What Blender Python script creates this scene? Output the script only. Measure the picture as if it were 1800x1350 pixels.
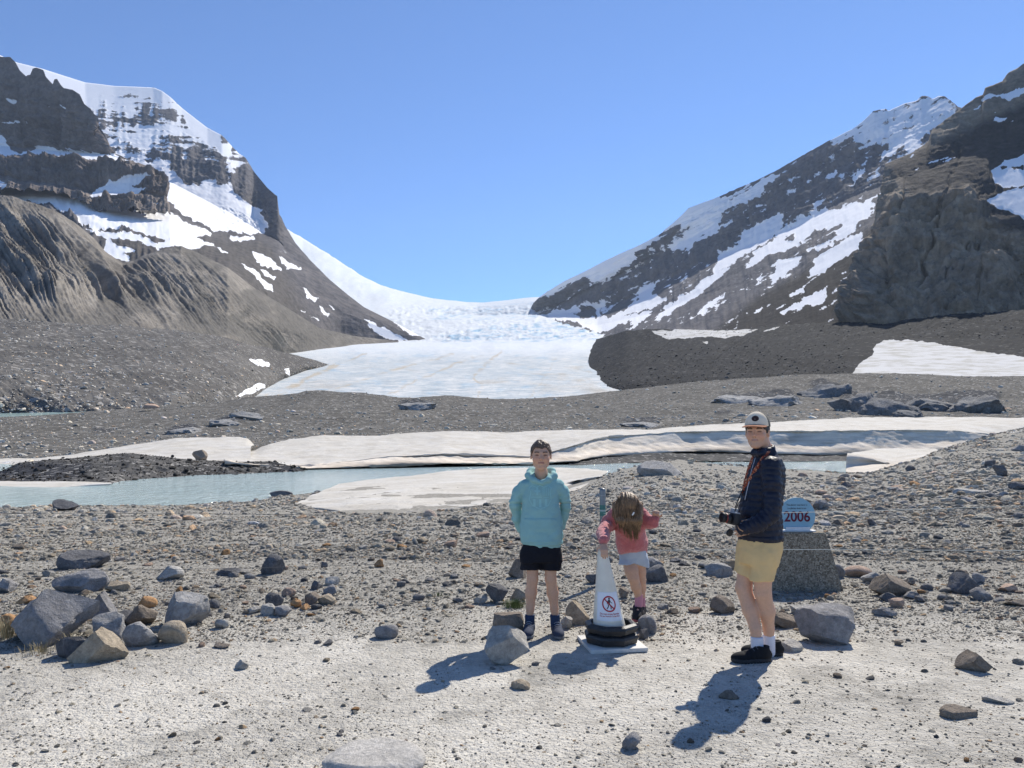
import bpy, bmesh, math, random
import numpy as np
from mathutils import Vector, Matrix, Euler
from mathutils.bvhtree import BVHTree

for o in list(bpy.data.objects):
    bpy.data.objects.remove(o, do_unlink=True)
scene = bpy.context.scene
col = scene.collection
R = math.radians

# ------------------------------------------------------------------ camera
CAM_Z = 1.6
FPX = 1350.0                     # focal length in pixels of the 1800 px wide photograph
PITCH = math.atan(97.0 / FPX)    # horizon lies below the middle of the frame
cam_data = bpy.data.cameras.new('camera')
cam = bpy.data.objects.new('camera', cam_data)
col.objects.link(cam)
cam.location = (0, 0, CAM_Z)
cam.rotation_euler = (R(90) + PITCH, 0, 0)
cam_data.sensor_fit = 'HORIZONTAL'
cam_data.sensor_width = 36.0
cam_data.lens = 36.0 * FPX / 1800.0
cam_data.clip_start = 0.05
cam_data.clip_end = 60000
scene.camera = cam

# ------------------------------------------------------------------ sky and sun
SUN_EL = R(44.5)
SUN_AZ = R(30)                   # to the right of the view direction, behind the people
world = bpy.data.worlds.new('World')
scene.world = world
world.use_nodes = True
wn = world.node_tree
wn.nodes.clear()
sky = wn.nodes.new('ShaderNodeTexSky')
sky.sky_type = 'NISHITA'
sky.sun_disc = False
sky.sun_elevation = SUN_EL
sky.sun_rotation = SUN_AZ
sky.altitude = 1500
sky.air_density = 0.8
sky.dust_density = 0.0
sky.ozone_density = 8.0
bg = wn.nodes.new('ShaderNodeBackground')
bg.inputs['Strength'].default_value = 0.09
wo = wn.nodes.new('ShaderNodeOutputWorld')
wn.links.new(sky.outputs[0], bg.inputs[0])
wn.links.new(bg.outputs[0], wo.inputs[0])

sun_data = bpy.data.lights.new('sun', 'SUN')
sun_data.energy = 3.15
sun_data.angle = R(0.5)
sun_data.color = (1.0, 0.94, 0.84)
sun = bpy.data.objects.new('sun', sun_data)
col.objects.link(sun)
sdir = Vector((math.sin(SUN_AZ) * math.cos(SUN_EL), math.cos(SUN_AZ) * math.cos(SUN_EL), math.sin(SUN_EL)))
sun.rotation_euler = sdir.to_track_quat('Z', 'Y').to_euler()
sun.location = (20, 40, 60)

vs = scene.view_settings
vs.view_transform = 'Standard'
vs.look = 'None'
vs.gamma = 1.0
vs.exposure = 1.08
vs.use_curve_mapping = False
scene.render.engine = 'CYCLES'

# ------------------------------------------------------------------ helpers
def pxw(px, py, D):
    """photo pixel (1800x1350 frame) at world depth D (metres along +Y) -> world xyz (numpy ok)"""
    x = (np.asarray(px, float) - 900.0) / FPX
    u = (675.0 - np.asarray(py, float)) / FPX
    y = math.cos(PITCH) - u * math.sin(PITCH)
    z = math.sin(PITCH) + u * math.cos(PITCH)
    k = np.asarray(D, float) / y
    return np.stack([x * k, y * k, CAM_Z + z * k], -1)

def wpx(p):
    """world xyz -> photo pixel"""
    p = np.asarray(p, float)
    X, Y, Z = p[..., 0], p[..., 1], p[..., 2] - CAM_Z
    f = Y * math.cos(PITCH) + Z * math.sin(PITCH)
    u = -Y * math.sin(PITCH) + Z * math.cos(PITCH)
    return 900 + FPX * X / f, 675 - FPX * u / f

_rng = np.random.RandomState(7)
_perm = _rng.permutation(4096).astype(np.int64)
_val = _rng.rand(4096) * 2 - 1
def vnoise(p):
    p = np.asarray(p, float)
    i = np.floor(p).astype(np.int64)
    f = p - i
    f = f * f * f * (f * (f * 6 - 15) + 10)
    r = 0
    for dx in (0, 1):
        hx = _perm[(i[..., 0] + dx) & 4095]
        wx = f[..., 0] if dx else 1 - f[..., 0]
        for dy in (0, 1):
            hy = _perm[(hx + i[..., 1] + dy) & 4095]
            wy = f[..., 1] if dy else 1 - f[..., 1]
            for dz in (0, 1):
                hz = _perm[(hy + i[..., 2] + dz) & 4095]
                wz = f[..., 2] if dz else 1 - f[..., 2]
                r = r + _val[hz] * wx * wy * wz
    return r
def fbm(p, octv=4, gain=.5, lac=2.03):
    a, s, r = 1.0, 0, 0
    p = np.asarray(p, float)
    for k in range(octv):
        r = r + a * vnoise(p + 17.3 * k)
        s += a
        a *= gain
        p = p * lac
    return r / s
def ridged(p, octv=4, gain=.5, lac=2.07):
    a, s, r = 1.0, 0, 0
    p = np.asarray(p, float)
    for k in range(octv):
        r = r + a * (1 - 2 * np.abs(vnoise(p + 31.7 * k)))
        s += a
        a *= gain
        p = p * lac
    return r / s
def st3(*a):
    return np.stack(np.broadcast_arrays(*[np.asarray(q, float) for q in a]), -1)
def sstep(a, b, x):
    t = np.clip((np.asarray(x, float) - a) / (b - a), 0, 1)
    return t * t * (3 - 2 * t)

def new_mesh(name, V, F, mat=None, smooth=True, parent=None):
    """V (n,3) array, F list of faces or (m,k) int array -> linked mesh object"""
    me = bpy.data.meshes.new(name)
    V = np.asarray(V, np.float32)
    if isinstance(F, np.ndarray):
        k = F.shape[1]
        me.vertices.add(len(V)); me.vertices.foreach_set('co', V.ravel())
        me.loops.add(F.size); me.loops.foreach_set('vertex_index', F.astype(np.int32).ravel())
        me.polygons.add(len(F))
        me.polygons.foreach_set('loop_start', np.arange(0, F.size, k, dtype=np.int32))
        me.polygons.foreach_set('loop_total', np.full(len(F), k, np.int32))
        me.update(calc_edges=True); me.validate()
    else:
        me.from_pydata([tuple(map(float, v)) for v in V], [], F)
        me.update()
    if smooth:
        me.polygons.foreach_set('use_smooth', np.ones(len(me.polygons), bool))
    if mat:
        me.materials.append(mat)
    o = bpy.data.objects.new(name, me)
    col.objects.link(o)
    if parent:
        o.parent = parent
    return o
def fattr(o, name, vals):
    a = o.data.attributes.new(name, 'FLOAT', 'POINT')
    a.data.foreach_set('value', np.asarray(vals, np.float32).ravel())
def tag(o, label=None, cat=None, group=None, kind=None):
    if label: o['label'] = label
    if cat: o['category'] = cat
    if group: o['group'] = group
    if kind: o['kind'] = kind
    return o
def empty(name, loc, rz=0):
    o = bpy.data.objects.new(name, None)
    col.objects.link(o)
    o.location = loc
    o.rotation_euler = (0, 0, rz)
    o.empty_display_size = .1
    return o

# ------------------------------------------------------------------ material helpers
def lin(r, g, b):
    return tuple(((c / 255) / 12.92 if c / 255 <= .04045 else ((c / 255 + .055) / 1.055) ** 2.4) for c in (r, g, b)) + (1.0,)
class NT:
    def __init__(s, name):
        s.m = bpy.data.materials.new(name)
        s.m.use_nodes = True
        s.t = s.m.node_tree
        s.b = s.t.nodes['Principled BSDF']
        s.b.inputs['Roughness'].default_value = .9
        s.b.inputs['Specular IOR Level'].default_value = .03
    def n(s, typ, **kw):
        nd = s.t.nodes.new('ShaderNode' + typ)
        for k, v in kw.items():
            s.set(nd, k, v)
        return nd
    def set(s, nd, k, v):
        if k.startswith('_'):
            setattr(nd, k[1:], v); return
        k = k.replace('__', ' ')
        if k.isdigit():
            k = int(k)
        inp = nd.inputs[k]
        if hasattr(v, 'is_linked') or isinstance(v, bpy.types.NodeSocket):
            s.t.links.new(v, inp)
        else:
            inp.default_value = v
    def coord(s, scale=(1, 1, 1), rot=(0, 0, 0)):
        tc = s.n('TexCoord')
        mp = s.n('Mapping', Vector=tc.outputs['Object'], Scale=scale, Rotation=rot)
        return mp.outputs[0]
    def noise(s, vec, scale, detail=6, rough=.6, dist=0.0):
        return s.n('TexNoise', Vector=vec, Scale=scale, Detail=detail, Roughness=rough, Distortion=dist).outputs[0]
    def voro(s, vec, scale, feature='F1', out='Distance'):
        nd = s.n('TexVoronoi', _feature=feature, Vector=vec, Scale=scale)
        return nd.outputs[out]
    def ramp(s, fac, stops):
        nd = s.n('ValToRGB', Fac=fac)
        e = nd.color_ramp.elements
        while len(e) < len(stops):
            e.new(.5)
        for q, (p, c) in zip(e, stops):
            q.position = p
            q.color = c if len(c) == 4 else tuple(c) + (1,)
        return nd.outputs[0]
    def mix(s, fac, a, b, mode='MIX'):
        nd = s.n('Mix', _data_type='RGBA', _blend_type=mode)
        for i, v in ((0, fac), (6, a), (7, b)):
            if isinstance(v, bpy.types.NodeSocket):
                s.t.links.new(v, nd.inputs[i])
            else:
                nd.inputs[i].default_value = v if i == 0 or len(v) == 4 else tuple(v) + (1,)
        return nd.outputs[2]
    def math(s, op, a, b=0.0, clamp=False):
        nd = s.n('Math', _operation=op, _use_clamp=clamp)
        for i, v in ((0, a), (1, b)):
            if isinstance(v, bpy.types.NodeSocket):
                s.t.links.new(v, nd.inputs[i])
            else:
                nd.inputs[i].default_value = v
        return nd.outputs[0]
    def rng(s, v, a, b, c=0.0, d=1.0, smooth=True):
        nd = s.n('MapRange', Value=v)
        nd.interpolation_type = 'SMOOTHSTEP' if smooth else 'LINEAR'
        nd.inputs[1].default_value = a; nd.inputs[2].default_value = b
        nd.inputs[3].default_value = c; nd.inputs[4].default_value = d
        return nd.outputs[0]
    def attr(s, name, out='Fac'):
        nd = s.n('Attribute', _attribute_name=name)
        return nd.outputs[out]
    def bump(s, h, dist, strength=1.0, normal=None):
        nd = s.n('Bump', Height=h, Distance=dist, Strength=strength)
        if normal is not None:
            s.t.links.new(normal, nd.inputs['Normal'])
        return nd.outputs[0]
    def out(s, color=None, rough=None, normal=None, **kw):
        if color is not None: s.set(s.b, 'Base__Color', color)
        if rough is not None: s.set(s.b, 'Roughness', rough)
        if normal is not None: s.set(s.b, 'Normal', normal)
        for k, v in kw.items():
            s.set(s.b, k, v)
        return s.m

def plain(name, c, rough=.7, spec=.3, var=.12, scale=60, bump=0.0, bscale=300, **kw):
    """simple procedural surface: base colour with a little noise variation and relief"""
    t = NT(name)
    v = t.coord()
    nz = t.noise(v, scale, 4)
    a = tuple(q * (1 - var) for q in c[:3]); b = tuple(min(1, q * (1 + var)) for q in c[:3])
    cc = t.ramp(nz, [(.3, a), (.7, b)])
    nrm = None
    if bump:
        nrm = t.bump(t.noise(v, bscale, 3), bump)
    t.set(t.b, 'Specular__IOR__Level', spec)
    return t.out(cc, rough, nrm, **kw)
# ------------------------------------------------------------------ terrain materials
SNOW_C = (.86, .86, .87)
def terr_mat(name, stops, s1, s2, stretch=(1, 1, 1), rot=(0, 0, 0), bump=2.0, fine=None, alt=None, snow=SNOW_C, speck=None,
             contrast=(.55, 1.45), snow_bump=.0, snow_alt=None, soft=.09):
    t = NT(name)
    v = t.coord()
    vs_ = t.coord(stretch, rot)
    n1 = t.noise(vs_, s1, 10, .62, .4)
    n2 = t.noise(v, s2, 10, .68)
    c = t.ramp(n1, stops)
    k = t.rng(n2, .25, .75, contrast[0], contrast[1], False)
    kk = t.n('CombineXYZ', X=k, Y=k, Z=k).outputs[0]
    c = t.mix(1.0, c, kk, 'MULTIPLY')
    if alt is not None:
        c = t.mix(t.math('MULTIPLY', t.attr('tint'), 1.0, True), c, t.mix(1.0, alt + (1,), kk, 'MULTIPLY'))
    if speck:
        sc, lo, amt = speck
        vo = t.n('TexVoronoi', Vector=v, Scale=sc)
        sp = t.rng(t.n('SeparateColor', Color=vo.outputs['Color']).outputs[0], lo, 1.0)
        c = t.mix(t.math('MULTIPLY', sp, amt), c, (.42, .40, .37))
    h = t.math('ADD', t.math('MULTIPLY', n1, .6), t.math('MULTIPLY', n2, .6))
    sn = t.math('ADD', t.attr('snow'), t.math('MULTIPLY', t.math('SUBTRACT', n2, .5), .7))
    m = t.rng(sn, -soft, soft)
    nrm = t.bump(h, bump, 1.0)
    if snow_alt is not None:
        sc_, lo_, hi_ = snow_alt[1:]
        snow_c = t.mix(t.rng(t.noise(v, sc_, 6), lo_, hi_), snow + (1,), snow_alt[0] + (1,))
    else:
        snow_c = snow + (1,)
    c = t.mix(m, c, snow_c)
    inv = t.math('SUBTRACT', 1.0, t.math('MULTIPLY', m, .85))
    nb = t.n('Bump', Height=h, Distance=bump)
    t.set(nb, 'Strength', inv)
    return t.out(c, .92, nb.outputs[0])

# ------------------------------------------------------------------ sheets of terrain laid through traced rows
def row_eval(row, u, x0=None, x1=None):
    r = np.array([(q + (np.nan,))[:3] for q in row], float)
    if np.isnan(r[:, 2]).any():
        ok = ~np.isnan(r[:, 2])
        r[:, 2] = 1 / np.interp(r[:, 0], r[ok, 0], 1 / r[ok, 2])
    px = r[0, 0] + (r[-1, 0] - r[0, 0]) * u
    return px, np.interp(px, r[:, 0], r[:, 1]), 1 / np.interp(px, r[:, 0], 1 / r[:, 2])
def u_grid(nu, a, b, f0, f1):
    """dense inside [f0,f1] (fractions), coarse outside"""
    m = int(nu * .08)
    g = []
    if f0 > 0: g.append(np.linspace(0, f0, m, endpoint=False))
    k = nu - (m if f0 > 0 else 0) - (m if f1 < 1 else 0)
    g.append(np.linspace(f0, f1, k, endpoint=f1 >= 1))
    if f1 < 1: g.append(np.linspace(f1, 1, m))
    return np.concatenate(g)
def inside(poly, x, y):
    c = np.zeros(x.shape, bool)
    n = len(poly)
    j = n - 1
    for i in range(n):
        xi, yi = poly[i]; xj, yj = poly[j]
        if yi != yj:
            c ^= ((yi > y) != (yj > y)) & (x < (xj - xi) * (y - yi) / (yj - yi) + xi)
        j = i
    return c
def poly_sd(poly, x, y, w):
    """signed distance (positive inside), clipped to +-w"""
    out = np.full(x.shape, -w, float)
    P = np.array(poly, float)
    bb = (x > P[:, 0].min() - w) & (x < P[:, 0].max() + w) & (y > P[:, 1].min() - w) & (y < P[:, 1].max() + w)
    if not bb.any():
        return out
    X, Y = x[bb], y[bb]
    d = np.full(X.shape, 1e9)
    for i in range(len(P)):
        a, b = P[i - 1], P[i]
        e = b - a
        L = max(e @ e, 1e-9)
        t = np.clip(((X - a[0]) * e[0] + (Y - a[1]) * e[1]) / L, 0, 1)
        d = np.minimum(d, (X - a[0] - t * e[0]) ** 2 + (Y - a[1] - t * e[1]) ** 2)
    d = np.sqrt(d)
    d = np.where(inside(poly, X, Y), d, -d)
    out[bb] = np.clip(d, -w, w)
    return out
def zoomed(pts, x0, y0, s):
    return [(x0 + x / s, y0 + y / s) for x, y in pts]
def cover_field(cover, px, py, warp=3.0, wscale=9.0, base=0.0):
    q = st3(px / wscale, py / wscale, 0.0)
    wx = px + warp * fbm(q, 5, .6); wy = py + warp * fbm(q + 50, 5, .6)
    c = np.full(px.shape, float(base))
    for val, w, poly in cover:
        k = sstep(-w, w, poly_sd(poly, wx, wy, w))
        c = c * (1 - k) + val * k
    return c
def grid_faces(nv, nu):
    a = np.arange(nv * nu).reshape(nv, nu)
    return np.stack([a[:-1, :-1].ravel(), a[1:, :-1].ravel(), a[1:, 1:].ravel(), a[:-1, 1:].ravel()], 1)
def normals(P):
    du = np.gradient(P, axis=1); dv = np.gradient(P, axis=0)
    n = np.cross(dv, du)
    n /= np.maximum(np.linalg.norm(n, axis=-1, keepdims=True), 1e-9)
    return n
def sheet(name, rows, nu, nv, mat, disp=None, cover=None, strat=None, back=None, tint=None, f=(0, 1), weights=None, base=0.0,
          warp=3.0, smooth=False, label=None, facing=1.7, wscale=9.0):
    u = u_grid(nu, 0, 1, *f)
    E = [row_eval(r, u) for r in rows]
    PX = np.array([e[0] for e in E]); PY = np.array([e[1] for e in E]); ID = 1 / np.array([e[2] for e in E])
    K = len(rows)
    if weights is None:
        weights = np.maximum(np.abs(np.diff(PY, axis=0)).mean(1), 4)
    weights = np.array(weights, float)
    cnt = np.maximum(np.round(weights / weights.sum() * nv).astype(int), 2)
    t = np.concatenate([k + np.linspace(0, 1, cnt[k], endpoint=False) for k in range(K - 1)] + [[K - 1.0]])
    def interp(A):
        k = np.clip(np.floor(t).astype(int), 0, K - 2); fr = (t - k)[:, None]
        if smooth:
            A0 = A[np.clip(k - 1, 0, K - 1)]; A1 = A[k]; A2 = A[k + 1]; A3 = A[np.clip(k + 2, 0, K - 1)]
            r = .5 * (2 * A1 + (A2 - A0) * fr + (2 * A0 - 5 * A1 + 4 * A2 - A3) * fr ** 2 + (3 * A1 - A0 - 3 * A2 + A3) * fr ** 3)
            return r
        return A[k] * (1 - fr) + A[k + 1] * fr
    px, py = interp(PX), interp(PY)
    D = 1 / np.maximum(interp(ID), 1e-6)
    P = pxw(px, py, D)
    tt = np.repeat(t[:, None], len(u), 1) / (K - 1)
    snow = np.full(px.shape, -1.0)
    if cover is not None:
        c = cover_field(cover, px, py, warp, wscale, base)
        nz = strat(px, py, P) if strat else fbm(st3(px / 12, py / 12, 0), 4)
        nz = np.clip(.5 + .75 * nz, .14, .86)
        snow = (c - nz) * 1.6
    N = normals(P)
    if disp is not None:
        d = disp(px, py, P, tt, np.clip(snow * 2 + .5, 0, 1))
        V = P - np.array([0, 0, CAM_Z]); V /= np.linalg.norm(V, axis=-1, keepdims=True)
        face = np.clip(np.abs((N * V).sum(-1)) * facing, .12, 1)
        P = P + N * (d * face)[..., None]
    tn = tint(px, py, P) if tint else np.zeros(px.shape)
    if back:
        bd, bz = back
        B = []
        for k, w in ((3, 1.0), (2, .55), (1, .2)):
            q = P[0].copy(); q[:, 1] += bd * w; q[:, 2] -= bz * w * w
            q[:, 0] *= (P[0][:, 1] + bd * w) / P[0][:, 1]
            B.append(q)
        P = np.concatenate([np.array(B), P]); e = np.repeat(snow[:1], 3, 0); snow = np.concatenate([e, snow])
        tn = np.concatenate([np.repeat(tn[:1], 3, 0), tn])
    nvv, nuu = P.shape[:2]
    o = new_mesh(name, P.reshape(-1, 3), grid_faces(nvv, nuu), mat)
    fattr(o, 'snow', snow); fattr(o, 'tint', tn)
    tag(o, label, kind='structure')
    return o

def ledges(a, b, pitch, seed, warp=.5):
    """stepped strata: a along, b across; sharp outward lips"""
    q = b / pitch + warp * fbm(st3(a / 40, b / 30, seed), 3)
    f = q - np.floor(q)
    k = vnoise(st3(np.floor(q) * 7.3, a / 55, seed))
    return (.5 - f) * (.65 + .6 * k)
def rotc(px, py, ang):
    a = R(ang)
    return px * math.cos(a) + py * math.sin(a), -px * math.sin(a) + py * math.cos(a)

# ------------------------------------------------------------------ far ground reaching the horizon
m_far = terr_mat('far_ground_gravel', [(.3, (.10, .10, .095)), (.7, (.17, .165, .155))], .01, .08, bump=.5)
g = 30000.0
far = new_mesh('far_ground', np.array([(-g, -g, -6), (g, -g, -6), (g, g, -6), (-g, g, -6)]), [(0, 1, 2, 3)], m_far, False)
fattr(far, 'snow', [-1] * 4); fattr(far, 'tint', [0] * 4)
tag(far, kind='structure')

# ------------------------------------------------------------------ glacier and icefall at the head of the valley
t = NT('glacier_ice')
v = t.coord()
vz = t.coord((1, .35, 1))
n1 = t.noise(vz, .02, 8, .6, .3); n2 = t.noise(t.coord((.4, 1, 1)), .16, 9, .72, .5)
n3 = t.noise(t.coord((1, .12, 1), (0, 0, R(12))), .012, 6, .6, .6)
c = t.ramp(n1, [(.32, (.48, .505, .51)), (.48, (.59, .60, .59)), (.62, (.67, .655, .625)), (.75, (.71, .69, .65))])
c = t.mix(t.rng(n2, .45, .57, 0, .9), c, (.34, .40, .435))
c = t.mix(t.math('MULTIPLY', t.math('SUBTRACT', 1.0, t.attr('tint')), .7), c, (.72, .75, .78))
c = t.mix(t.math('MULTIPLY', t.attr('grit'), t.rng(n2, .3, .6, .4, 1.0)), c, (.46, .39, .29))
dirt = t.math('MULTIPLY', t.math('MULTIPLY', t.rng(n3, .58, .72), t.attr('tint')), .55)
c = t.mix(dirt, c, (.42, .35, .26))
c = t.mix(t.rng(t.attr('snow'), .0, 1.0), c  , (.22, .40, .55))
h = t.math('ADD', n1, t.math('MULTIPLY', n2, .35))
m_gl = t.out(c, .7, t.bump(h, 2.2))
def d_glacier(px, py, P, tt, s):
    fall = sstep(532, 545, py) * (1 - sstep(592, 606, py)) * sstep(640, 720, px + (560 - py) * -1.0)
    cre = ridged(st3(px / 17 + .6 * fbm(st3(px / 30, py / 12, 3), 2), py / 2.6 + px / 60, 0), 5, .62)
    low = sstep(600, 640, py)
    und = fbm(st3(px / 26, py / 7, 5), 5, .55)
    return 1.3 * fall * (26 * cre) + (1 - fall) * (1 - low) * (18 * fbm(st3(px / 40, py / 18, 9), 4)) + low * (und * (1.2 + 5.0 * (P[..., 1] / 2500)))
GL_SNOW = []
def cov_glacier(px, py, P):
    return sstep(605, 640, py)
gl = sheet('glacier', [
    [(380, 330, 5200), (480, 385, 5200), (510, 408, 5200), (533, 420, 5300), (567, 440, 5300), (600, 463, 5300), (640, 488, 5300), (670, 502), (700, 511, 5400), (760, 524, 5500), (820, 531, 5600), (850, 532, 5600), (900, 527), (945, 522, 5600), (1000, 515, 5600), (1130, 500, 5600)],
    [(380, 470, 4300), (600, 525, 4500), (680, 530, 4700), (740, 534, 5000), (790, 538, 5150), (840, 541, 5200), (900, 536, 5200), (945, 530, 5200), (1130, 555, 4800)],
    [(380, 520, 3900), (600, 548, 4000), (700, 556, 4200), (790, 553, 4700), (840, 555, 4750), (900, 553, 4750), (945, 552, 4750), (1130, 565, 4400)],
    [(380, 560, 3600), (600, 575, 3600), (700, 572, 3700), (800, 563, 3900), (940, 562, 4000), (1130, 575, 3700)],
    [(380, 598, 2400), (740, 602, 2500), (900, 598, 2500), (1050, 592, 2600), (1130, 595, 2500)],
    [(380, 640, 1100), (750, 640, 1150), (1050, 635, 1200), (1130, 635, 1200)],
    [(380, 700, 440), (750, 702, 450), (1130, 700, 450)],
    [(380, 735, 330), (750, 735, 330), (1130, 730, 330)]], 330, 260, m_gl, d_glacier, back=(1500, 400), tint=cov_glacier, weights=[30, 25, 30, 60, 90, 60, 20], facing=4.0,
    label='long white glacier descending from a crevassed blue icefall')
# blue of the crevassed bands: an attribute of the ice itself
P = np.empty(len(gl.data.vertices) * 3, np.float32); gl.data.vertices.foreach_get('co', P); P = P.reshape(-1, 3)
gx, gy = wpx(P)
blue = np.zeros(len(P))
for poly, a in (([(735, 540), (830, 540), (945, 528), (945, 560), (860, 570), (760, 562)], .55),
                ([(760, 590), (830, 575), (960, 562), (1060, 575), (1050, 600), (900, 602), (780, 602)], .75),
                ([(560, 440), (700, 520), (730, 545), (700, 545), (600, 480)], .25)):
    a = min(1, a * 1.35)
    blue = np.maximum(blue, a * sstep(-6, 6, poly_sd(poly, gx, gy, 6)))
blue = blue * np.clip(.55 - .95 * ridged(st3(gx / 20 + .5 * fbm(st3(gx / 30, gy / 12, 3), 2), gy / 2.8 + gx / 60, 4), 5, .62), 0, 1)
low_blue = sstep(610, 625, gy) * np.clip(fbm(st3(gx / 22 + gy / 40, gy / 5, 8), 5, .6) * .9 - .05, 0, .4)
grit = np.zeros(len(P))
wgx, wgy = gx + 7 * fbm(st3(gx / 14, gy / 9, 2), 3), gy + 2.5 * fbm(st3(gx / 12, gy / 8, 6), 3)
for line, w in (([(520, 705), (640, 667), (735, 638), (800, 622)], 2.2), ([(660, 705), (735, 668), (800, 640), (850, 622)], 2.2), ([(838, 705), (848, 680), (832, 662), (855, 640), (880, 618)], 4.0), ([(470, 700), (540, 665), (600, 640), (640, 622)], 3.0), ([(930, 700), (960, 660), (975, 630)], 1.6), ([(430, 702), (500, 690), (560, 655), (590, 640)], 5.0)):
    pl = [(x_, y_ - w / 2) for x_, y_ in line] + [(x_, y_ + w / 2) for x_, y_ in line[::-1]]
    grit = np.maximum(grit, .95 * sstep(-1.6, 1.2, poly_sd(pl, wgx, wgy, 2)))
fattr(gl, 'grit', grit * sstep(-.5, .2, fbm(st3(gx / 20, gy / 6, 3), 3)))
a = gl.data.attributes['snow']; a.data.foreach_set('value', (blue + low_blue).astype(np.float32))

# ------------------------------------------------------------------ snowy mountain on the left
m_pk = terr_mat('layered_grey_rock', [(.25, (.075, .073, .078)), (.5, (.125, .118, .12)), (.75, (.19, .172, .16))], .010, .05, (1, 1, 3), bump=6, alt=(.115, .105, .096), snow_bump=1)
Z1 = lambda p: zoomed(p, 0, 80, 3)
covA = [
    (.62, 10, [(-300, 0), (330, 0), (500, 330), (490, 420), (300, 330), (160, 240), (-300, 240)]),
    (1.05, 5, Z1([(-300, 0), (80, 80), (300, 130), (480, 180), (640, 212), (800, 222), (880, 250), (930, 290), (860, 285), (780, 262), (620, 250), (480, 245), (380, 240), (200, 200)])),
    (.80, 8, Z1([(380, 230), (560, 250), (700, 280), (690, 350), (540, 350), (470, 300)])),
    (.45, 6, Z1([(520, 350), (700, 360), (950, 330), (1000, 400), (760, 430), (520, 410)])),
    (.72, 6, Z1([(520, 420), (760, 440), (960, 440), (960, 500), (800, 560), (640, 560), (560, 470)])),
    (.38, 6, Z1([(780, 530), (960, 460), (1080, 480), (1200, 600), (1200, 660), (880, 640)])),
    (.08, 4, Z1([(890, 625), (1050, 590), (1180, 650), (1250, 690), (1120, 700), (1030, 735), (1000, 740), (900, 690)])),
    (1.05, 5, Z1([(965, 350), (1040, 390), (1120, 450), (1160, 480), (1210, 560), (1300, 600), (1240, 620), (1150, 560), (1060, 480), (1000, 450)])),
    (.55, 5, Z1([(1160, 480), (1290, 590), (1330, 640), (1280, 680), (1200, 640), (1180, 560)])),
    (.10, 4, Z1([(1250, 640), (1320, 620), (1480, 780), (1490, 920), (1580, 1050), (1680, 1180), (1420, 1080), (1380, 900), (1240, 780), (1210, 710)])),
    (.9, 5, Z1([(600, 560), (760, 620), (900, 660), (990, 740), (870, 700), (700, 620)])),
    (1.1, 4, Z1([(870, 700), (1000, 735), (1200, 735), (1230, 790), (1370, 870), (1420, 965), (1350, 1000), (1130, 970), (950, 890), (870, 800)])),
    (1.1, 3, Z1([(0, 830), (20, 770), (60, 700), (320, 720), (450, 760), (700, 880), (905, 890), (1000, 950), (1130, 978), (1110, 1002), (880, 1032), (700, 968), (640, 958), (500, 972), (420, 940), (380, 880), (200, 830)])),
    (1.1, 3, Z1([(450, 975), (600, 985), (700, 985), (830, 1045), (1000, 1010), (1130, 1050), (1000, 1080), (900, 1060), (830, 1072), (700, 1030), (560, 1020)])),
    (1.1, 3, Z1([(560, 1015), (620, 1050), (720, 1085), (650, 1105), (700, 1140), (610, 1130), (540, 1085)])),
    (1, 2, Z1([(1125, 1045), (1205, 1095), (1200, 1102), (1150, 1075)])),
    (1, 2.5, Z1([(1255, 1138), (1340, 1180), (1425, 1265), (1437, 1302), (1380, 1270), (1330, 1200)])),
    (1, 2.5, Z1([(1330, 1080), (1400, 1105), (1485, 1180), (1440, 1182), (1350, 1135)])),
    (1, 2, Z1([(1215, 1012), (1345, 1005), (1345, 1025), (1225, 1032)])),
    (1, 2, Z1([(1380, 1182), (1455, 1228), (1440, 1240), (1400, 1212)])),
    (.8, 3, Z1([(1450, 1095), (1600, 1180), (1520, 1185)])),
    (1, 2, Z1([(1600, 1275), (1685, 1345), (1620, 1335)])),
    (1, 2, zoomed([(1580, 430), (1690, 495), (1660, 480), (1620, 455)], 0, 400, 3)),
    (1, 2, zoomed([(1675, 415), (1740, 465), (1700, 460)], 0, 400, 3)),
    (1, 2, zoomed([(1575, 495), (1690, 550), (1650, 560), (1620, 530)], 0, 400, 3)),
    (.9, 2, zoomed([(1720, 400), (1765, 430), (1750, 435)], 0, 400, 3)),
    (.9, 2, [(690, 555), (745, 592), (725, 592), (700, 575)]),
    (.9, 2, [(640, 560), (720, 600), (690, 598), (655, 582)]),
    (.9, 2, [(535, 510), (560, 530), (552, 532)]), (.9, 2, [(525, 570), (560, 588), (550, 590)]),
]
def sA(px, py, P):
    a, b = rotc(px, py, 4)
    bands = fbm(st3(a / 34, b / 4.2, 0), 5, .62)
    gull = fbm(st3(a / 7, b / 26, 7), 4, .6)
    up = 1 - sstep(300, 345, py)
    return bands * (.75 + .25 * up) + gull * .55
def dA(px, py, P, tt, s):
    a, b = rotc(px, py, 4)
    r = ridged(st3(px / 22, py / 60, 2), 5, .6) * 40 + fbm(st3(a / 60, b / 5, 1), 4, .6) * 26 + ridged(st3(px / 7, py / 9, 5), 4, .6) * 8
    r = r + 26 * ledges(a, b, 9, 3) * (1 - sstep(330, 400, py))
    r = r * (1 - .9 * s) + s * 7 * fbm(st3(px / 16, py / 12, 3), 4)
    ser = sstep(-8, 8, poly_sd(Z1([(920, 820), (1200, 860), (1390, 930), (1350, 1000), (1130, 970), (960, 890)]), px, py, 8))
    r += ser * 16 * ridged(st3(px / 4, py / 2.4, 6), 3)
    r = r * (1 - .75 * sstep(545, 610, px)) * (1 - .6 * sstep(385, 425, py))
    return r * np.clip(tt * 8, .25, 1)
def tA(px, py, P):
    return sstep(400, 440, py) * (1 - sstep(480, 520, px - (py - 480) * .5))
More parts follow.
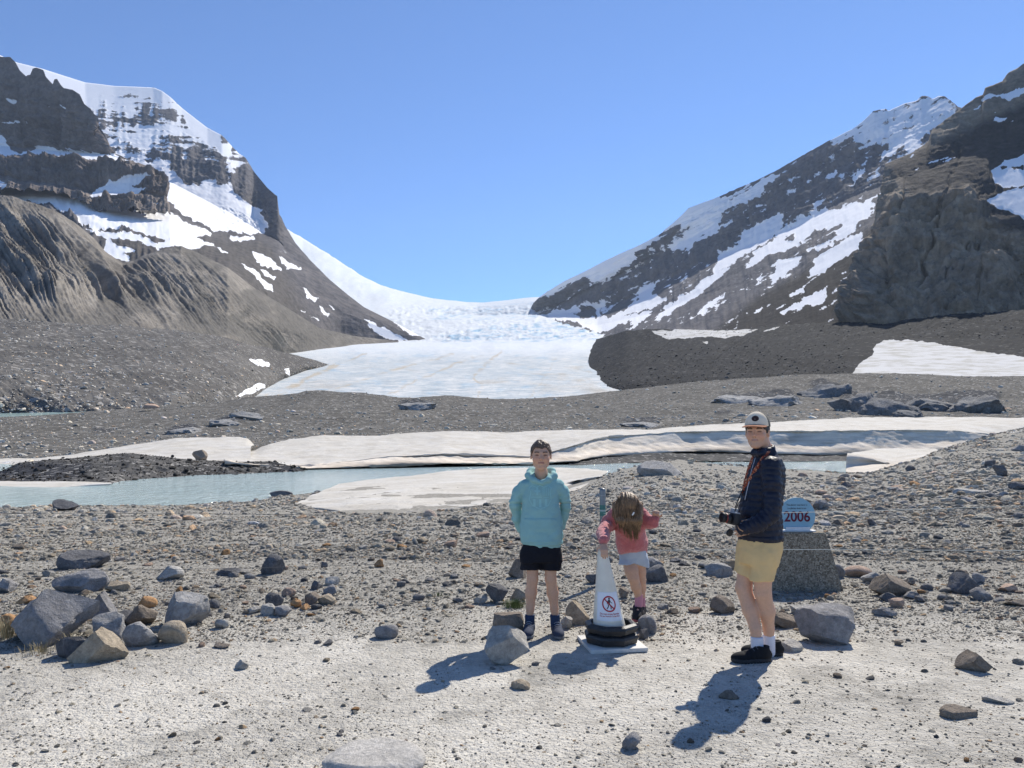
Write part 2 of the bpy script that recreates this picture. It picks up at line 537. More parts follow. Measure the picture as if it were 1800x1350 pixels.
sheet('mountain_left', [
    [(-300, 60, 4900), (-100, 85, 4800), (0, 97, 4700), (30, 110), (75, 121), (115, 134), (150, 145), (200, 151), (270, 154, 4500), (285, 160), (300, 171), (320, 190), (330, 198), (365, 225), (390, 238), (420, 270), (432, 278), (445, 300, 3600), (470, 330), (487, 345), (491, 378, 3000), (505, 403), (520, 428), (545, 457), (580, 492), (610, 517, 2700), (640, 540), (700, 570), (748, 596, 2620)],
    [(-300, 250, 3400), (0, 260, 3300), (200, 300, 3250), (300, 320, 3200), (400, 372, 2950), (450, 402, 2850), (490, 425, 2750), (520, 458, 2650), (600, 532, 2500), (700, 580, 2560), (748, 597, 2615)],
    [(-300, 335, 2200), (0, 338, 2080), (100, 342, 2040), (150, 354, 2030), (200, 372, 2040), (260, 384, 2070), (300, 384, 2130), (340, 396, 2300), (400, 418, 2450), (450, 428, 2500), (490, 445, 2500), (520, 478, 2450), (600, 548, 2430), (700, 588, 2540), (748, 598, 2610)],
    [(-300, 470, 1700), (0, 470, 1650), (200, 480, 1600), (400, 490, 1700), (500, 525, 2050), (600, 572, 2390), (700, 596, 2530), (748, 599, 2605)],
    [(-300, 640, 1200), (0, 640, 1200), (400, 620, 1400), (600, 612, 2340), (700, 608, 2510), (748, 603, 2600)]],
    410, 265, m_pk, dA, covA, sA, back=(900, 700), tint=tA, f=(.26, 1), weights=[200, 80, 80, 60], warp=6, label='snow-streaked rocky mountain rising on the left')

m_bt = terr_mat('brown_grey_cliff', [(.25, (.10, .088, .082)), (.5, (.18, .152, .135)), (.78, (.28, .235, .195))], .012, .06, (1, 1, .6), bump=5)
covB = [
    (.9, 4, Z1([(-200, 470), (20, 470), (60, 560), (250, 545), (420, 560), (600, 580), (740, 625), (600, 610), (400, 595), (250, 585), (60, 580), (40, 700), (-200, 760)])),
    (.9, 3, Z1([(540, 740), (640, 710), (770, 690), (780, 710), (700, 745), (760, 765), (700, 790), (560, 800), (460, 795), (500, 760)])),
    (.35, 4, Z1([(-100, 600), (60, 590), (80, 700), (30, 780), (-100, 800)])),
    (1.0, 2, Z1([(40, 290), (95, 295), (90, 303), (50, 302)])), (.9, 2, Z1([(320, 315), (365, 340), (340, 335)])),
    (.9, 2, Z1([(0, 405), (100, 400), (105, 412), (30, 418)])), (.9, 2, Z1([(225, 292), (250, 296), (240, 302)])), (.9, 2, Z1([(250, 322), (275, 328), (262, 334)])), (.9, 2, Z1([(140, 408), (175, 414), (160, 420)])),
    (.6, 3, Z1([(790, 840), (890, 845), (880, 860), (800, 862)])),
]
def dB(px, py, P, tt, s):
    r = ridged(st3(px / 34, py / 110, 2), 4, .5) * 34 + fbm(st3(px / 80, py / 6, 1), 4, .6) * 14 + ridged(st3(px / 9, py / 16, 5), 4, .6) * 6 + 16 * ledges(px, py, 26, 4, .4) + 8 * ledges(px, py, 7, 5, .6) + 16 * (np.abs(((px + 5 * fbm(st3(px / 20, py / 30, 8), 2)) / 29) % 1.0 - .5))
    return r * (1 - .7 * s) * np.clip(tt * 9, .2, 1)
sheet('buttress_left', [
    [(-300, 40, 2600), (-50, 92, 2500), (0, 100, 2480), (20, 102), (28, 110), (35, 124), (48, 136), (54, 133), (59, 122), (66, 120), (76, 123), (82, 136), (94, 149), (97, 140), (101, 139), (108, 150), (114, 156), (128, 158), (142, 167), (150, 184), (160, 192), (170, 205), (172, 218), (180, 232), (190, 250), (195, 262), (202, 272, 2350), (230, 283), (255, 292), (275, 303), (288, 318), (292, 326, 2300)],
    [(-300, 270, 2430), (0, 256, 2400), (60, 262, 2390), (130, 268, 2380), (190, 272, 2330), (230, 284, 2320), (255, 293), (292, 327, 2290)],
    [(-300, 300, 2200), (0, 276, 2180), (60, 276, 2170), (130, 280, 2170), (200, 287, 2180), (260, 303, 2210), (292, 332, 2240)],
    [(-300, 340, 2120), (0, 312, 2110), (40, 319, 2100), (107, 325, 2100), (143, 335, 2100), (173, 336, 2110), (240, 340, 2150), (292, 352, 2200)],
    [(-300, 360, 2050), (0, 325, 2030), (60, 328, 2020), (107, 335, 2020), (143, 345, 2020), (200, 348, 2030), (292, 356, 2150)],
    [(-300, 400, 1950), (0, 340, 1990), (60, 338, 1980), (110, 345, 1980), (130, 352, 1980), (157, 371, 1980), (200, 376, 2000), (260, 383, 2040), (300, 379, 2100)]],
    300, 210, m_bt, dB, covB, None, back=(300, 200), f=(.48, 1), weights=[140, 25, 55, 22, 38], warp=3, label='dark brown rock buttress on the left skyline')

# ------------------------------------------------------------------ gullied moraine wall on the left
m_mo = terr_mat('grey_moraine_till', [(.28, (.14, .127, .11)), (.5, (.225, .205, .178)), (.75, (.32, .29, .25))], .012, .09, bump=2.2, alt=(.15, .14, .125), contrast=(.62, 1.35))
def gully(px, py):
    sl = .62 + .25 * sstep(0, 500, px)
    s_ = px - sl * (py - 343) + 9 * fbm(st3(px / 60, py / 60, 4), 3)
    return s_
def dC(px, py, P, tt, s):
    q = gully(px, py)
    deep = sstep(.03, .2, tt) * (1 - sstep(.55, .98, tt))
    r1 = 1 - np.abs(fbm(st3(q / 21, tt * .9, 1), 2)) * 3.2
    r2 = ridged(st3(q / 4.0, tt * 4, 2), 5, .7)
    r3 = np.abs(((q / 11 + .9 * fbm(st3(q / 30, tt * 2, 5), 2)) % 1.0) - .5) * 2
    big = fbm(st3(q / 80, tt * 1.5, 7), 3)
    k = 1 - .35 * sstep(250, 600, px)
    r3 = r3 * np.clip(.55 + 1.3 * fbm(st3(q / 34, tt * 1.2, 11), 3), 0, 1.2)
    k = k * np.clip(.75 + .9 * fbm(st3(px / 110, py / 70, 13), 2), .25, 1.3)
    return k * deep * (16 * r1 + 9 * r2 + 15 * r3) + 14 * big * np.clip(tt * 6, .1, 1) * (1 - sstep(.8, 1, tt)) + (1.6 + 2.5 * deep) * r2 + 1.8 * fbm(st3(px / 3, py / 3, 3), 3)
def tC(px, py, P):
    return sstep(.15, .5, fbm(st3(px / 50, py / 30, 2), 3) + sstep(480, 560, py) * .5)
sheet('moraine_left', [
    [(-300, 300, 1150), (0, 343, 1000), (22, 345), (40, 352), (75, 362, 1020), (100, 372), (130, 390, 1050), (165, 418, 1080), (185, 442, 1100), (215, 462, 1150), (235, 458), (250, 450, 1200), (290, 437, 1250), (318, 432, 1280), (345, 443, 1300), (400, 470, 1350), (450, 508, 1450), (500, 538, 1600), (560, 576, 1900), (620, 590, 2250), (700, 600, 2480)],
    [(-300, 400, 930), (0, 425, 850), (100, 445, 880), (200, 490, 960), (300, 490, 1080), (400, 510, 1180), (500, 560, 1480), (560, 586, 1850), (620, 595, 2200), (700, 602, 2460)],
    [(-300, 500, 760), (0, 505, 720), (100, 515, 760), (200, 540, 840), (300, 545, 940), (400, 560, 1060), (500, 585, 1400), (560, 597, 1800), (620, 601, 2150), (700, 604, 2440)],
    [(-300, 600, 560), (0, 590, 580), (160, 592, 650), (330, 605, 800), (420, 625, 980), (480, 628, 1400), (560, 622, 1700), (620, 614, 2080), (700, 607, 2420)]],
    500, 230, m_mo, dC, back=(260, 60), tint=tC, f=(.29, 1), smooth=True, weights=[90, 80, 70], label='steep gullied wall of grey moraine on the left')

# ------------------------------------------------------------------ right side: snow dome flank, cliff, dark moraine
m_rt = terr_mat('blue_grey_cliff_rock', [(.25, (.075, .075, .084)), (.5, (.115, .112, .12)), (.78, (.17, .155, .15))], .010, .05, (1, 1, .6), bump=6, alt=(.040, .036, .034))
Z4 = lambda p: zoomed(p, 900, 150, 3)
Z5 = lambda p: zoomed(p, 1350, 100, 2.7)
covG = [
    (1.05, 4, Z4([(120, 1120), (330, 985), (480, 915), (620, 845), (720, 795), (790, 755), (760, 820), (690, 860), (650, 930), (600, 970), (520, 1010), (430, 1050), (410, 1010), (300, 1045), (200, 1115)])),
    (.82, 6, Z4([(770, 780), (960, 625), (1080, 600), (1200, 550), (1390, 462), (1410, 485), (1340, 570), (1250, 610), (1120, 690), (1090, 760), (1000, 800), (950, 870), (850, 890), (830, 850), (900, 800), (940, 740), (860, 740)])),
    (1.1, 4, Z4([(870, 710), (950, 640), (1100, 640), (1240, 590), (1110, 680), (960, 730)])),
    (.92, 5, Z4([(1900, 600), (1900, 700), (1640, 760), (1600, 770), (1540, 830), (1400, 890), (1230, 970), (1280, 880), (1400, 800), (1260, 870), (1180, 930), (1000, 1100), (850, 1190), (750, 1245), (800, 1180), (950, 1080), (1060, 990), (1100, 880), (1180, 860), (1240, 770), (1425, 670), (1430, 740), (1500, 730), (1640, 565), (1600, 660), (1700, 660)])),
    (.3, 4, Z4([(1430, 790), (1500, 780), (1500, 820), (1440, 830)])),
    (1, 3, Z4([(1600, 760), (1700, 695), (1745, 705), (1640, 762)])),
    (.95, 3, Z4([(1540, 870), (1680, 820), (1720, 770), (1790, 710), (1830, 720), (1800, 780), (1700, 835), (1590, 875)])),
    (1, 3, Z4([(1362, 1038), (1392, 955), (1375, 940), (1535, 893), (1480, 965), (1440, 1002)])),
    (1, 3, Z4([(1568, 993), (1600, 918), (1680, 858), (1850, 765), (1850, 850), (1720, 922), (1650, 972), (1600, 992)])),
    (1, 3, Z4([(1418, 1195), (1560, 1118), (1668, 1060), (1645, 1130), (1620, 1162), (1540, 1163), (1430, 1212)])),
    (1, 2, Z4([(1462, 1113), (1555, 1052), (1520, 1098)])), (1, 2, Z4([(1258, 1042), (1332, 992), (1310, 1022)])), (1, 2, Z4([(1203, 1083), (1247, 1055), (1240, 1068)])),
    (1, 2.5, Z4([(948, 1238), (980, 1198), (1125, 1098), (1080, 1143), (1020, 1193)])), (1, 2, Z4([(1268, 1195), (1322, 1163), (1300, 1192)])),
    (.95, 3, Z4([(100, 1235), (320, 1170), (470, 1150), (525, 1133), (470, 1170), (470, 1230), (560, 1200), (600, 1190), (680, 1110), (640, 1100), (772, 1028), (740, 1100), (820, 1130), (845, 1068), (842, 1110), (700, 1190), (600, 1212), (745, 1193), (640, 1282), (600, 1292), (650, 1240), (700, 1215), (500, 1292), (450, 1302), (300, 1240)])),
    (.05, 3, Z4([(330, 1210), (400, 1180), (460, 1185), (450, 1225), (380, 1225)])),
    (.35, 4, Z4([(1500, 640), (1640, 560), (1660, 600), (1560, 700)])),
    (1, 2.5, Z4([(1655, 497), (1715, 455), (1735, 462), (1690, 500)])), (.9, 2, Z4([(1060, 780), (1165, 715), (1175, 725), (1090, 770)])),
    (.80, 6, Z5([(290, 410), (420, 290), (470, 272), (560, 245), (700, 195), (820, 180), (900, 235), (890, 300), (800, 340), (720, 430), (620, 450), (525, 505), (540, 460), (600, 430), (480, 420), (440, 430), (400, 380), (340, 440)])),
    (1, 2, Z5([(640, 485), (690, 458), (680, 470)])), (.95, 2, Z5([(395, 575), (460, 535), (450, 580), (410, 595)])), (.95, 2, Z5([(470, 595), (520, 552), (530, 565)])), (.9, 2, Z5([(440, 520), (470, 500), (465, 520)])),
    (.95, 2.5, Z5([(275, 580), (330, 545), (345, 555), (300, 585)])), (1, 2, Z5([(0, 590), (60, 560), (20, 610), (0, 625)])),
]
def sG(px, py, P):
    a, b = rotc(px, py, -31)
    n = fbm(st3(a / 30, b / 5, 0), 5, .62)
    return n + .35 * fbm(st3(px / 6, py / 20, 3), 3)
def dG(px, py, P, tt, s):
    a, b = rotc(px, py, -28)
    k = P[..., 1] / 3000
    r = ridged(st3(px / 20, py / 70, 2), 5, .6) * 34 + fbm(st3(a / 60, b / 8, 1), 4, .6) * 26 + ridged(st3(px / 7, py / 12, 5), 4, .6) * 8
    scree = tG(px, py, P)
    r = r + 22 * ledges(a, b, 11, 6) + 12 * ledges(a, b, 4.5, 7)
    r = r * (1 - .7 * s) * (1 - .75 * scree) + s * 10 * fbm(st3(a / 20, b / 6, 3), 4) + scree * 4 * fbm(st3(a / 14, b / 3, 9), 4)
    return k * r * np.clip(tt * 8, .15, 1)
def tG(px, py, P):
    return sstep(-8, 14, poly_sd([(1230, 600), (1330, 520), (1420, 470), (1530, 400), (1800, 330), (1800, 640)], px, py, 14))
sheet('mountain_right', [
    [(929, 552, 5000), (936, 536, 4900), (950, 521, 4800), (990, 495, 4600), (1030, 476, 4400), (1060, 460), (1090, 446, 4100), (1130, 428, 3900), (1152, 416), (1165, 407, 3800), (1190, 386), (1210, 366, 3600), (1235, 356), (1250, 351, 3500), (1300, 330, 3400), (1360, 303), (1372, 297, 3200), (1430, 262, 3100), (1500, 226, 2900), (1515, 215), (1535, 196), (1556, 191), (1562, 195), (1590, 182), (1612, 177), (1620, 169), (1632, 170), (1640, 174), (1650, 169), (1662, 170), (1672, 178), (1684, 188, 2600), (1720, 200, 2500), (1800, 180, 2400), (2300, 100, 2000)],
    [(929, 555, 4900), (1000, 530, 4550), (1100, 480, 4050), (1200, 425, 3600), (1300, 370, 3300), (1400, 325, 3000), (1500, 285, 2750), (1600, 245, 2500), (1800, 240, 2250), (2300, 170, 1900)],
    [(929, 558, 4750), (1040, 545, 4200), (1100, 528, 3900), (1200, 478, 3350), (1300, 438, 3000), (1400, 398, 2700), (1500, 345, 2450), (1600, 310, 2200), (1800, 300, 2000), (2300, 240, 1700)],
    [(929, 561, 4400), (1050, 572, 3300), (1150, 550, 2700), (1250, 515, 2350), (1350, 485, 2050), (1450, 440, 1850), (1550, 400, 1650), (1800, 400, 1500), (2300, 350, 1400)],
    [(929, 570, 4200), (1060, 600, 2500), (1150, 600, 1700), (1300, 600, 1350), (1500, 590, 1150), (1800, 580, 1000), (2300, 580, 900)]],
    500, 250, m_rt, dG, covG, sG, back=(900, 600), tint=tG, f=(0, .64), weights=[70, 80, 90, 90], base=.20, warp=7, label='blue-grey mountain flank striped with snow on the right')

m_cl = terr_mat('weathered_cliff_rock', [(.25, (.14, .118, .095)), (.5, (.25, .205, .158)), (.78, (.40, .325, .24))], .03, .10, (1, 1, .7), bump=3, alt=(.070, .063, .059))
covH = [(1.1, 3, [(1742, 302), (1765, 285), (1800, 270), (1900, 250), (1900, 330), (1800, 327), (1765, 330), (1748, 322)]),
        (1.1, 3, [(1733, 355), (1765, 335), (1800, 331), (1900, 330), (1900, 400), (1800, 382), (1775, 372)]),
        (-.3, 1.5, [(1759, 296), (1770, 293), (1772, 297), (1762, 300)]), (-.3, 1.5, [(1778, 293), (1800, 290), (1800, 296), (1782, 297)]),
        (1, 2, Z5([(1010, 210), (1040, 180), (1100, 180), (1180, 150), (1260, 120), (1260, 150), (1160, 200), (1100, 195)])),
        (1, 2, Z5([(955, 253), (1010, 228), (1005, 245)])), (1, 2, Z5([(1065, 300), (1080, 283), (1135, 292), (1120, 305)])), (1, 2, Z5([(755, 505), (850, 478), (790, 500)])),
        (1, 2, Z5([(830, 500), (890, 475), (860, 492)])), (1, 1.5, Z5([(1070, 265), (1110, 250), (1100, 260)])), (1, 1.5, Z5([(690, 540), (712, 527), (705, 540)])), (1, 1.5, Z5([(1120, 308), (1175, 295), (1160, 303)])),
        (1, 2, Z5([(645, 485), (690, 460), (680, 475)]))]
def tH(px, py, P):
    return sstep(-10, 15, poly_sd([(1560, 290), (1640, 250), (1850, 150), (1850, 420), (1760, 400), (1700, 335), (1600, 345)], px, py, 15))
def dH(px, py, P, tt, s):
    sw = 14 * fbm(st3(px / 70, py / 70, 6), 3)
    r = fbm(st3((px + sw) / 60, (py - sw) / 60, 2), 4, .5) * 34 + ridged(st3((px + .5 * py) / 30, (py - .4 * px) / 18, 5), 4, .55) * 5 + fbm(st3(px / 70, py / 7 + px / 50, 1), 4, .6) * 7 + 2.0 * fbm(st3(px / 5, py / 5, 3), 3)
    ca, cb_ = rotc(px, py, -14)
    r = r + 12 * ledges(ca, cb_ + 10 * fbm(st3(px / 50, py / 50, 12), 2), 30, 8, .9) + 5 * ledges(ca, cb_, 9, 9, .7) - 9 * sstep(.62, .9, ridged(st3((px + .3 * py) / 75 + .3 * fbm(st3(px / 25, py / 25, 4), 3), py / 190, 14), 2, .4))
    slope = tH(px, py, P)
    return r * (1 - .72 * slope) * (1 - .75 * s) * np.clip(tt * 8, .2, 1)
sheet('cliff_right', [
    [(1556, 286, 1150), (1585, 276), (1600, 270, 1150), (1632, 246), (1638, 228), (1660, 210), (1690, 188, 1180), (1715, 172), (1728, 168), (1732, 155), (1745, 150), (1762, 143, 1180), (1770, 130), (1780, 124), (1800, 114, 1180), (2300, -60, 1050)],
    [(1547, 325, 1080), (1600, 310, 1070), (1700, 270, 1080), (1800, 240, 1060), (2300, 150, 950)],
    [(1541, 385, 1040), (1570, 350, 1000), (1620, 340, 985), (1680, 350, 960), (1740, 390, 920), (1800, 390, 890), (2300, 350, 800)],
    [(1515, 445, 1010), (1570, 430, 955), (1680, 440, 915), (1740, 450, 890), (1800, 445, 860), (2300, 420, 770)],
    [(1482, 515, 970), (1530, 520, 920), (1620, 515, 880), (1700, 510, 855), (1800, 505, 830), (2300, 490, 740)],
    [(1476, 545, 950), (1540, 578, 890), (1620, 568, 850), (1700, 556, 830), (1800, 552, 800), (2300, 540, 700)],
    [(1476, 600, 930), (1540, 600, 870), (1620, 600, 840), (1700, 600, 820), (1800, 600, 790), (2300, 590, 690)]],
    260, 270, m_cl, dH, covH, None, back=(300, 150), tint=tH, f=(0, .40), weights=[50, 60, 55, 70, 50, 15], warp=3, label='dark rock cliff with scree ledges on the right edge')

m_dm = terr_mat('dark_moraine_gravel', [(.28, (.019, .0195, .0205)), (.5, (.029, .0295, .031)), (.78, (.048, .0485, .050))], .03, .25, bump=1.2, speck=(.35, .9, .22), alt=(.07, .065, .062), snow=(.60, .59, .57), snow_alt=((.44, .42, .37), .08, .42, .66))
covF = [(1.1, 2.5, [(1496, 658), (1512, 640), (1530, 628), (1542, 606), (1552, 599), (1590, 598), (1640, 603), (1720, 617), (1800, 627), (2200, 640), (2200, 700), (1800, 690), (1640, 690), (1520, 690)]),
        (1.05, 2, zoomed([(325, 95), (400, 90), (520, 80), (570, 75), (650, 62), (590, 82), (560, 95), (700, 90), (760, 88), (700, 108), (620, 125), (560, 118), (470, 122), (390, 125)], 1000, 540, 2.25)),
        (1, 1.5, zoomed([(730, 75), (840, 47), (845, 53), (760, 76)], 1000, 540, 2.25)), (1, 1.5, zoomed([(770, 95), (840, 70), (830, 80), (790, 96)], 1000, 540, 2.25)),
        (.9, 1.2, zoomed([(525, 140), (550, 137), (545, 144)], 1000, 540, 2.25))]
def dF(px, py, P, tt, s):
    a, b = rotc(px, py, -38)
    k = P[..., 1] / 800
    r = 8.5 * ridged(st3(b / 9, a / 80, 2), 4, .6) + 3 * fbm(st3(px / 10, py / 5, 4), 4, .6) + 10 * fbm(st3(px / 120, py / 40, 8), 3) * np.clip(tt * 4, .1, 1)
    return k * r * (1 - .8 * s)
sheet('moraine_right', [
    [(1049, 597, 2350), (1075, 588, 1500), (1100, 582, 1250), (1160, 578, 1150), (1230, 580), (1300, 580, 1050), (1370, 570), (1400, 570, 1000), (1480, 566), (1550, 570, 880), (1640, 556, 830), (1720, 550), (1800, 546, 780), (2300, 535, 700)],
    [(1035, 622, 1470), (1060, 618, 1150), (1100, 612, 980), (1300, 605, 820), (1550, 598, 700), (1800, 595, 620), (2300, 590, 550)],
    [(1040, 652, 860), (1100, 648, 700), (1300, 645, 580), (1550, 640, 500), (1800, 640, 460), (2300, 640, 420)],
    [(1072, 684, 540), (1120, 682, 480), (1300, 690, 400), (1550, 690, 370), (1800, 690, 350), (2300, 690, 330)],
    [(1080, 715, 530), (1300, 715, 370), (1550, 715, 350), (1800, 715, 330), (2300, 715, 310)]],
    370, 150, m_dm, dF, covF, None, back=(120, 60), f=(0, .62), warp=2.0, smooth=True, label='dark gravel moraine on the right with snow patches')

# ------------------------------------------------------------------ nearer slopes and hills of the valley floor
m_vs = terr_mat('valley_side_scree', [(.28, (.085, .08, .075)), (.5, (.12, .114, .106)), (.78, (.17, .16, .148))], .03, .3, bump=.8, speck=(.5, .86, .7), alt=(.10, .095, .09), contrast=(.65, 1.35))
covD = [(1, 1.5, zoomed([(1308, 690), (1340, 688), (1420, 712), (1420, 735), (1380, 728), (1330, 708)], 0, 400, 3)),
        (1, 1.2, zoomed([(1500, 740), (1530, 735), (1530, 785), (1510, 770)], 0, 400, 3)),
        (.9, 2, zoomed([(1240, 895), (1290, 860), (1370, 815), (1410, 815), (1400, 840), (1330, 880)], 0, 400, 3))]
def dD(px, py, P, tt, s):
    a, b = rotc(px, py, 34)
    k = P[..., 1] / 450
    return k * (2.4 * ridged(st3(b / 10, a / 80, 2), 4, .55) + 1.6 * fbm(st3(px / 9, py / 5, 4), 4, .6) + 7 * fbm(st3(px / 130, py / 50, 8), 3) * np.clip(tt * 4, .1, 1)) * (1 - .8 * s)
def tD(px, py, P):
    return sstep(-10, 10, poly_sd([(455, 605), (600, 605), (600, 660), (505, 670), (480, 645)], px, py, 10))
sheet('valley_side_left', [
    [(-300, 552, 420), (0, 560, 450), (100, 567, 480), (165, 572, 500), (200, 571), (250, 576, 550), (330, 582, 600), (400, 594, 650), (440, 607, 690), (470, 611, 740), (500, 620, 820), (540, 629, 940), (578, 641, 1090)],
    [(-300, 610, 330), (0, 612, 350), (165, 615, 390), (330, 622, 450), (420, 634, 520), (480, 643, 660), (540, 643, 860), (578, 642.5, 1080)],
    [(-300, 670, 250), (0, 672, 260), (165, 668, 300), (330, 668, 350), (420, 668, 430), (480, 662, 600), (540, 648, 870), (578, 644, 1050)],
    [(-300, 735, 230), (0, 727, 245), (170, 721, 262), (300, 712, 290), (420, 699, 390), (460, 690, 500), (500, 668, 680), (540, 652, 880), (578, 646, 1040)],
    [(-300, 770, 232), (0, 760, 247), (170, 745, 264), (300, 735, 292), (420, 720, 392), (460, 710, 502), (500, 690, 682), (540, 670, 882), (578, 660, 1042)]],
    330, 150, m_vs, dD, covD, None, back=(60, 30), tint=tD, f=(.34, 1), smooth=True, label='bare grey scree slope on the left valley side')

m_hl = terr_mat('valley_floor_till', [(.28, (.085, .081, .073)), (.5, (.12, .114, .102)), (.78, (.17, .16, .145))], .09, .8, bump=.35, speck=(1.4, .84, .75), alt=(.055, .057, .062), contrast=(.6, 1.4))
OUTCROPS = [[(1420, 675), (1440, 670), (1470, 676), (1505, 690), (1525, 705), (1530, 722), (1510, 720), (1480, 702), (1440, 690)],
            [(1525, 695), (1560, 690), (1620, 697), (1680, 692), (1750, 690), (1760, 697), (1735, 722), (1690, 728), (1640, 715), (1600, 728), (1545, 730)],
            [(1265, 692), (1300, 695), (1350, 691), (1385, 687), (1415, 708), (1390, 713), (1330, 712), (1290, 702)],
            [(375, 742), (400, 733), (430, 730), (455, 722), (460, 728), (440, 740), (420, 745), (390, 748)],
            [(705, 705), (730, 702), (758, 706), (760, 714), (740, 722), (715, 720)], [(165, 752), (200, 752), (200, 760), (170, 760)],
            [(290, 755), (330, 745), (355, 750), (330, 762), (300, 762)], [(1090, 740), (1150, 738), (1165, 748), (1120, 752)], [(1260, 722), (1290, 724), (1285, 732), (1262, 730)]]
def tI(px, py, P):
    k = np.zeros(px.shape)
    for p in OUTCROPS:
        k = np.maximum(k, sstep(-3, 5, poly_sd(p, px + 3 * fbm(st3(px / 8, py / 8, 1), 2), py + 2 * fbm(st3(px / 8, py / 8, 9), 2), 6)))
    return k
def dI(px, py, P, tt, s):
    k = np.clip(P[..., 1] / 220, .3, 1.5)
    o = tI(px, py, P)
    q = P * np.array([1, 1, 1])
    return k * (4.2 * fbm(q / 24, 4, .55) * np.clip(tt * 5, .12, 1) + (1 - o) * 1.2 * ridged(q / 6.5, 3, .55) + .35 * fbm(q / 1.8, 3) + o * (3.2 + 2.6 * ridged(q / np.array([9, 9, 3]), 3)))
hills = sheet('valley_floor_hills', [
    [(-500, 738, 210), (0, 733, 225), (60, 731), (150, 724, 245), (240, 717), (300, 711, 265), (400, 705, 290), (430, 699, 295), (500, 694, 300), (545, 687, 300), (570, 686), (600, 690, 300), (640, 691, 290), (700, 699, 290), (740, 699), (780, 695, 290), (830, 699, 290), (870, 702), (950, 700, 300), (1000, 697), (1080, 688, 320), (1180, 676, 330), (1230, 670), (1290, 667, 330), (1400, 659, 330), (1560, 656, 320), (1700, 662, 310), (1800, 662, 300), (2300, 665, 280)],
    [(-500, 755, 170), (0, 752, 180), (200, 745, 190), (400, 730, 205), (600, 720, 215), (800, 725, 215), (1000, 724, 220), (1200, 708, 235), (1400, 700, 240), (1600, 698, 235), (1800, 700, 225), (2300, 700, 210)],
    [(-500, 780, 130), (0, 780, 135), (200, 770, 145), (400, 755, 155), (600, 748, 165), (800, 748, 168), (1000, 746, 172), (1200, 735, 180), (1400, 725, 180), (1600, 722, 178), (1800, 722, 170), (2300, 722, 160)],
    [(-500, 812, 92), (0, 812, 95), (200, 800, 105), (400, 785, 115), (600, 774, 125), (800, 770, 130), (1000, 766, 135), (1200, 762, 140), (1400, 752, 145), (1600, 748, 145), (1800, 750, 140), (2300, 752, 130)],
    [(-500, 840, 75), (0, 832, 78), (200, 820, 84), (400, 812, 88), (600, 806, 98), (800, 803, 106), (1000, 802, 112), (1200, 798, 118), (1400, 798, 122), (1600, 795, 122), (1800, 795, 120), (2300, 795, 110)]],
    570, 175, m_hl, dI, back=(60, 25), tint=tI, f=(.17, .83), smooth=True, facing=3.0, label='low hills of grey till across the valley floor')
# ------------------------------------------------------------------ near ground
NG = np.array([(-900, 920, 24), (-300, 905, 28), (0, 894, 30), (150, 891, 31), (300, 892, 31), (430, 884, 33), (500, 874, 35), (540, 869, 37), (620, 858, 40), (700, 851, 43), (850, 844, 46), (950, 843, 44),
      (1000, 847, 38), (1050, 837, 34), (1090, 822, 33), (1125, 813, 33), (1170, 809, 33), (1210, 811, 34), (1250, 813, 34), (1320, 819, 34), (1400, 825, 34), (1480, 830, 34), (1530, 829, 34), (1570, 818, 35),
      (1600, 807, 36), (1650, 789, 38), (1700, 772, 40), (1750, 761, 42), (1800, 753, 44), (2000, 735, 48), (2700, 715, 52)], float)
NGZ = pxw(NG[:, 0], NG[:, 1], NG[:, 2])[:, 2]
NGR = NG[:, 2] * np.sqrt(1 + ((NG[:, 0] - 900) / FPX) ** 2)
RIVER_Z = -1.15
def ground_z(X, Y, detail=True):
    X = np.asarray(X, float); Y = np.asarray(Y, float)
    th = np.arctan2(X, Y)
    th = np.clip(th, -R(52), R(52))
    px = 900 + FPX * np.tan(th)
    r = np.hypot(X, Y)
    zc = np.interp(px, NG[:, 0], NGZ); rc = np.interp(px, NG[:, 0], NGR)
    t = np.clip((r - 7.0) / (rc - 7.0), 0, None)
    up = np.clip(zc, 0, None)
    ts = np.minimum(t, 1)
    prof = np.where(zc > 0, ts ** 1.7, ts * ts * (1.6 - .6 * ts))
    z = zc * prof - np.clip(t - 1, 0, None) * (rc - 7) * .16
    z = np.maximum(z, -2.6)
    back = sstep(2, -6, Y)
    z = z * (1 - back)
    if detail:
        p = st3(X, Y, 0)
        far_ = sstep(6, 14, r)
        z = z + (.012 + .05 * far_) * fbm(p / 1.7, 4, .55) + .16 * far_ * sstep(12, 30, r) * fbm(p / 6.0, 3) + (.006 + .012 * sstep(5.6, 7.5, r)) * fbm(p / .22, 3, .6)
    return z
def gnd(px, py):
    """photo pixel -> point on the near ground"""
    lo, hi = 2.0, 60.0
    D = np.linspace(2.2, 60, 1200)
    P = pxw(np.full(D.shape, px), np.full(D.shape, py), D)
    g_ = ground_z(P[:, 0], P[:, 1])
    below = np.nonzero(P[:, 2] <= g_)[0]
    k = below[0] if len(below) else len(D) - 1
    q = P[k].copy(); q[2] = float(ground_z(q[0], q[1]))
    return q
th = np.concatenate([np.linspace(-math.pi, -R(40), 40, endpoint=False), np.linspace(-R(40), R(40), 480, endpoint=False), np.linspace(R(40), math.pi, 40)])
rr = np.concatenate([[0.05, .5, 1.0, 1.5, 2.0], 1.0 / np.linspace(1 / 2.4, 1 / 58.0, 270), [62, 66, 72, 80]])
TH, RR = np.meshgrid(th, rr)
GX, GY = RR * np.sin(TH), RR * np.cos(TH)
GZ = ground_z(GX, GY)
t = NT('gravel_ground')
v = t.coord()
big = t.noise(v, .9, 5, .6)
n2 = t.noise(v, 9, 8, .7)
va = t.n('TexVoronoi', Vector=v, Scale=34.0, Randomness=1.0)
vb = t.n('TexVoronoi', Vector=v, Scale=95.0)
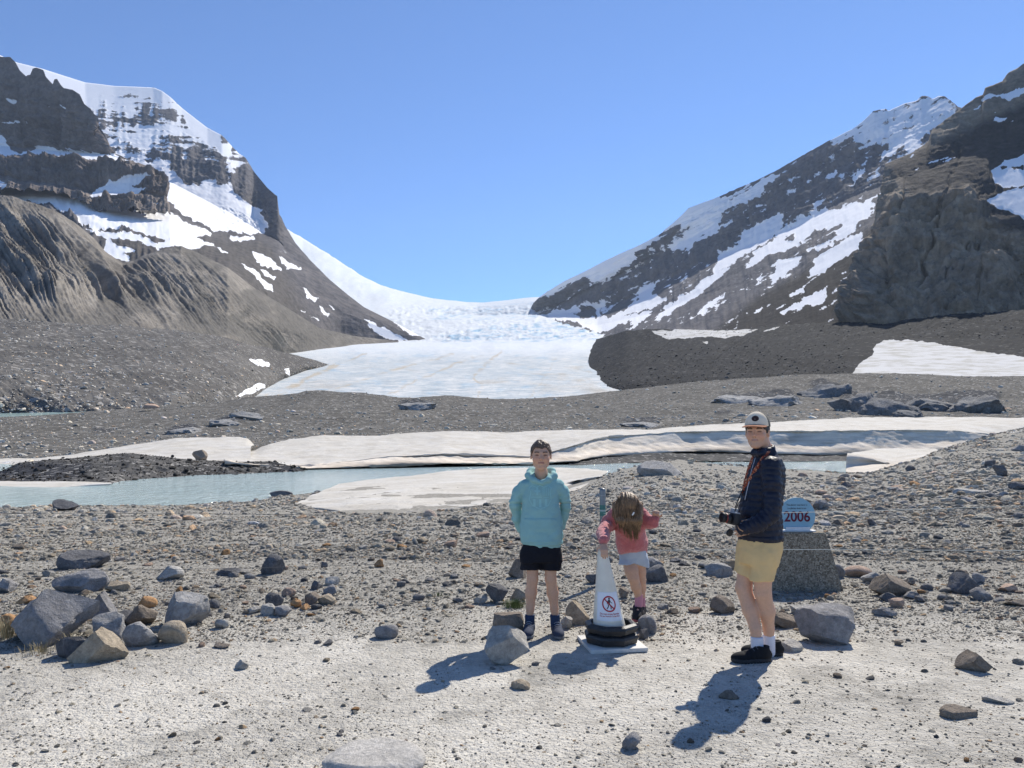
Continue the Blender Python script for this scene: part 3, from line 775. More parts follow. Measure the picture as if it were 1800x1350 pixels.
vd = t.n('TexVoronoi', Vector=v, Scale=13.0)
ra = t.n('SeparateColor', Color=va.outputs['Color']).outputs[0]
rb = t.n('SeparateColor', Color=vb.outputs['Color']).outputs[1]
rd = t.n('SeparateColor', Color=vd.outputs['Color']).outputs[2]
cs = [(0, (.10, .096, .09)), (.3, (.215, .203, .18)), (.6, (.33, .31, .27)), (.85, (.45, .42, .365)), (1, (.58, .55, .485))]
ca = t.ramp(ra, cs); cb = t.ramp(rb, cs); cd = t.ramp(rd, cs)
stone = t.mix(.5, t.mix(.35, cb, ca), cd)
stone = t.mix(.45, stone, t.ramp(n2, [(.3, (.19, .18, .158)), (.7, (.36, .34, .295))]))
dust = t.ramp(t.math('ADD', t.math('MULTIPLY', big, .5), t.math('MULTIPLY', n2, .5)), [(.34, (.38, .355, .31)), (.5, (.53, .50, .44)), (.66, (.62, .59, .525))])
dust = t.mix(t.rng(rb, .35, .9, 0, .42), dust, cb)
dust = t.mix(t.rng(ra, .78, .96, 0, .6), dust, ca)
tint = t.attr('tint')
patch = t.rng(t.noise(v, 1.5, 6, .65, .6), .5, .68, 0, .55)
c = t.mix(t.math('SUBTRACT', t.math('ADD', tint, t.math('MULTIPLY', t.math('SUBTRACT', n2, .5), .9)), patch, True), stone, dust)
wet = t.attr('wet')
c = t.mix(wet, c, (.085, .08, .072))
h = t.math('ADD', t.math('MULTIPLY', va.outputs['Distance'], -.5), t.math('MULTIPLY', vb.outputs['Distance'], -.25))
h = t.math('ADD', h, t.math('MULTIPLY', n2, .9))
m_gr = t.out(c, .95, t.bump(h, .02, .9))
ground = new_mesh('ground', np.stack([GX, GY, GZ], -1).reshape(-1, 3), grid_faces(*TH.shape)[:, ::-1].copy(), m_gr)
q = np.stack([GX, GY, GZ], -1)
gx, gy = wpx(np.stack([GX, np.maximum(GY, .3), GZ], -1))
PATH = [(-2600, 1200), (-300, 1185), (120, 1168), (220, 1150), (330, 1128), (480, 1112), (640, 1092), (760, 1112), (860, 1095), (1000, 1098), (1150, 1105), (1300, 1085), (1380, 1098), (1520, 1100), (1650, 1098), (1800, 1112), (4200, 1120), (4200, 90000), (-2600, 90000)]
pd = poly_sd(PATH, gx + 30 * fbm(st3(GX, GY, 0) * 1.3, 4), gy + 22 * fbm(st3(GX, GY, 5) * 1.3, 4), 80)
pth = sstep(-75, 45, pd)
pth = np.where(GY < 2.0, 1.0, pth) * (.62 + .38 * sstep(-.25, .3, fbm(st3(GX, GY, 3) / .8, 4)))
fattr(ground, 'tint', pth); fattr(ground, 'snow', np.full(pth.shape, -1.0))
fattr(ground, 'wet', sstep(RIVER_Z + .16, RIVER_Z + .02, GZ))
tag(ground, 'gravel and dust ground with a pale trodden path in front', kind='structure')

# ------------------------------------------------------------------ river
t = NT('milky_river_water')
v = t.coord((1, .45, 1), (0, 0, R(-12)))
w1 = t.noise(v, 1.6, 4, .6, .5); w2 = t.noise(t.coord((1, .6, 1)), 7.0, 4, .7)
foam = t.rng(t.math('ADD', t.math('MULTIPLY', w1, .6), t.math('MULTIPLY', t.noise(t.coord((.3, 1.2, 1)), .9, 6, .7), .5)), .66, .82)
c = t.mix(foam, t.ramp(t.noise(t.coord((.25, 1, 1)), .25, 5), [(.3, (.40, .51, .49)), (.7, (.50, .60, .57))]), (.75, .78, .78))
h = t.math('ADD', w1, t.math('MULTIPLY', w2, .35))
m_wt = t.out(c, .10, t.bump(h, .26, .9), Specular__IOR__Level=.35)
rv = new_mesh('river', np.array([(-140, 20, RIVER_Z), (140, 20, RIVER_Z), (140, 170, RIVER_Z), (-140, 170, RIVER_Z)]), [(0, 1, 2, 3)], m_wt, False)
tag(rv, 'milky turquoise meltwater river', kind='structure')
m_pond = plain('pond_water', (.38, .50, .47), .1, .5, .1, .5, .02, 2)
pp = [pxw(x, y, D) for x, y, D in ((-200, 740, 216), (60, 738, 231), (120, 736, 240), (172, 729, 252), (150, 723, 258), (60, 725.5, 250), (-200, 728, 238))]
tag(new_mesh('meltwater_pond', np.array(pp), [(0, 1, 2, 3, 4, 5, 6)], m_pond, False), kind='structure')  # pond surface, tilted up towards the viewpoint so that it shows

# ------------------------------------------------------------------ snow banks along the river
t = NT('old_dirty_snow')
v = t.coord()
n1 = t.noise(v, .35, 8, .65); n2 = t.noise(v, 4, 8, .75); n3 = t.noise(t.coord((.15, .6, 2.5)), 1.2, 6, .6, .4)
c = t.ramp(n1, [(.3, (.45, .415, .355)), (.5, (.54, .51, .455)), (.7, (.60, .58, .54))])
c = t.mix(t.rng(n2, .5, .78, 0, .6), c, (.34, .30, .24))
face_warm = t.ramp(n3, [(.3, (.50, .43, .34)), (.5, (.70, .61, .50)), (.7, (.82, .73, .61))])  # snow of the cut face, coloured lighter and warmer to offset its blue shade
c = t.mix(t.attr('face'), c, face_warm)
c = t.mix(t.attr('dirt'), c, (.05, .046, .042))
m_sn = t.out(c, .75, t.bump(t.math('ADD', n1, t.math('MULTIPLY', n2, .3)), .22, .7))
def bank(name, rows, nu, cnt, face, dirt, label, f=(0, 1), amp=.10, closed=None):
    """rows of (px,py,D): a thick body of snow; face / dirt: value per row"""
    u = u_grid(nu, 0, 1, *f)
    E = [row_eval(r, u) for r in rows]
    W = np.array([pxw(*e) for e in E])
    PXr = np.array([e[0] for e in E])
    K = len(rows)
    tt = np.concatenate([k + np.linspace(0, 1, cnt[k], endpoint=False) for k in range(K - 1)] + [[K - 1.0]])
    k = np.clip(np.floor(tt).astype(int), 0, K - 2); fr = (tt - k)[:, None, None]
    A0, A1, A2, A3 = W[np.clip(k - 1, 0, K - 1)], W[k], W[k + 1], W[np.clip(k + 2, 0, K - 1)]
    P = .5 * (2 * A1 + (A2 - A0) * fr + (2 * A0 - 5 * A1 + 4 * A2 - A3) * fr ** 2 + (3 * A1 - A0 - 3 * A2 + A3) * fr ** 3)
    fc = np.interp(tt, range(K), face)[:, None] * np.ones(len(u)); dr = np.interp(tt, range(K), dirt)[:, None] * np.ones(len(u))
    N = normals(P)
    d = amp * (fbm(P / np.array([4.0, 8.0, 2.0]), 4) * 2.2 + .8 * fbm(P / .8, 3)) * (1 + .3 * fc)
    P = P + N * d[..., None]
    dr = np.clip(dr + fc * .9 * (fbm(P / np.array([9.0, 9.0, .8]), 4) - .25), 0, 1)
    o = new_mesh(name, P.reshape(-1, 3), grid_faces(*P.shape[:2]), m_sn)
    fattr(o, 'face', fc); fattr(o, 'dirt', dr)
    tag(o, label, kind='structure')
    return o
lip = [(395, 811, 68), (440, 815, 69), (500, 817, 71), (540, 816, 73), (605, 810, 75), (683, 802, 77), (780, 796, 80), (878, 799, 83), (928, 801, 84), (965, 794, 86), (1014, 781, 88), (1040, 773, 92), (1072, 767, 96), (1150, 763, 100), (1204, 759, 102), (1307, 758, 104), (1444, 758, 106), (1569, 756, 110), (1680, 757, 114), (1760, 764, 118), (2100, 770, 122)]
bot = [(395, 812.5, 68), (440, 817, 69), (500, 820, 70.8), (540, 823.5, 72.8), (605, 822, 74.8), (683, 819, 76.8), (780, 815, 79.6), (878, 816, 82.6), (928, 815, 83.6), (965, 813, 85.5), (1014, 811, 87.5), (1040, 805, 91.5), (1072, 801, 95.5), (1150, 797, 99.6), (1204, 794, 101.6), (1307, 796, 103.6), (1444, 800, 105.6), (1569, 797, 109.6), (1680, 790, 113.6), (1760, 785, 117.6), (2100, 785, 121)]
bk = [(395, 806, 84), (450, 792, 100), (473, 780, 106), (508, 771, 112), (567, 766, 118), (644, 766, 120), (780, 757, 124), (878, 760, 126), (994, 756, 130), (1150, 754, 136), (1222, 748, 140), (1350, 742, 142), (1511, 734, 145), (1660, 733, 145), (1800, 734, 142), (2100, 734, 135)]
md = [(395, 809, 74), (450, 803, 84), (508, 792, 92), (567, 786, 96), (644, 784, 98), (780, 775, 102), (878, 777, 104), (950, 776, 106), (1014, 768, 108), (1072, 761, 112), (1150, 759, 116), (1222, 754, 120), (1350, 749, 122), (1511, 745, 125), (1660, 746, 127), (1800, 748, 128), (2100, 748, 126)]
sh = lambda rows, dy, dD: [(a, b + dy, c_ + dD) for a, b, c_ in rows]
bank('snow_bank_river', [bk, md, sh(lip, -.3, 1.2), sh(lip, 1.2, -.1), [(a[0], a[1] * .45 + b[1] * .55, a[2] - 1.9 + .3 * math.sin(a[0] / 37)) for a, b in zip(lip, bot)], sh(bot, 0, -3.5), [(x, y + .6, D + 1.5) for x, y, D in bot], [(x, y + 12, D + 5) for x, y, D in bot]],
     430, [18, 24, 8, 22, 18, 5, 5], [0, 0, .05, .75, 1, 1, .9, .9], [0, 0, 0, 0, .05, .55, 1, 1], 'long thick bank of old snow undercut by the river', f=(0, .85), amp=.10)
bank('snow_bank_left', [[(-300, 806, 95), (0, 806, 95), (60, 806, 96), (130, 799, 98), (200, 787, 104), (310, 771, 112), (350, 769, 113), (420, 768, 113), (437, 771, 112), (441, 776, 110), (447, 783, 106)],
     [(-300, 818, 84), (0, 818, 84), (130, 805, 86), (200, 797, 88), (310, 786, 92), (400, 785, 93), (441, 787, 92)],
     [(-300, 845, 68), (0, 840, 68), (60, 826, 70), (130, 815, 72), (230, 808, 74), (300, 815, 72), (441, 816, 74)], [(-300, 860, 66), (0, 855, 66), (130, 830, 68), (230, 822, 70), (441, 830, 70)]],
     200, [20, 26, 4], [0, 0, 0, .2], [0, 0, 0, 0], 'low snow patch behind the dark rocky mound at left', amp=.07)
bank('snow_shelf_left', [[(-300, 842, 51), (0, 846, 49), (80, 846, 49), (150, 847, 48), (195, 848.5, 47)], [(-300, 855, 46), (0, 856, 45), (80, 853, 45.5), (150, 850, 46), (196, 849.5, 46.5)], [(-300, 868, 42), (0, 868, 42), (40, 864, 43), (80, 859, 44), (150, 853, 45.5), (197, 850, 46.4)], [(-300, 873, 42), (0, 873, 42), (40, 868, 43), (80, 863, 44), (150, 856, 45.5), (197, 852, 46.4)]],
     120, [10, 10, 3], [0, 0, .1, .9], [0, 0, 0, .5], 'thin snow shelf at the river edge, far left', amp=.03)
def on_ground(rows, k):
    return [(x_, y_, gnd(x_, y_)[1] * k) for x_, y_ in rows]
bank('snow_tongue', [[(600, 850, 50), (640, 845, 51), (700, 837, 53), (780, 829, 56), (880, 822.5, 60), (950, 821.5, 61), (1020, 824, 58), (1070, 828.5, 50)],
     [(570, 862, 36), (640, 857, 38), (700, 851, 40), (800, 844, 41), (900, 841, 40), (970, 841, 38), (1020, 838, 35.5), (1060, 834, 33.5)],
     on_ground([(540, 876), (620, 876), (700, 874), (800, 866), (900, 859), (970, 855), (1010, 850), (1045, 842)], .970),
     on_ground([(521, 884), (560, 891), (620, 896), (700, 897), (800, 889), (870, 881), (950, 871), (1000, 860), (1035, 848)], .986),
     on_ground([(519, 887), (560, 896), (620, 902), (700, 903), (800, 895), (870, 887), (950, 877), (1000, 866), (1036, 853)], 1.02)],
     260, [24, 24, 24, 6], [0, 0, 0, 0, .6], [0, 0, 0, 0, .35], 'flat sandy snow tongue on the near river bank', amp=.05)
bank('snow_block', [[(1502, 795, 66), (1540, 789, 70), (1590, 787, 71), (1640, 789, 66), (1655, 793, 60)], [(1492, 797, 60), (1540, 796, 60), (1575, 803, 59), (1610, 800, 58), (1650, 797, 56)], [(1489, 799, 57), (1510, 801, 56.5), (1535, 806, 56), (1556, 813, 55), (1590, 811, 52), (1640, 803, 50)], [(1487, 824, 56), (1510, 821, 55.5), (1535, 817, 55.2), (1556, 815, 54.5), (1590, 822, 47), (1640, 812, 46)], [(1487, 832, 52), (1510, 834, 48), (1535, 834, 46), (1556, 833, 44), (1590, 829, 43), (1640, 818, 43)], [(1487, 838, 50), (1510, 840, 46), (1535, 840, 44), (1556, 839, 42), (1590, 835, 41), (1640, 824, 41)]],
     120, [12, 14, 16, 14, 4], [0, 0, .3, .9, 0, .3], [0, 0, 0, .15, 0, .1], 'broken block of old snow beside the river on the right', amp=.05)

# dark rocky mound between the left snow and the river
m_mnd = terr_mat('dark_mound_rubble', [(.28, (.05, .05, .05)), (.5, (.10, .097, .092)), (.78, (.17, .162, .15))], .4, 3.0, bump=.14, speck=(3.0, .84, .7), alt=(.055, .056, .06), contrast=(.5, 1.5))
def dJ(px, py, P, tt, s):
    q = P
    k = np.clip(tt * 5, .2, 1)
    slab = sstep(-4, 6, poly_sd([(-50, 835), (60, 812), (160, 815), (150, 840), (60, 850), (-50, 860)], px, py, 6))
    return k * ((1 - .7 * slab) * (.42 * ridged(q / 2.2, 4, .6) + .16 * fbm(q / .5, 3)) + .5 * fbm(q / 6, 3))
def tJ(px, py, P):
    return np.maximum(sstep(-4, 6, poly_sd([(-50, 835), (60, 812), (160, 815), (150, 840), (60, 850), (-50, 860)], px, py, 6)), sstep(460, 490, px))
sheet('rocky_mound', [
    [(-300, 850, 60), (-40, 838, 60), (0, 829, 60), (33, 813, 60), (77, 808, 60), (120, 806), (160, 802, 62), (227, 796, 63), (283, 802, 65), (333, 808, 67), (380, 810), (417, 812, 68), (477, 811, 69), (520, 821, 69), (545, 831, 68)],
    [(-300, 852, 56), (0, 838, 56), (100, 826, 56), (227, 818, 57), (333, 822, 61), (417, 824, 64), (500, 826, 66), (545, 833, 67)],
    [(-300, 856, 52), (0, 848, 50), (100, 848, 49), (190, 846, 50), (250, 842, 54), (333, 838, 58), (417, 836, 61), (500, 835, 64), (545, 834.5, 66)],
    [(-300, 880, 47), (0, 870, 46), (100, 862, 46), (190, 862, 46), (250, 858, 49), (333, 852, 54), (417, 847, 58), (500, 842, 62), (545, 838, 65)]],
    300, 90, m_mnd, dJ, back=(6, 2.2), tint=tJ, f=(.3, 1), smooth=True, facing=2.5, label='low mound of dark rubble at the far bank of the river')
# dark bank of rubble under the snow, right of the boy
sheet('far_bank', [
    [(1000, 812, 86), (1040, 806, 89), (1072, 801, 93), (1150, 797, 97), (1300, 796, 101), (1444, 799, 103.5), (1569, 796, 107), (1700, 790, 112), (2000, 788, 118)],
    [(1000, 814, 84), (1040, 811, 86.5), (1072, 808, 90), (1150, 804.5, 94), (1300, 803.5, 97.5), (1444, 804.5, 100), (1569, 803, 104), (1700, 801, 108), (2000, 800, 114)],
    [(1000, 818, 81), (1040, 816.5, 83.5), (1072, 815, 87), (1150, 813.5, 90), (1300, 812, 93.5), (1444, 811.5, 95.5), (1569, 811, 99), (1700, 809, 103), (2000, 807, 109)]],
    200, 24, m_mnd, dJ, facing=3, label='dark gravel bank beneath the undercut snow')
# ------------------------------------------------------------------ stones
def ico(sub):
    bm = bmesh.new()
    bmesh.ops.create_icosphere(bm, subdivisions=sub, radius=1.0)
    V = np.array([v.co[:] for v in bm.verts]); F = np.array([[v.index for v in f.verts] for f in bm.faces])
    bm.free()
    return V, F
ICO = {k: ico(k) for k in (1, 2, 3, 4, 5)}
def rock_shape(seed, sub=3, ncut=9, dmin=.55, dmax=.85, rough=.05, cuts=(), rscale=1.6, fine=.0):
    rs = np.random.RandomState(seed)
    V, F = ICO[sub]
    V = V.copy()
    cl = [(np.array(n, float) / np.linalg.norm(n), d) for n, d in cuts]
    for k in range(ncut):
        n = rs.normal(size=3); n /= np.linalg.norm(n)
        cl.append((n, rs.uniform(dmin, dmax)))
    for it in range(3):
        for n, d in cl:
            s = V @ n - d
            V = V - np.where(s > 0, s, 0)[:, None] * n
    if rough:
        nrm = V / np.maximum(np.linalg.norm(V, axis=1, keepdims=True), 1e-6)
        V = V + nrm * (rough * fbm(V * rscale + seed * 3.1, 4, .6) + fine * ridged(V * 6 + seed, 3))[:, None]
    lo, hi = V.min(0), V.max(0)
    return (V - (lo + hi) / 2) / (hi - lo), F          # unit box

def stone_mat(name, base, vary=.35, warm=None, scale=1.0, random=False, spots=.0, rough_=.88):
    t = NT(name)
    tc = t.n('TexCoord')
    oi = t.n('ObjectInfo')
    off = t.n('VectorMath', _operation='SCALE', Scale=0.0)
    v = t.n('VectorMath', _operation='ADD')
    rv_ = t.n('CombineXYZ', X=t.math('MULTIPLY', oi.outputs['Random'], 37.0), Y=t.math('MULTIPLY', oi.outputs['Random'], 91.0), Z=0.0)
    t.set(v, '0', tc.outputs['Object']); t.set(v, '1', rv_.outputs[0])
    v = v.outputs[0]
    n1 = t.noise(v, 2.2 * scale, 8, .65, .3); n2 = t.noise(v, 14 * scale, 8, .7); n3 = t.noise(v, 60 * scale, 5, .7)
    b = np.array(base)
    if random:
        c0 = t.ramp(oi.outputs['Random'], [(.0, tuple(b * .38)), (.12, tuple(b * .62)), (.35, tuple(b * .9)), (.62, tuple(b * np.array([1.25, 1.17, 1.02]))), (.8, tuple(b * 1.35)), (.9, tuple(b * np.array([1.6, 1.22, .85]))), (.95, tuple(b * np.array([1.35, .95, .68]))), (1.0, tuple(np.minimum(b * 2.1, .6)))])
    else:
        c0 = tuple(b) + (1,)
    k = t.rng(n1, .28, .72, 1 - vary, 1 + vary, False)
    k2 = t.rng(n2, .28, .72, .62, 1.38, False)
    kk = t.math('MULTIPLY', t.math('MULTIPLY', k, k2), t.rng(n3, .3, .7, .85, 1.15, False))
    c = t.mix(1.0, c0, t.n('CombineXYZ', X=kk, Y=kk, Z=kk).outputs[0], 'MULTIPLY')
    if warm is not None:
        c = t.mix(t.rng(t.noise(v, 1.4 * scale, 5), .5, .72, 0, .8), c, warm)
    if spots:
        c = t.mix(t.rng(n2, .66, .74, 0, spots), c, (.5, .49, .46))
    h = t.math('ADD', t.math('MULTIPLY', n2, .6), t.math('MULTIPLY', n3, .25))
    h = t.math('ADD', h, n1)
    return t.out(c, rough_, t.bump(h, .065 / scale, 1.0), Specular__IOR__Level=.1)
ROCKM = {
    'dark': stone_mat('dark_slate_stone', (.15, .147, .148), .35, scale=1.6, spots=.25),
    'grey': stone_mat('grey_limestone', (0.268, 0.258, 0.252), .3, scale=1.6, spots=.3),
    'pale': stone_mat('pale_limestone', (0.406, 0.384, 0.346), .25, scale=1.6),
    'tan': stone_mat('tan_sandstone', (0.365, 0.305, 0.228), .28, scale=1.6),
    'brown': stone_mat('brown_siltstone', (0.243, 0.202, 0.161), .28, scale=1.6),
    'orange': stone_mat('ochre_sandstone', (0.446, 0.260, 0.130), .3, scale=1.6),
    'pink': stone_mat('pinkish_sandstone', (0.446, 0.325, 0.247), .25, scale=1.6),
    'crack': stone_mat('pale_veined_limestone', (0.324, 0.312, 0.296), .3, scale=2.2, spots=.6),
    'smooth': stone_mat('smooth_pale_slab_stone', (0.487, 0.461, 0.420), .12, scale=3.0, spots=.15),
}
def hero(px, py, w, h, mk, seed, label, dr=.8, cuts=(), ncut=12, sub=4, rough=.12, sink=.22, rz=None, D=None, fine=.035, rnd=(.45, .82), pos=None, group=None):
    q = gnd(px, py) if D is None else pxw(px, py, D)
    if D is None:
        D = q[1]
    s = D / FPX
    V, F = rock_shape(seed, sub, ncut, rnd[0], rnd[1], rough, cuts, fine=fine)
    W, H = w * s, h * s * 1.02 / (1 - sink)
    dp = W * dr
    V = V * np.array([W, dp, H])
    o = new_mesh('boulder' if W > .25 else 'stone', V, F, ROCKM[mk])
    if fine < .001 or rough < .05:
        pass
    me = o.data
    try:
        me.set_sharp_from_angle(angle=R(32))
    except Exception:
        pass
    o.location = (q[0] + (px - 900) / FPX * dp * .42, q[1] + dp * .42, q[2] + H * (.5 - sink))
    if rz: o.rotation_euler = (0, 0, R(rz))
    tag(o, label, 'boulder' if W > .25 else 'stone', group)
    return o
random.seed(4)
ROCKM['bed'] = stone_mat('dark_bedrock', (.20, .198, .195), .35, scale=.16, spots=.3)
ROCKM['bedpale'] = stone_mat('pale_bedrock', (.30, .295, .285), .35, scale=.16, spots=.4)
HV = np.empty(len(hills.data.vertices) * 3, np.float32); hills.data.vertices.foreach_get('co', HV); HV = HV.reshape(-1, 3)
HX, HY = wpx(HV)
def hill_depth(px, py):
    return float(HV[np.argmin((HX - px) ** 2 + 4 * (HY - py) ** 2 + 1e6 * (HV[:, 1] > 262))][1])
for k, (x, y, w, h, mk, nm) in enumerate([(1450, 700, 70, 34, 'bed', 'dark bedrock outcrop on the hills, leftmost of the right group'), (1498, 722, 66, 40, 'bed', 'dark hump of bedrock second from the left in the right group'), (1560, 730, 84, 40, 'bed', 'broad dark bedrock hump in the middle of the right group'),
        (1640, 722, 96, 30, 'bed', 'low dark bedrock hump right of the middle of the group'), (1715, 724, 84, 36, 'bed', 'dark layered bedrock hump farthest right in the group'), (1600, 738, 50, 22, 'bed', 'small dark bedrock lump in front of the right group'),
        (1300, 708, 76, 20, 'bedpale', 'grey bedrock rib on the hills left of the dark outcrops'), (1372, 714, 84, 26, 'bedpale', 'grey bedrock rib on the hills above the head of the man'), (733, 721, 56, 18, 'bedpale', 'pale bedrock knob on the hills left of the boy'),
        (395, 748, 44, 14, 'bedpale', 'pale bedrock slab on the left of the distant hills'), (438, 738, 50, 18, 'bedpale', 'pale bedrock knob above the left snow patch'), (322, 762, 56, 14, 'bedpale', 'low pale bedrock patch above the left snow patch'), (1125, 751, 60, 12, 'bedpale', 'low grey bedrock patch just above the snow bank')]):
    hero(x, y, w * 1.25, h * .85, mk, 310 + k, nm, .9, [((rs_ := ((k * 37) % 7 - 3) / 9, -.35, .9), .5)], 10, 4, .32, sink=.48, D=hill_depth(x, y) - 1.0, fine=.06)
PYR = [((.75, -.35, .62), .36), ((-.72, -.3, .62), .40), ((.1, -.8, .55), .42), ((0, .7, .6), .5)]
TRI = [((.82, 0, .6), .34), ((-.8, -.1, .6), .36), ((0, -1, .25), .5)]
FLAT = [((.15, -.25, 1), .42), ((0, 0, -1), .5)]
hero(88, 1137, 142, 88, 'grey', 11, 'largest dark grey boulder with a peaked top at the left edge', .8, [((.62, -.5, .6), .36), ((-.75, -.25, .55), .42), ((-.1, .7, .6), .4), ((-.2, -.9, .2), .55)], 5, 4, .09)
hero(128, 1160, 62, 36, 'dark', 12, 'small dark rock squeezed left of the tan triangular rock', .8)
hero(175, 1168, 90, 54, 'tan', 13, 'tan triangular rock in front of the big peaked boulder', .6, TRI, 4, 4, .06)
hero(190, 1127, 62, 40, 'crack', 14, 'grey and white rock between the peaked boulder and the crackled one', .8)
hero(248, 1138, 62, 38, 'crack', 15, 'dark crackled round rock beside the tan rounded boulder', .8, (), 7, 4, .1, fine=.05)
hero(306, 1133, 52, 36, 'tan', 16, 'tan rounded boulder at the front right of the left rock pile', .8, (), 6, 4, .05, fine=.0)
hero(325, 1104, 76, 54, 'crack', 17, 'pale blocky grey boulder at the right end of the left rock pile', .7, [((.2, -.2, 1), .5), ((1, -.3, .1), .55), ((-.9, -.4, .3), .55)], 5, 4, .08, fine=.05)
hero(248, 1103, 54, 36, 'brown', 18, 'brown grey block in the middle of the left rock pile', .8)
hero(220, 1100, 40, 22, 'dark', 19, 'small dark rock at the back of the left rock pile', .9)
hero(181, 1087, 50, 40, 'grey', 20, 'faceted grey rock standing at the back of the left rock pile', .8, TRI, 4)
hero(146, 1077, 30, 22, 'tan', 21, 'small cream rock behind the peaked boulder', .9)
hero(143, 1042, 94, 34, 'grey', 22, 'long rounded grey boulder behind the left rock pile', .6, [((-.3, -.3, 1), .55)], 6, 4, .06)
hero(145, 1000, 86, 26, 'dark', 23, 'dark flat slab lying left of the rope line', .7, FLAT, 6, 4, .08)
hero(480, 1011, 40, 32, 'dark', 24, 'dark upright rock alone on the gravel left of the boy', .9, (), 7, 4, .08)
hero(404, 1012, 40, 11, 'dark', 25, 'low dark stone left of the dark upright rock', .8)
hero(300, 1021, 46, 22, 'pale', 26, 'pale rounded flat stone on the gravel at left', .8, (), 4, 4, .04, fine=0)
hero(8, 1044, 34, 24, 'grey', 27, 'grey boulder cut by the left edge of the picture', .9)
hero(10, 1112, 34, 28, 'orange', 28, 'ochre rock beside the dry grass at the left edge', .9)
hero(205, 1043, 44, 16, 'tan', 29, 'tan flat stone right of the long rounded grey boulder', .8)
hero(48, 1062, 34, 11, 'orange', 30, 'orange flat stone above the peaked boulder', .8)
hero(258, 1071, 36, 18, 'orange', 31, 'rounded ochre stone behind the left rock pile', .8, (), 4, 4, .04, fine=0)
hero(390, 1106, 25, 15, 'pale', 32, 'pale oval stone right of the left rock pile', .8, (), 3, 4, .03, fine=0)
hero(376, 1071, 23, 15, 'dark', 33, 'dark capped stone right of the blocky grey boulder', .8)
hero(112, 899, 48, 20, 'dark', 34, 'dark rock at the near edge of the river', .7, (), 6, 4, .12, fine=.06)
hero(494, 871, 42, 8, 'dark', 35, 'long low rock awash in the river shallows', .5, (), 6, 4, .1, sink=.45, D=36.5)
hero(891, 1173, 78, 62, 'pale', 36, 'big pale faceted rock in front of the boy', .85, [((-.35, -.55, .75), .48), ((.75, -.2, .65), .5), ((.1, .5, .8), .5), ((-.9, 0, .3), .6), ((.2, -1, -.1), .6)], 3, 4, .05, sink=.06, fine=.01)
hero(893, 1117, 56, 34, 'brown', 37, 'brown grey block behind the big pale faceted rock', .7, [((0, 0, 1), .55), ((1, 0, .1), .6), ((-1, 0, .1), .6)], 4)
hero(909, 1017, 32, 32, 'brown', 38, 'rounded brown boulder behind the boy', .8, (), 5, 4, .05, fine=0)
hero(912, 1057, 32, 19, 'tan', 39, 'pale brown block left of the boy by the green cushion plant', .8)
hero(874, 1062, 40, 30, 'dark', 40, 'pair-topped dark rock left of the green cushion plant', .8)
hero(845, 1064, 26, 14, 'pale', 41, 'pale angular stone left of the dark rock near the boy', .8)
hero(1015, 1099, 42, 38, 'tan', 42, 'tan rounded boulder between the boy and the white cone', .85, (), 5, 4, .04, fine=0)
hero(996, 1107, 22, 20, 'pale', 43, 'pale angular stone beside the shoe of the boy', .8)
hero(679, 1125, 42, 22, 'grey', 44, 'rounded grey stone alone at the edge of the path', .8, (), 4, 4, .05, fine=0)
hero(1138, 1117, 32, 30, 'grey', 45, 'rounded grey rock under the foot of the girl', .9, (), 5, 4, .05, fine=.0)
hero(1132, 1126, 18, 18, 'dark', 46, 'small dark stone below the foot of the girl', .9)
hero(1155, 1024, 44, 28, 'dark', 47, 'dark rock to the right of the girl', .9)
hero(1150, 1000, 36, 18, 'grey', 48, 'grey block behind the dark rock right of the girl', .9)
hero(1040, 1028, 22, 16, 'dark', 49, 'small black stone left of the cone', .8)
hero(1097, 1052, 20, 18, 'brown', 50, 'brown stone right of the cone behind the girl', .8)
hero(1455, 1137, 106, 60, 'grey', 51, 'large grey boulder with a pale flat tilted top behind the man', .7, [((.10, -.18, 1), .40), ((-.85, -.3, .35), .60), ((.70, -.4, .55), .58), ((.1, -1, .30), .55), ((-.45, -.8, .25), .62)], 4, 4, .09, sink=.22)
hero(1383, 1106, 54, 24, 'brown', 52, 'leaning slab left of the large flat-topped boulder', .6, [((.5, -.3, .8), .3)], 5)
hero(1420, 1085, 60, 14, 'pale', 53, 'low pale slab behind the large flat-topped boulder', .7, FLAT, 4)
hero(1388, 1150, 44, 16, 'pale', 54, 'flat pale slab beside the shoes of the man', .9, FLAT, 4, 4, .04)
hero(1568, 1049, 72, 34, 'brown', 55, 'brown wedge-shaped boulder right of the concrete block', .6, [((.55, -.25, .8), .36), ((-.8, -.1, .6), .4)], 4, 4, .05)
hero(1560, 1058, 28, 14, 'dark', 56, 'small dark stone in front of the brown wedge boulder', .8)
hero(1603, 1055, 30, 12, 'grey', 57, 'small grey block at the right foot of the brown wedge boulder', .8)
hero(1508, 1016, 50, 18, 'pink', 58, 'pinkish flat rounded boulder right of the concrete block', .7, (), 4, 4, .04, fine=0)
hero(1474, 1016, 22, 22, 'grey', 59, 'grey rounded stone touching the concrete block', .9, (), 5)
hero(1531, 1027, 30, 18, 'crack', 60, 'pale grey rock below the pinkish boulder', .8)
hero(1693, 1046, 50, 34, 'dark', 61, 'dark boulder at right among the stones', .8, (), 8, 4, .1)
hero(1725, 1057, 40, 22, 'grey', 62, 'grey rock in front of the dark boulder at right', .8)
hero(1718, 1026, 24, 17, 'grey', 63, 'rounded bluish stone behind the dark boulder at right', .8, (), 4, 4, .04, fine=0)
hero(1690, 1018, 26, 14, 'brown', 64, 'brown stone behind the dark boulder at right', .8)
hero(1770, 1041, 30, 12, 'pink', 65, 'pinkish brown stone near the right edge', .8)
hero(1785, 1066, 40, 10, 'brown', 66, 'flat brown shard at the right edge', .7)
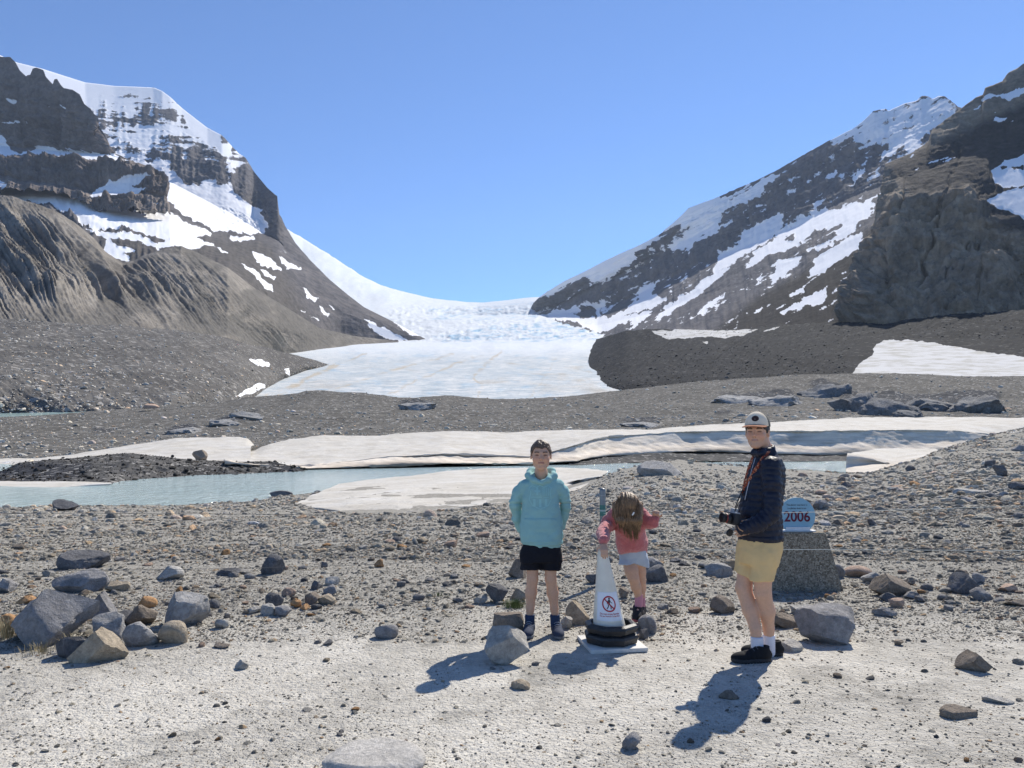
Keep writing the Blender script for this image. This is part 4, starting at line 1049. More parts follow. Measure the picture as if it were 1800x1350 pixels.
hero(1708, 1183, 52, 30, 'brown', 67, 'low pointed brown rock on the path at right', .8, TRI, 4, 4, .06)
hero(1684, 1266, 64, 16, 'brown', 68, 'flat brown slab on the path at lower right', .6, FLAT, 5, 4, .08)
hero(1755, 1240, 50, 9, 'pale', 69, 'flat pale shard on the path at lower right', .7, FLAT, 4)
hero(1600, 1030, 20, 12, 'brown', 70, 'small brown stone above the brown wedge boulder', .8)
hero(1575, 1070, 28, 15, 'pink', 71, 'small pale pink block below the brown wedge boulder', .8)
hero(1555, 1085, 38, 14, 'grey', 72, 'grey stone right of the large flat-topped boulder', .8)
hero(1668, 1062, 18, 11, 'brown', 73, 'little rounded brown stone in front of the dark boulder', .8)
hero(1580, 1138, 20, 9, 'brown', 74, 'little brown stone on the path right of the large boulder', .8)
hero(658, 1386, 184, 30, 'smooth', 75, 'big smooth pale slab at the bottom edge of the picture', .8, [((0, .02, 1), .5)], 2, 4, .03, sink=.3, fine=0, rnd=(.8, .95))
hero(1111, 1324, 34, 26, 'grey', 76, 'faceted grey stone at the bottom right of the shadows', .9, (), 8)
hero(1268, 1081, 44, 28, 'brown', 77, 'brown rock left of the legs of the man', .8)
hero(1318, 1082, 24, 16, 'tan', 78, 'tan stone touching the leg of the man', .8)
hero(1285, 1002, 30, 16, 'tan', 79, 'tan flat block left of the shorts of the man', .7)
hero(1262, 1015, 46, 20, 'crack', 80, 'pale broken rock low left of the man', .8)
hero(1446, 896, 24, 16, 'grey', 81, 'grey stone right of the round blue sign', .8)
hero(1533, 925, 16, 12, 'dark', 82, 'dark stone on the slope right of the sign', .8)
hero(1758, 838, 26, 20, 'dark', 83, 'dark boulder on the right gravel hill', .9, (), 8)
hero(1600, 827, 16, 9, 'dark', 84, 'dark stone high on the right gravel hill', .9)
hero(1740, 822, 20, 14, 'dark', 85, 'dark stone above the boulder on the right hill', .9)
hero(666, 998, 18, 14, 'orange', 86, 'small orange brown block left of the boy', .8)
hero(425, 1178, 24, 15, 'pale', 87, 'cream stone on the path below the left rock pile', .8, (), 4)
hero(391, 1140, 30, 8, 'brown', 88, 'flat brown stone on the path right of the rock pile', .8)
hero(915, 1215, 34, 14, 'tan', 89, 'pale tan stone in the shadow of the boy', .8)
hero(1280, 1232, 34, 12, 'brown', 90, 'brown stone inside the shadow of the man', .8)
hero(352, 806, 26, 15, 'brown', 91, 'brown boulder sitting on the far left snow patch', .8, (), 9, 4, .08, D=75)
hero(265, 716, 30, 7, 'pink', 92, 'pinkish slab on the distant grey hills at left', .5, FLAT, 4, 3, .04, D=236)
hero(1160, 836, 84, 24, 'crack', 93, 'smooth grey bedrock knob on the hump left of the man', .9, (), 7, 4, .1, sink=.35)
hero(1790, 862, 30, 14, 'dark', 94, 'dark stone at the right edge on the gravel hill', .9)
hero(1705, 868, 60, 8, 'pale', 95, 'long pale slab lying on the right gravel hill', .5, FLAT, 3)
hero(570, 998, 12, 10, 'dark', 96, 'small dark pointed stone above the pile left of the boy', .8)
for k, (x, y, w, h, mk, nm) in enumerate([(482, 1066, 30, 22, 'dark', 'dark rock in the heap of stones left of the boy'), (520, 1072, 20, 15, 'orange', 'ochre rock in the heap of stones left of the boy'), (548, 1063, 28, 18, 'brown', 'brown rock in the heap of stones left of the boy'),
        (575, 1064, 32, 15, 'tan', 'cream rounded rock at the right of the stone heap'), (580, 1047, 26, 16, 'grey', 'grey rounded rock at the back of the stone heap'), (584, 1030, 26, 14, 'pale', 'pale rock topping the stone heap left of the boy'),
        (497, 1085, 30, 17, 'grey', 'bluish grey stone at the front of the stone heap'), (472, 1083, 26, 18, 'pale', 'pale pointed stone at the front of the stone heap'), (444, 1081, 30, 11, 'pale', 'pale flat stone left of the stone heap'), (536, 1075, 18, 10, 'orange', 'small rust stone in the stone heap'),
        (556, 1038, 20, 14, 'dark', 'small dark stone at the back of the stone heap'), (507, 1050, 26, 14, 'pink', 'pinkish stone at the back of the stone heap')]):
    hero(x, y, w, h, mk, 200 + k, nm, .85, group=None)

# stones one can still pick out singly, scattered over the gravel flat
ROCKM['mix'] = stone_mat('mixed_field_stone', (.185, .182, .175), .3, scale=2.0, random=True)
PROT = []
for k in range(14):
    V, F = rock_shape(400 + k, 3, 9 if k % 3 else 4, .5, .85, .06, fine=.02)
    me = bpy.data.meshes.new('field_stone')
    me.from_pydata([tuple(v) for v in V], [], [tuple(int(i) for i in f) for f in F])
    me.polygons.foreach_set('use_smooth', np.ones(len(me.polygons), bool))
    try: me.set_sharp_from_angle(angle=R(35))
    except Exception: pass
    me.materials.append(ROCKM['mix'])
    PROT.append(me)
rs = np.random.RandomState(21)
zones = [(0, 1800, 935, 1090, 150, 'gravel flat'), (1400, 1800, 775, 940, 36, 'right gravel slope'), (0, 1800, 1115, 1345, 24, 'pale path')]
KEEP = [(1010, 1135, 1045, 1160), (1280, 1390, 1080, 1180), (915, 1000, 1060, 1140)]
KINDS = [('dark', 'dark grey'), ('grey', 'mid grey'), ('pale', 'pale grey'), ('tan', 'tan'), ('brown', 'brown'), ('orange', 'ochre'), ('crack', 'mottled grey'), ('pink', 'pinkish')]
PICK = [0, 0, 0, 1, 1, 1, 2, 2, 3, 3, 4, 4, 5, 6, 6, 7]
PROTC = {}
for x0, x1, y0, y1, n_, zn in zones:
    k = 0
    while k < n_:
        x, y = rs.uniform(x0, x1), rs.uniform(y0, y1)
        if any(a < x < b and c_ < y < d_ for a, b, c_, d_ in KEEP): continue
        q = gnd(x, y)
        if q[1] > 50: continue
        wpx_ = rs.uniform(11, 24) if y1 < 1100 else rs.uniform(9, 18)
        W = wpx_ * q[1] / FPX
        kd = PICK[rs.randint(len(PICK))]; sh_ = rs.randint(14)
        if (kd, sh_) not in PROTC:
            me = PROT[sh_].copy(); me.materials.clear(); me.materials.append(ROCKM[KINDS[kd][0]])
            PROTC[(kd, sh_)] = me
        o = bpy.data.objects.new('field_stone', PROTC[(kd, sh_)])
        col.objects.link(o)
        fl_ = rs.uniform(.3, .7)
        hgt = W * fl_
        o.scale = (W, W * rs.uniform(.6, 1), hgt)
        o.location = (q[0], q[1] + W * .3, q[2] + hgt * .22)
        o.rotation_euler = (rs.uniform(-.25, .25), rs.uniform(-.25, .25), rs.uniform(0, 6.28))
        shape = 'flat' if fl_ < .42 else ('upright' if fl_ > .6 else 'blunt')
        if zn == 'gravel flat':
            side = ('far left' if x < 260 else 'left of the heap' if x < 440 else 'between heap and boy' if x < 890 else 'behind boy and cone' if x < 1200 else 'around the concrete block' if x < 1480 else 'right of the block' if x < 1650 else 'near the right edge')
            dist = 'far back' if y < 985 else 'half way back' if y < 1035 else 'near the path'
            lab = '%s %s stone on gravel, %s, %s' % (shape, KINDS[kd][1], side, dist)
        elif zn == 'pale path':
            side = 'at left' if x < 600 else 'in the middle' if x < 1200 else 'at right'
            lab = 'loose %s %s stone on the pale path %s' % (shape, KINDS[kd][1], side)
        else:
            side = 'high on' if y < 850 else 'low on'
            lab = '%s %s stone %s the right gravel slope' % (shape, KINDS[kd][1], side)
        tag(o, lab, 'stone', 'stones scattered on the ' + zn)
        k += 1

# loose gravel: instanced pebbles, one object
pebble_col = bpy.data.collections.new('pebble_shapes')
dark_col = bpy.data.collections.new('dark_pebble_shapes')
pale_col = bpy.data.collections.new('pale_pebble_shapes')
m_pebp = stone_mat('dusty_pebble_stone', (.56, .53, .465), .2, scale=.5, random=True)
m_pebd = stone_mat('dark_rubble_stone', (.075, .072, .068), .25, scale=.1, random=True)
m_peb = stone_mat('pebble_stone', (.54, .51, .45), .2, scale=.5, random=True)
for k in range(10):
    V, F = rock_shape(600 + k, 2, 7 if k % 2 else 4, .5, .85, .04)
    me = bpy.data.meshes.new('pebble')
    me.from_pydata([tuple(v) for v in V], [], [tuple(int(i) for i in f) for f in F])
    me.materials.append(m_peb)
    pebble_col.objects.link(bpy.data.objects.new('pebble', me))
    me = me.copy(); me.materials.clear(); me.materials.append(m_pebd)
    dark_col.objects.link(bpy.data.objects.new('dark_pebble', me))
    me = me.copy(); me.materials.clear(); me.materials.append(m_pebp)
    pale_col.objects.link(bpy.data.objects.new('pale_pebble', me))
def scatter(name, P, S, mat_label, seed=1, pcol=None):
    rs = np.random.RandomState(seed)
    n_ = len(P)
    me = bpy.data.meshes.new(name)
    me.vertices.add(n_); me.vertices.foreach_set('co', np.asarray(P, np.float32).ravel())
    o = bpy.data.objects.new(name, me)
    col.objects.link(o)
    sc = np.stack([S, S * rs.uniform(.5, 1, n_), S * rs.uniform(.3, .8, n_)], 1)
    ro = np.stack([rs.uniform(-.35, .35, n_), rs.uniform(-.35, .35, n_), rs.uniform(0, 6.28, n_)], 1)
    for nm, arr in (('pscale', sc), ('prot', ro)):
        a_ = me.attributes.new(nm, 'FLOAT_VECTOR', 'POINT'); a_.data.foreach_set('vector', arr.astype(np.float32).ravel())
    a_ = me.attributes.new('pidx', 'INT', 'POINT'); a_.data.foreach_set('value', rs.randint(0, 10, n_).astype(np.int32))
    ng = bpy.data.node_groups.new(name + '_nodes', 'GeometryNodeTree')
    ng.interface.new_socket('Geometry', in_out='INPUT', socket_type='NodeSocketGeometry')
    ng.interface.new_socket('Geometry', in_out='OUTPUT', socket_type='NodeSocketGeometry')
    N_ = ng.nodes.new
    gi, go = N_('NodeGroupInput'), N_('NodeGroupOutput')
    ci = N_('GeometryNodeCollectionInfo'); ci.inputs['Collection'].default_value = pcol or pebble_col
    ci.inputs['Separate Children'].default_value = True; ci.inputs['Reset Children'].default_value = True
    ip = N_('GeometryNodeInstanceOnPoints'); ip.inputs['Pick Instance'].default_value = True
    def na(nm, ty):
        q = N_('GeometryNodeInputNamedAttribute'); q.data_type = ty; q.inputs[0].default_value = nm
        return q.outputs[0]
    L = ng.links.new
    L(gi.outputs[0], ip.inputs['Points']); L(ci.outputs[0], ip.inputs['Instance'])
    L(na('pidx', 'INT'), ip.inputs['Instance Index'])
    er = N_('FunctionNodeEulerToRotation'); L(na('prot', 'FLOAT_VECTOR'), er.inputs[0]); L(er.outputs[0], ip.inputs['Rotation'])
    L(na('pscale', 'FLOAT_VECTOR'), ip.inputs['Scale'])
    L(ip.outputs[0], go.inputs[0])
    md = o.modifiers.new('scatter', 'NODES'); md.node_group = ng
    me.materials.append(m_peb)
    tag(o, mat_label, 'gravel', kind='stuff')
    return o
rs = np.random.RandomState(5)
def field(n_, y0, y1, smin, smax, power, path_keep):
    """pebbles sown evenly in the picture, sizes following a power law in metres"""
    x = rs.uniform(-420, 2220, n_); y = rs.uniform(y0, y1, n_)
    D0 = CAM_Z * FPX / np.maximum(y - 772, 20)
    P = pxw(x, y, D0)
    # walk to the ground along the ray
    D = D0.copy()
    for it in range(12):
        P = pxw(x, y, D)
        gz_ = ground_z(P[:, 0], P[:, 1], False)
        slope = (P[:, 2] - CAM_Z) / D
        Dn = (gz_ - CAM_Z) / np.minimum(slope, -.012)
        D = np.clip(.5 * D + .5 * Dn, 2.3, 46)
    P = pxw(x, y, D); P[:, 2] = ground_z(P[:, 0], P[:, 1])
    u = rs.rand(n_)
    S = smin * (1 - u * (1 - (smin / smax) ** power)) ** (-1 / power)
    kp = sstep(-70, 45, poly_sd(PATH, x + 30 * vnoise(P * 1.3), y + 22 * vnoise(P * 1.3 + 9), 80))
    on = rs.rand(n_) < kp
    keep = (P[:, 2] > RIVER_Z + .03) & (rs.rand(n_) < 1 - (1 - path_keep) * kp) & (D > 2.35)
    S = S * (1 - .42 * kp)
    snow = inside([(519, 887), (560, 896), (620, 902), (700, 903), (800, 895), (950, 877), (1030, 855), (1070, 828), (950, 820), (700, 836), (560, 866)], x, y)
    keep &= ~snow
    P[:, 2] += S * .04
    return P[keep], S[keep], on[keep]
A = [field(97000, 1050, 1440, .007, .05, 2.7, .5), field(103000, 955, 1130, .010, .10, 2.4, .45), field(97000, 880, 985, .016, .16, 2.35, .4), field(20000, 780, 900, .04, .30, 2.2, .3), field(1900, 1100, 1440, .02, .09, 2.4, 1.0)]
th_ = np.concatenate([rs.uniform(1450, 1930, 16000), rs.uniform(-120, 1930, 30000)]); DD = np.concatenate([rs.uniform(14, 47, 16000), rs.uniform(14, 44, 30000)])
PP = pxw(th_, 772, DD); PP[:, 2] = ground_z(PP[:, 0], PP[:, 1])
uu = rs.rand(46000); SS = .035 * (1 - uu * (1 - (.035 / .4) ** 2.2)) ** (-1 / 2.2)
ok_ = (PP[:, 2] > RIVER_Z + .03) & ~inside([(519, 887), (560, 896), (620, 902), (700, 903), (800, 895), (950, 877), (1036, 853), (1070, 828), (950, 815), (700, 820), (560, 866)], *wpx(PP))
PP, SS = PP[ok_], SS[ok_]
A.append((PP, SS, np.zeros(len(SS), bool)))
GP, GS, GO = (np.concatenate([a[k] for a in A]) for k in range(3))
scatter('gravel', GP[~GO], GS[~GO], 'loose grey and tan gravel covering the flat', 3)
scatter('path_gravel', GP[GO], GS[GO], 'pale dusty gravel strewn over the trodden path', 13, pale_col)
# rubble on the hills across the river and on the far slopes
def on_mesh(o, n_, smin, smax, power, seed, cond=None):
    rs = np.random.RandomState(seed)
    V = np.empty(len(o.data.vertices) * 3, np.float32); o.data.vertices.foreach_get('co', V); V = V.reshape(-1, 3)
    x, y = wpx(V)
    ok = np.nonzero((x > -80) & (x < 1880) & (cond(x, y) if cond else True))[0]
    k = rs.choice(ok, n_)
    P = V[k] + rs.normal(0, .4, (n_, 3)) * np.array([1, 1, 0])
    u = rs.rand(n_)
    return P, smin * (1 - u * (1 - (smin / smax) ** power)) ** (-1 / power)
A = [on_mesh(bpy.data.objects['valley_floor_hills'], 16000, .2, 2.0, 2.3, 6), on_mesh(bpy.data.objects['valley_side_left'], 5000, .5, 2.6, 2.5, 7)]
scatter('rubble', np.concatenate([a[0] for a in A]), np.concatenate([a[1] for a in A]), 'scattered rubble on the low hills and the left valley side', 4)
A = [on_mesh(bpy.data.objects['moraine_right'], 5000, .6, 3.5, 2.4, 8, lambda x, y: (y > 560) & ~((x > 1490) & (y > 595))), on_mesh(bpy.data.objects['rocky_mound'], 6000, .06, .55, 2.2, 9)]
scatter('dark_rubble', np.concatenate([a[0] for a in A]), np.concatenate([a[1] for a in A]), 'dark rubble on the right moraine and the river mound', 5, dark_col)

# ------------------------------------------------------------------ plants
def tuft(px, py, h, n_, mat, label, spread, seed, name='grass_tuft', cat='grass'):
    rs = np.random.RandomState(seed)
    q = gnd(px, py)
    V, F = [], []
    for k in range(n_):
        a, r0 = rs.uniform(0, 6.28), rs.uniform(0, spread) 
        b = np.array([math.cos(a) * r0, math.sin(a) * r0, 0])
        hh = h * rs.uniform(.5, 1)
        lean = np.array([math.cos(a + rs.normal(0, .6)), math.sin(a + rs.normal(0, .6)), 0]) * hh * rs.uniform(.15, .7)
        w = np.array([-math.sin(a), math.cos(a), 0]) * rs.uniform(.0015, .003)
        i = len(V)
        m_ = b + lean * .35 + np.array([0, 0, hh * .6]); t_ = b + lean + np.array([0, 0, hh * rs.uniform(.7, 1)])
        V += [b - w, b + w, m_ + w * .7, m_ - w * .7, t_]
        F += [(i, i + 1, i + 2, i + 3), (i + 3, i + 2, i + 4)]
    o = new_mesh(name, np.array(V), F, mat, False)
    o.location = q
    tag(o, label, cat)
m_dry = plain('dry_grass', (.30, .25, .15), .8, .2, .35, 30)
m_grn = plain('green_leaves', (.11, .14, .05), .7, .3, .4, 40)
tuft(12, 1122, .20, 140, m_dry, 'dry straw-coloured grass tuft at the left edge by the ochre rock', .12, 1)
tuft(128, 1142, .15, 90, m_dry, 'dry grass tuft at the right foot of the peaked boulder', .08, 2)
tuft(72, 1146, .09, 110, m_dry, 'short dry grass in front of the peaked boulder', .18, 3)
tuft(905, 1066, .08, 420, m_grn, 'small green cushion plant between the rocks beside the boy', .13, 4, 'cushion_plant', 'plant')
tuft(770, 1048, .05, 60, m_grn, 'low green weeds on the gravel left of the boy', .14, 5, 'cushion_plant', 'plant')
# ------------------------------------------------------------------ smooth bodies: signed distance shapes meshed with surface nets
def axis_pts(lo, hi, h, fine=None):
    if fine is None:
        return np.linspace(lo, hi, max(2, int(math.ceil((hi - lo) / h)) + 1))
    fl, fh, hf = fine
    fl, fh = max(lo, fl), min(hi, fh)
    a = []
    if fl > lo + 1e-6: a.append(np.linspace(lo, fl, max(1, int(math.ceil((fl - lo) / h))), endpoint=False))
    a.append(np.linspace(fl, fh, max(2, int(math.ceil((fh - fl) / hf))), endpoint=False))
    a.append(np.linspace(fh, hi, max(2, int(math.ceil((hi - fh) / h)) + 1)))
    return np.concatenate(a)
def sdf_mesh(f, lo, hi, h, fine=None):
    """f: (n,3)->(n,) distance; fine: three (lo,hi,step) or None -> verts, quads"""
    A = [axis_pts(lo[k], hi[k], h, fine[k] if fine else None) for k in range(3)]
    B = 4
    for k in range(3):
        n_ = len(A[k]); pad = (-n_) % B
        A[k] = np.concatenate([A[k], A[k][-1] + h * np.arange(1, pad + 1)])
    n = [len(a) for a in A]
    nb = [q // B for q in n]
    C = [a.reshape(-1, B).mean(1) for a in A]
    S = [(a.reshape(-1, B)[:, -1] - a.reshape(-1, B)[:, 0]) / 2 + h for a in A]
    cx = np.stack(np.meshgrid(*C, indexing='ij'), -1).reshape(-1, 3)
    sx = np.stack(np.meshgrid(*S, indexing='ij'), -1).reshape(-1, 3)
    fc = f(cx)
    act = np.abs(fc) < 1.3 * np.linalg.norm(sx, axis=1) + .012
    V = np.repeat(np.repeat(np.repeat(np.where(fc < 0, -1., 1.).reshape(nb), B, 0), B, 1), B, 2)
    M = np.repeat(np.repeat(np.repeat(act.reshape(nb), B, 0), B, 1), B, 2)
    I = np.nonzero(M)
    V[I] = f(np.stack([A[0][I[0]], A[1][I[1]], A[2][I[2]]], -1))
    s = V < 0
    cs = sum(s[dx:n[0] - 1 + dx, dy:n[1] - 1 + dy, dz:n[2] - 1 + dz].astype(np.int8) for dx in (0, 1) for dy in (0, 1) for dz in (0, 1))
    ac = np.nonzero((cs > 0) & (cs < 8))
    idx = np.full(cs.shape, -1, np.int64); idx[ac] = np.arange(len(ac[0]))
    acc = np.zeros((len(ac[0]), 3)); cnt = np.zeros(len(ac[0]))
    cor = [(dx, dy, dz) for dx in (0, 1) for dy in (0, 1) for dz in (0, 1)]
    for a in cor:
        for k in range(3):
            if a[k]: continue
            b = list(a); b[k] = 1
            ia = tuple(ac[q] + a[q] for q in range(3)); ib = tuple(ac[q] + b[q] for q in range(3))
            va, vb = V[ia], V[ib]
            m = (va < 0) != (vb < 0)
            t_ = np.where(m, va / np.where(m, va - vb, 1), 0)
            pa = np.stack([A[q][ia[q]] for q in range(3)], -1); pb = np.stack([A[q][ib[q]] for q in range(3)], -1)
            acc += np.where(m[:, None], pa + (pb - pa) * t_[:, None], 0); cnt += m
    P = acc / cnt[:, None]
    F = []
    for k in range(3):
        u, w = (k + 1) % 3, (k + 2) % 3
        sl0 = [slice(None)] * 3; sl1 = [slice(None)] * 3
        sl0[k] = slice(0, -1); sl1[k] = slice(1, None)
        for q in (u, w):
            sl0[q] = slice(1, -1); sl1[q] = slice(1, -1)
        a, b = s[tuple(sl0)], s[tuple(sl1)]
        e = np.nonzero(a != b)
        g_ = [e[0].copy(), e[1].copy(), e[2].copy()]
        g_[u] = g_[u] + 1; g_[w] = g_[w] + 1
        def cell(du, dw):
            c = [g_[0], g_[1], g_[2]]
            c[u] = c[u] + du; c[w] = c[w] + dw
            return idx[tuple(c)]
        Q = np.stack([cell(-1, -1), cell(0, -1), cell(0, 0), cell(-1, 0)], 1)
        flip = ~a[e]
        Q[flip] = Q[flip][:, ::-1]
        F.append(Q)
    F = np.concatenate(F)
    F = F[(F >= 0).all(1)]
    return P, F
def smin(a, b, k):
    h_ = np.clip(.5 + .5 * (b - a) / k, 0, 1)
    return b * (1 - h_) + a * h_ - k * h_ * (1 - h_)
def smax(a, b, k):
    return -smin(-a, -b, k)
def cone(P, a, b, ra, rb):
    a = np.asarray(a, float); b = np.asarray(b, float); e = b - a
    t_ = np.clip(((P - a) @ e) / max(e @ e, 1e-9), 0, 1)
    return np.linalg.norm(P - a - t_[:, None] * e, axis=1) - (ra + (rb - ra) * t_)
def chain(P, pts, k=.02):
    """pts: list of (point, radius)"""
    d = None
    for (a, ra), (b, rb) in zip(pts[:-1], pts[1:]):
        q = cone(P, a, b, ra, rb)
        d = q if d is None else smin(d, q, k)
    return d
def ell(P, c, r, M=None):
    q = P - np.asarray(c, float)
    if M is not None: q = q @ M
    r = np.asarray(r, float)
    k0 = np.linalg.norm(q / r, axis=1); k1 = np.linalg.norm(q / (r * r), axis=1)
    return k0 * (k0 - 1) / np.maximum(k1, 1e-6)
def rbox(P, c, hs, rad, M=None):
    q = P - np.asarray(c, float)
    if M is not None: q = q @ M
    q = np.abs(q) - (np.asarray(hs, float) - rad)
    return np.linalg.norm(np.maximum(q, 0), axis=1) + np.minimum(q.max(1), 0) - rad
def etube(P, prof, zlo=None, zhi=None):
    """prof rows (z, cx, cy, rx, ry) ascending z; elliptical cross sections"""
    pr = np.array(sorted(prof), float)
    z = P[:, 2]
    cx, cy, rx, ry = (np.interp(z, pr[:, 0], pr[:, k]) for k in (1, 2, 3, 4))
    k = np.sqrt(((P[:, 0] - cx) / rx) ** 2 + ((P[:, 1] - cy) / ry) ** 2)
    d = (k - 1) * np.minimum(rx, ry)
    zlo = pr[0, 0] if zlo is None else zlo; zhi = pr[-1, 0] if zhi is None else zhi
    return np.maximum(d, np.maximum(zlo - z, z - zhi))
def frame(f, up=(0, 0, 1)):
    """columns right, forward, up"""
    f = np.asarray(f, float); f = f / np.linalg.norm(f)
    r = np.cross(f, np.asarray(up, float)); r /= np.linalg.norm(r)
    u = np.cross(r, f)
    return np.stack([r, f, u], 1)
def head_sdf(P, c, h, M, smile=0.0, child=0.0):
    q = (P - np.asarray(c)) @ M / h
    ax = q.copy(); ax[:, 0] = np.abs(ax[:, 0])
    d = ell(q, (0, -.07, .13), (.335, .415, .37))
    d = smin(d, ell(q, (0, .10, -.13), (.255 + .02 * child, .27, .345)), .12)
    d = smin(d, ell(q, (0, .235, -.385), (.11, .10, .09)), .10)                         # chin
    d = smin(d, cone(ax, (.20, .02, -.27), (.07, .22, -.40), .07, .06), .10)            # jaw
    d = smin(d, ell(ax, (.17, .22, -.12), (.11, .11, .10)), .10)                        # cheek
    d = smin(d, cone(ax, (.03, .335, .10), (.17, .285, .105), .05, .05), .07)           # brow
    d = smax(d, -ell(ax, (.145, .415, .025), (.085, .085, .055)), .06)                  # socket
    d = smin(d, ell(ax, (.145, .285, .022), (.068, .06, .05)), .02)                     # lids over the eye
    d = smin(d, cone(q, (0, .36, .06), (0, .445 - .02 * child, -.10), .028, .05), .045) # nose
    d = smin(d, ell(ax, (.045, .40, -.125), (.04, .045, .032)), .03)
    d = smin(d, cone(ax, (0, .365, -.215), (.085, .325, -.215 + .02 * smile), .026, .014), .03)   # lips
    d = smin(d, cone(ax, (0, .355, -.262), (.07, .322, -.250 + .02 * smile), .028, .014), .03)
    d = smax(d, -cone(ax, (0, .405, -.238), (.10, .35, -.236 + .03 * smile), .012, .008), .015)
    ear = ell(ax, (.345, -.03, -.01), (.035, .075, .115))
    ear = smax(ear, -ell(ax, (.375, -.01, -.005), (.03, .045, .075)), .02)
    d = smin(d, ear, .03)
    return d * h
def paint_head(V, c, h, M, skin, lip, brow, eye):
    q = (V - np.asarray(c)) @ M / h
    ax = np.abs(q[:, 0]); y, z = q[:, 1], q[:, 2]
    C = np.tile(np.asarray(skin, float), (len(V), 1))
    inh = (np.abs(q) < .75).all(1)
    def mixc(w, colr):
        w = (w * inh)[:, None]
        C[:] = C * (1 - w) + np.asarray(colr) * w
    blush = sstep(.16, .04, np.hypot(ax - .18, (z + .12))) * (y > .1)
    mixc(.45 * blush, np.asarray(skin) * np.array([1.08, .80, .74]))
    mixc(.35 * sstep(.09, .03, np.hypot(ax, z + .11)) * (y > .3), np.asarray(skin) * np.array([1.08, .82, .76]))
    mixc(.85 * sstep(.034, .018, np.abs(z + .238)) * sstep(.115, .09, ax) * (y > .27), lip)
    mixc(.9 * sstep(.010, .004, np.abs(z + .238)) * sstep(.10, .08, ax) * (y > .27), np.asarray(lip) * .35)
    zb = .105 + .02 * np.sin(np.clip((ax - .05) / .2, 0, 1) * 3)
    mixc(.9 * sstep(.032, .016, np.abs(z - zb)) * sstep(.05, .075, ax) * sstep(.25, .21, ax) * (y > .15), brow)
    e_ = np.hypot((ax - .145) / .070, (z - .018) / .024)
    mixc(.9 * sstep(1.15, .8, e_) * (y > .2), eye)
    mixc(.75 * sstep(.022, .010, np.hypot(ax - .035, z + .150)) * (y > .3), np.asarray(skin) * .3)
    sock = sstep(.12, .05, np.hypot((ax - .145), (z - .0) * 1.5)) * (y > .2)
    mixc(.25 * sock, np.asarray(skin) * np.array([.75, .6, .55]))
    return C
def set_col(o, C):
    a = o.data.attributes.new('paint', 'FLOAT_COLOR', 'POINT')
    a.data.foreach_set('color', np.concatenate([C, np.ones((len(C), 1))], 1).astype(np.float32).ravel())
def hand_sdf(P, w, f, n, size=.17, curl=.3, spread=.18, thumb=1):
    """w wrist point, f finger direction, n palm-back normal; thumb=+1/-1 side"""
    f = np.asarray(f, float); f /= np.linalg.norm(f)
    n = np.asarray(n, float); n = n - f * (n @ f); n /= np.linalg.norm(n)
    s = np.cross(f, n)
    w = np.asarray(w, float); S = size
    pc = w + f * .25 * S
    M = np.stack([s, f, n], 1)
    d = rbox(P, pc, (.22 * S, .26 * S, .09 * S), .08 * S, M)
    for k, (o_, L_) in enumerate(((-.165, .40), (-.055, .46), (.055, .43), (.16, .34))):
        b = w + f * .48 * S + s * o_ * S
        fd = f + s * o_ * spread
        c1, c2 = curl, curl * 2.1
        d1 = fd * math.cos(c1) - n * math.sin(c1); d2 = fd * math.cos(c2) - n * math.sin(c2)
        m = b + d1 * L_ * .5 * S; e = m + d2 * L_ * .5 * S
        d = smin(d, np.minimum(cone(P, b, m, .052 * S, .046 * S), cone(P, m, e, .046 * S, .038 * S)), .01)
    b = w + f * .12 * S + s * thumb * .2 * S
    m = b + (f * .6 + s * thumb * .7 - n * .25) * .22 * S
    e = m + (f * .9 + s * thumb * .15 - n * .35 * (1 + curl)) * .2 * S
    d = smin(d, np.minimum(cone(P, b, m, .065 * S, .055 * S), cone(P, m, e, .055 * S, .042 * S)), .012)
    return d
import time
def sdf_obj(name, f, lo, hi, h, mat, parent, fine=None):
    V, F = sdf_mesh(f, lo, hi, h, fine)
    o = new_mesh(name, V, F, mat, True, parent)
    return o
def tube_pts(pts, rad, seg=8, closed=False):
    """tube along a polyline -> verts, faces (quads as lists)"""
    P = np.asarray(pts, float)
    T = np.gradient(P, axis=0); T /= np.maximum(np.linalg.norm(T, axis=1, keepdims=True), 1e-9)
    rad = np.broadcast_to(np.asarray(rad, float), (len(P),))
    up = np.array([0, 0, 1.0]) if abs(T[0][2]) < .9 else np.array([1.0, 0, 0])
    V, F = [], []
    for i in range(len(P)):
        a = np.cross(T[i], up); a /= max(np.linalg.norm(a), 1e-9); b = np.cross(T[i], a)
        for k in range(seg):
            q = 2 * math.pi * k / seg
            V.append(P[i] + rad[i] * (math.cos(q) * a + math.sin(q) * b))
    for i in range(len(P) - 1):
        for k in range(seg):
            F.append((i * seg + k, i * seg + (k + 1) % seg, (i + 1) * seg + (k + 1) % seg, (i + 1) * seg + k))
    F.append(tuple(range(seg))[::-1]); F.append(tuple((len(P) - 1) * seg + k for k in range(seg)))
    return np.array(V), F
def tube_obj(name, pts, rad, mat, parent=None, seg=8):
    V, F = tube_pts(pts, rad, seg)
    return new_mesh(name, V, F, mat, True, parent)
def bez(pts, n=24):
    """Catmull-Rom through points"""
    P = np.asarray(pts, float); K = len(P)
    t_ = np.linspace(0, K - 1, n); k = np.clip(np.floor(t_).astype(int), 0, K - 2); f_ = (t_ - k)[:, None]
    A0, A1, A2, A3 = P[np.clip(k - 1, 0, K - 1)], P[k], P[k + 1], P[np.clip(k + 2, 0, K - 1)]
    return .5 * (2 * A1 + (A2 - A0) * f_ + (2 * A0 - 5 * A1 + 4 * A2 - A3) * f_ ** 2 + (3 * A1 - A0 - 3 * A2 + A3) * f_ ** 3)
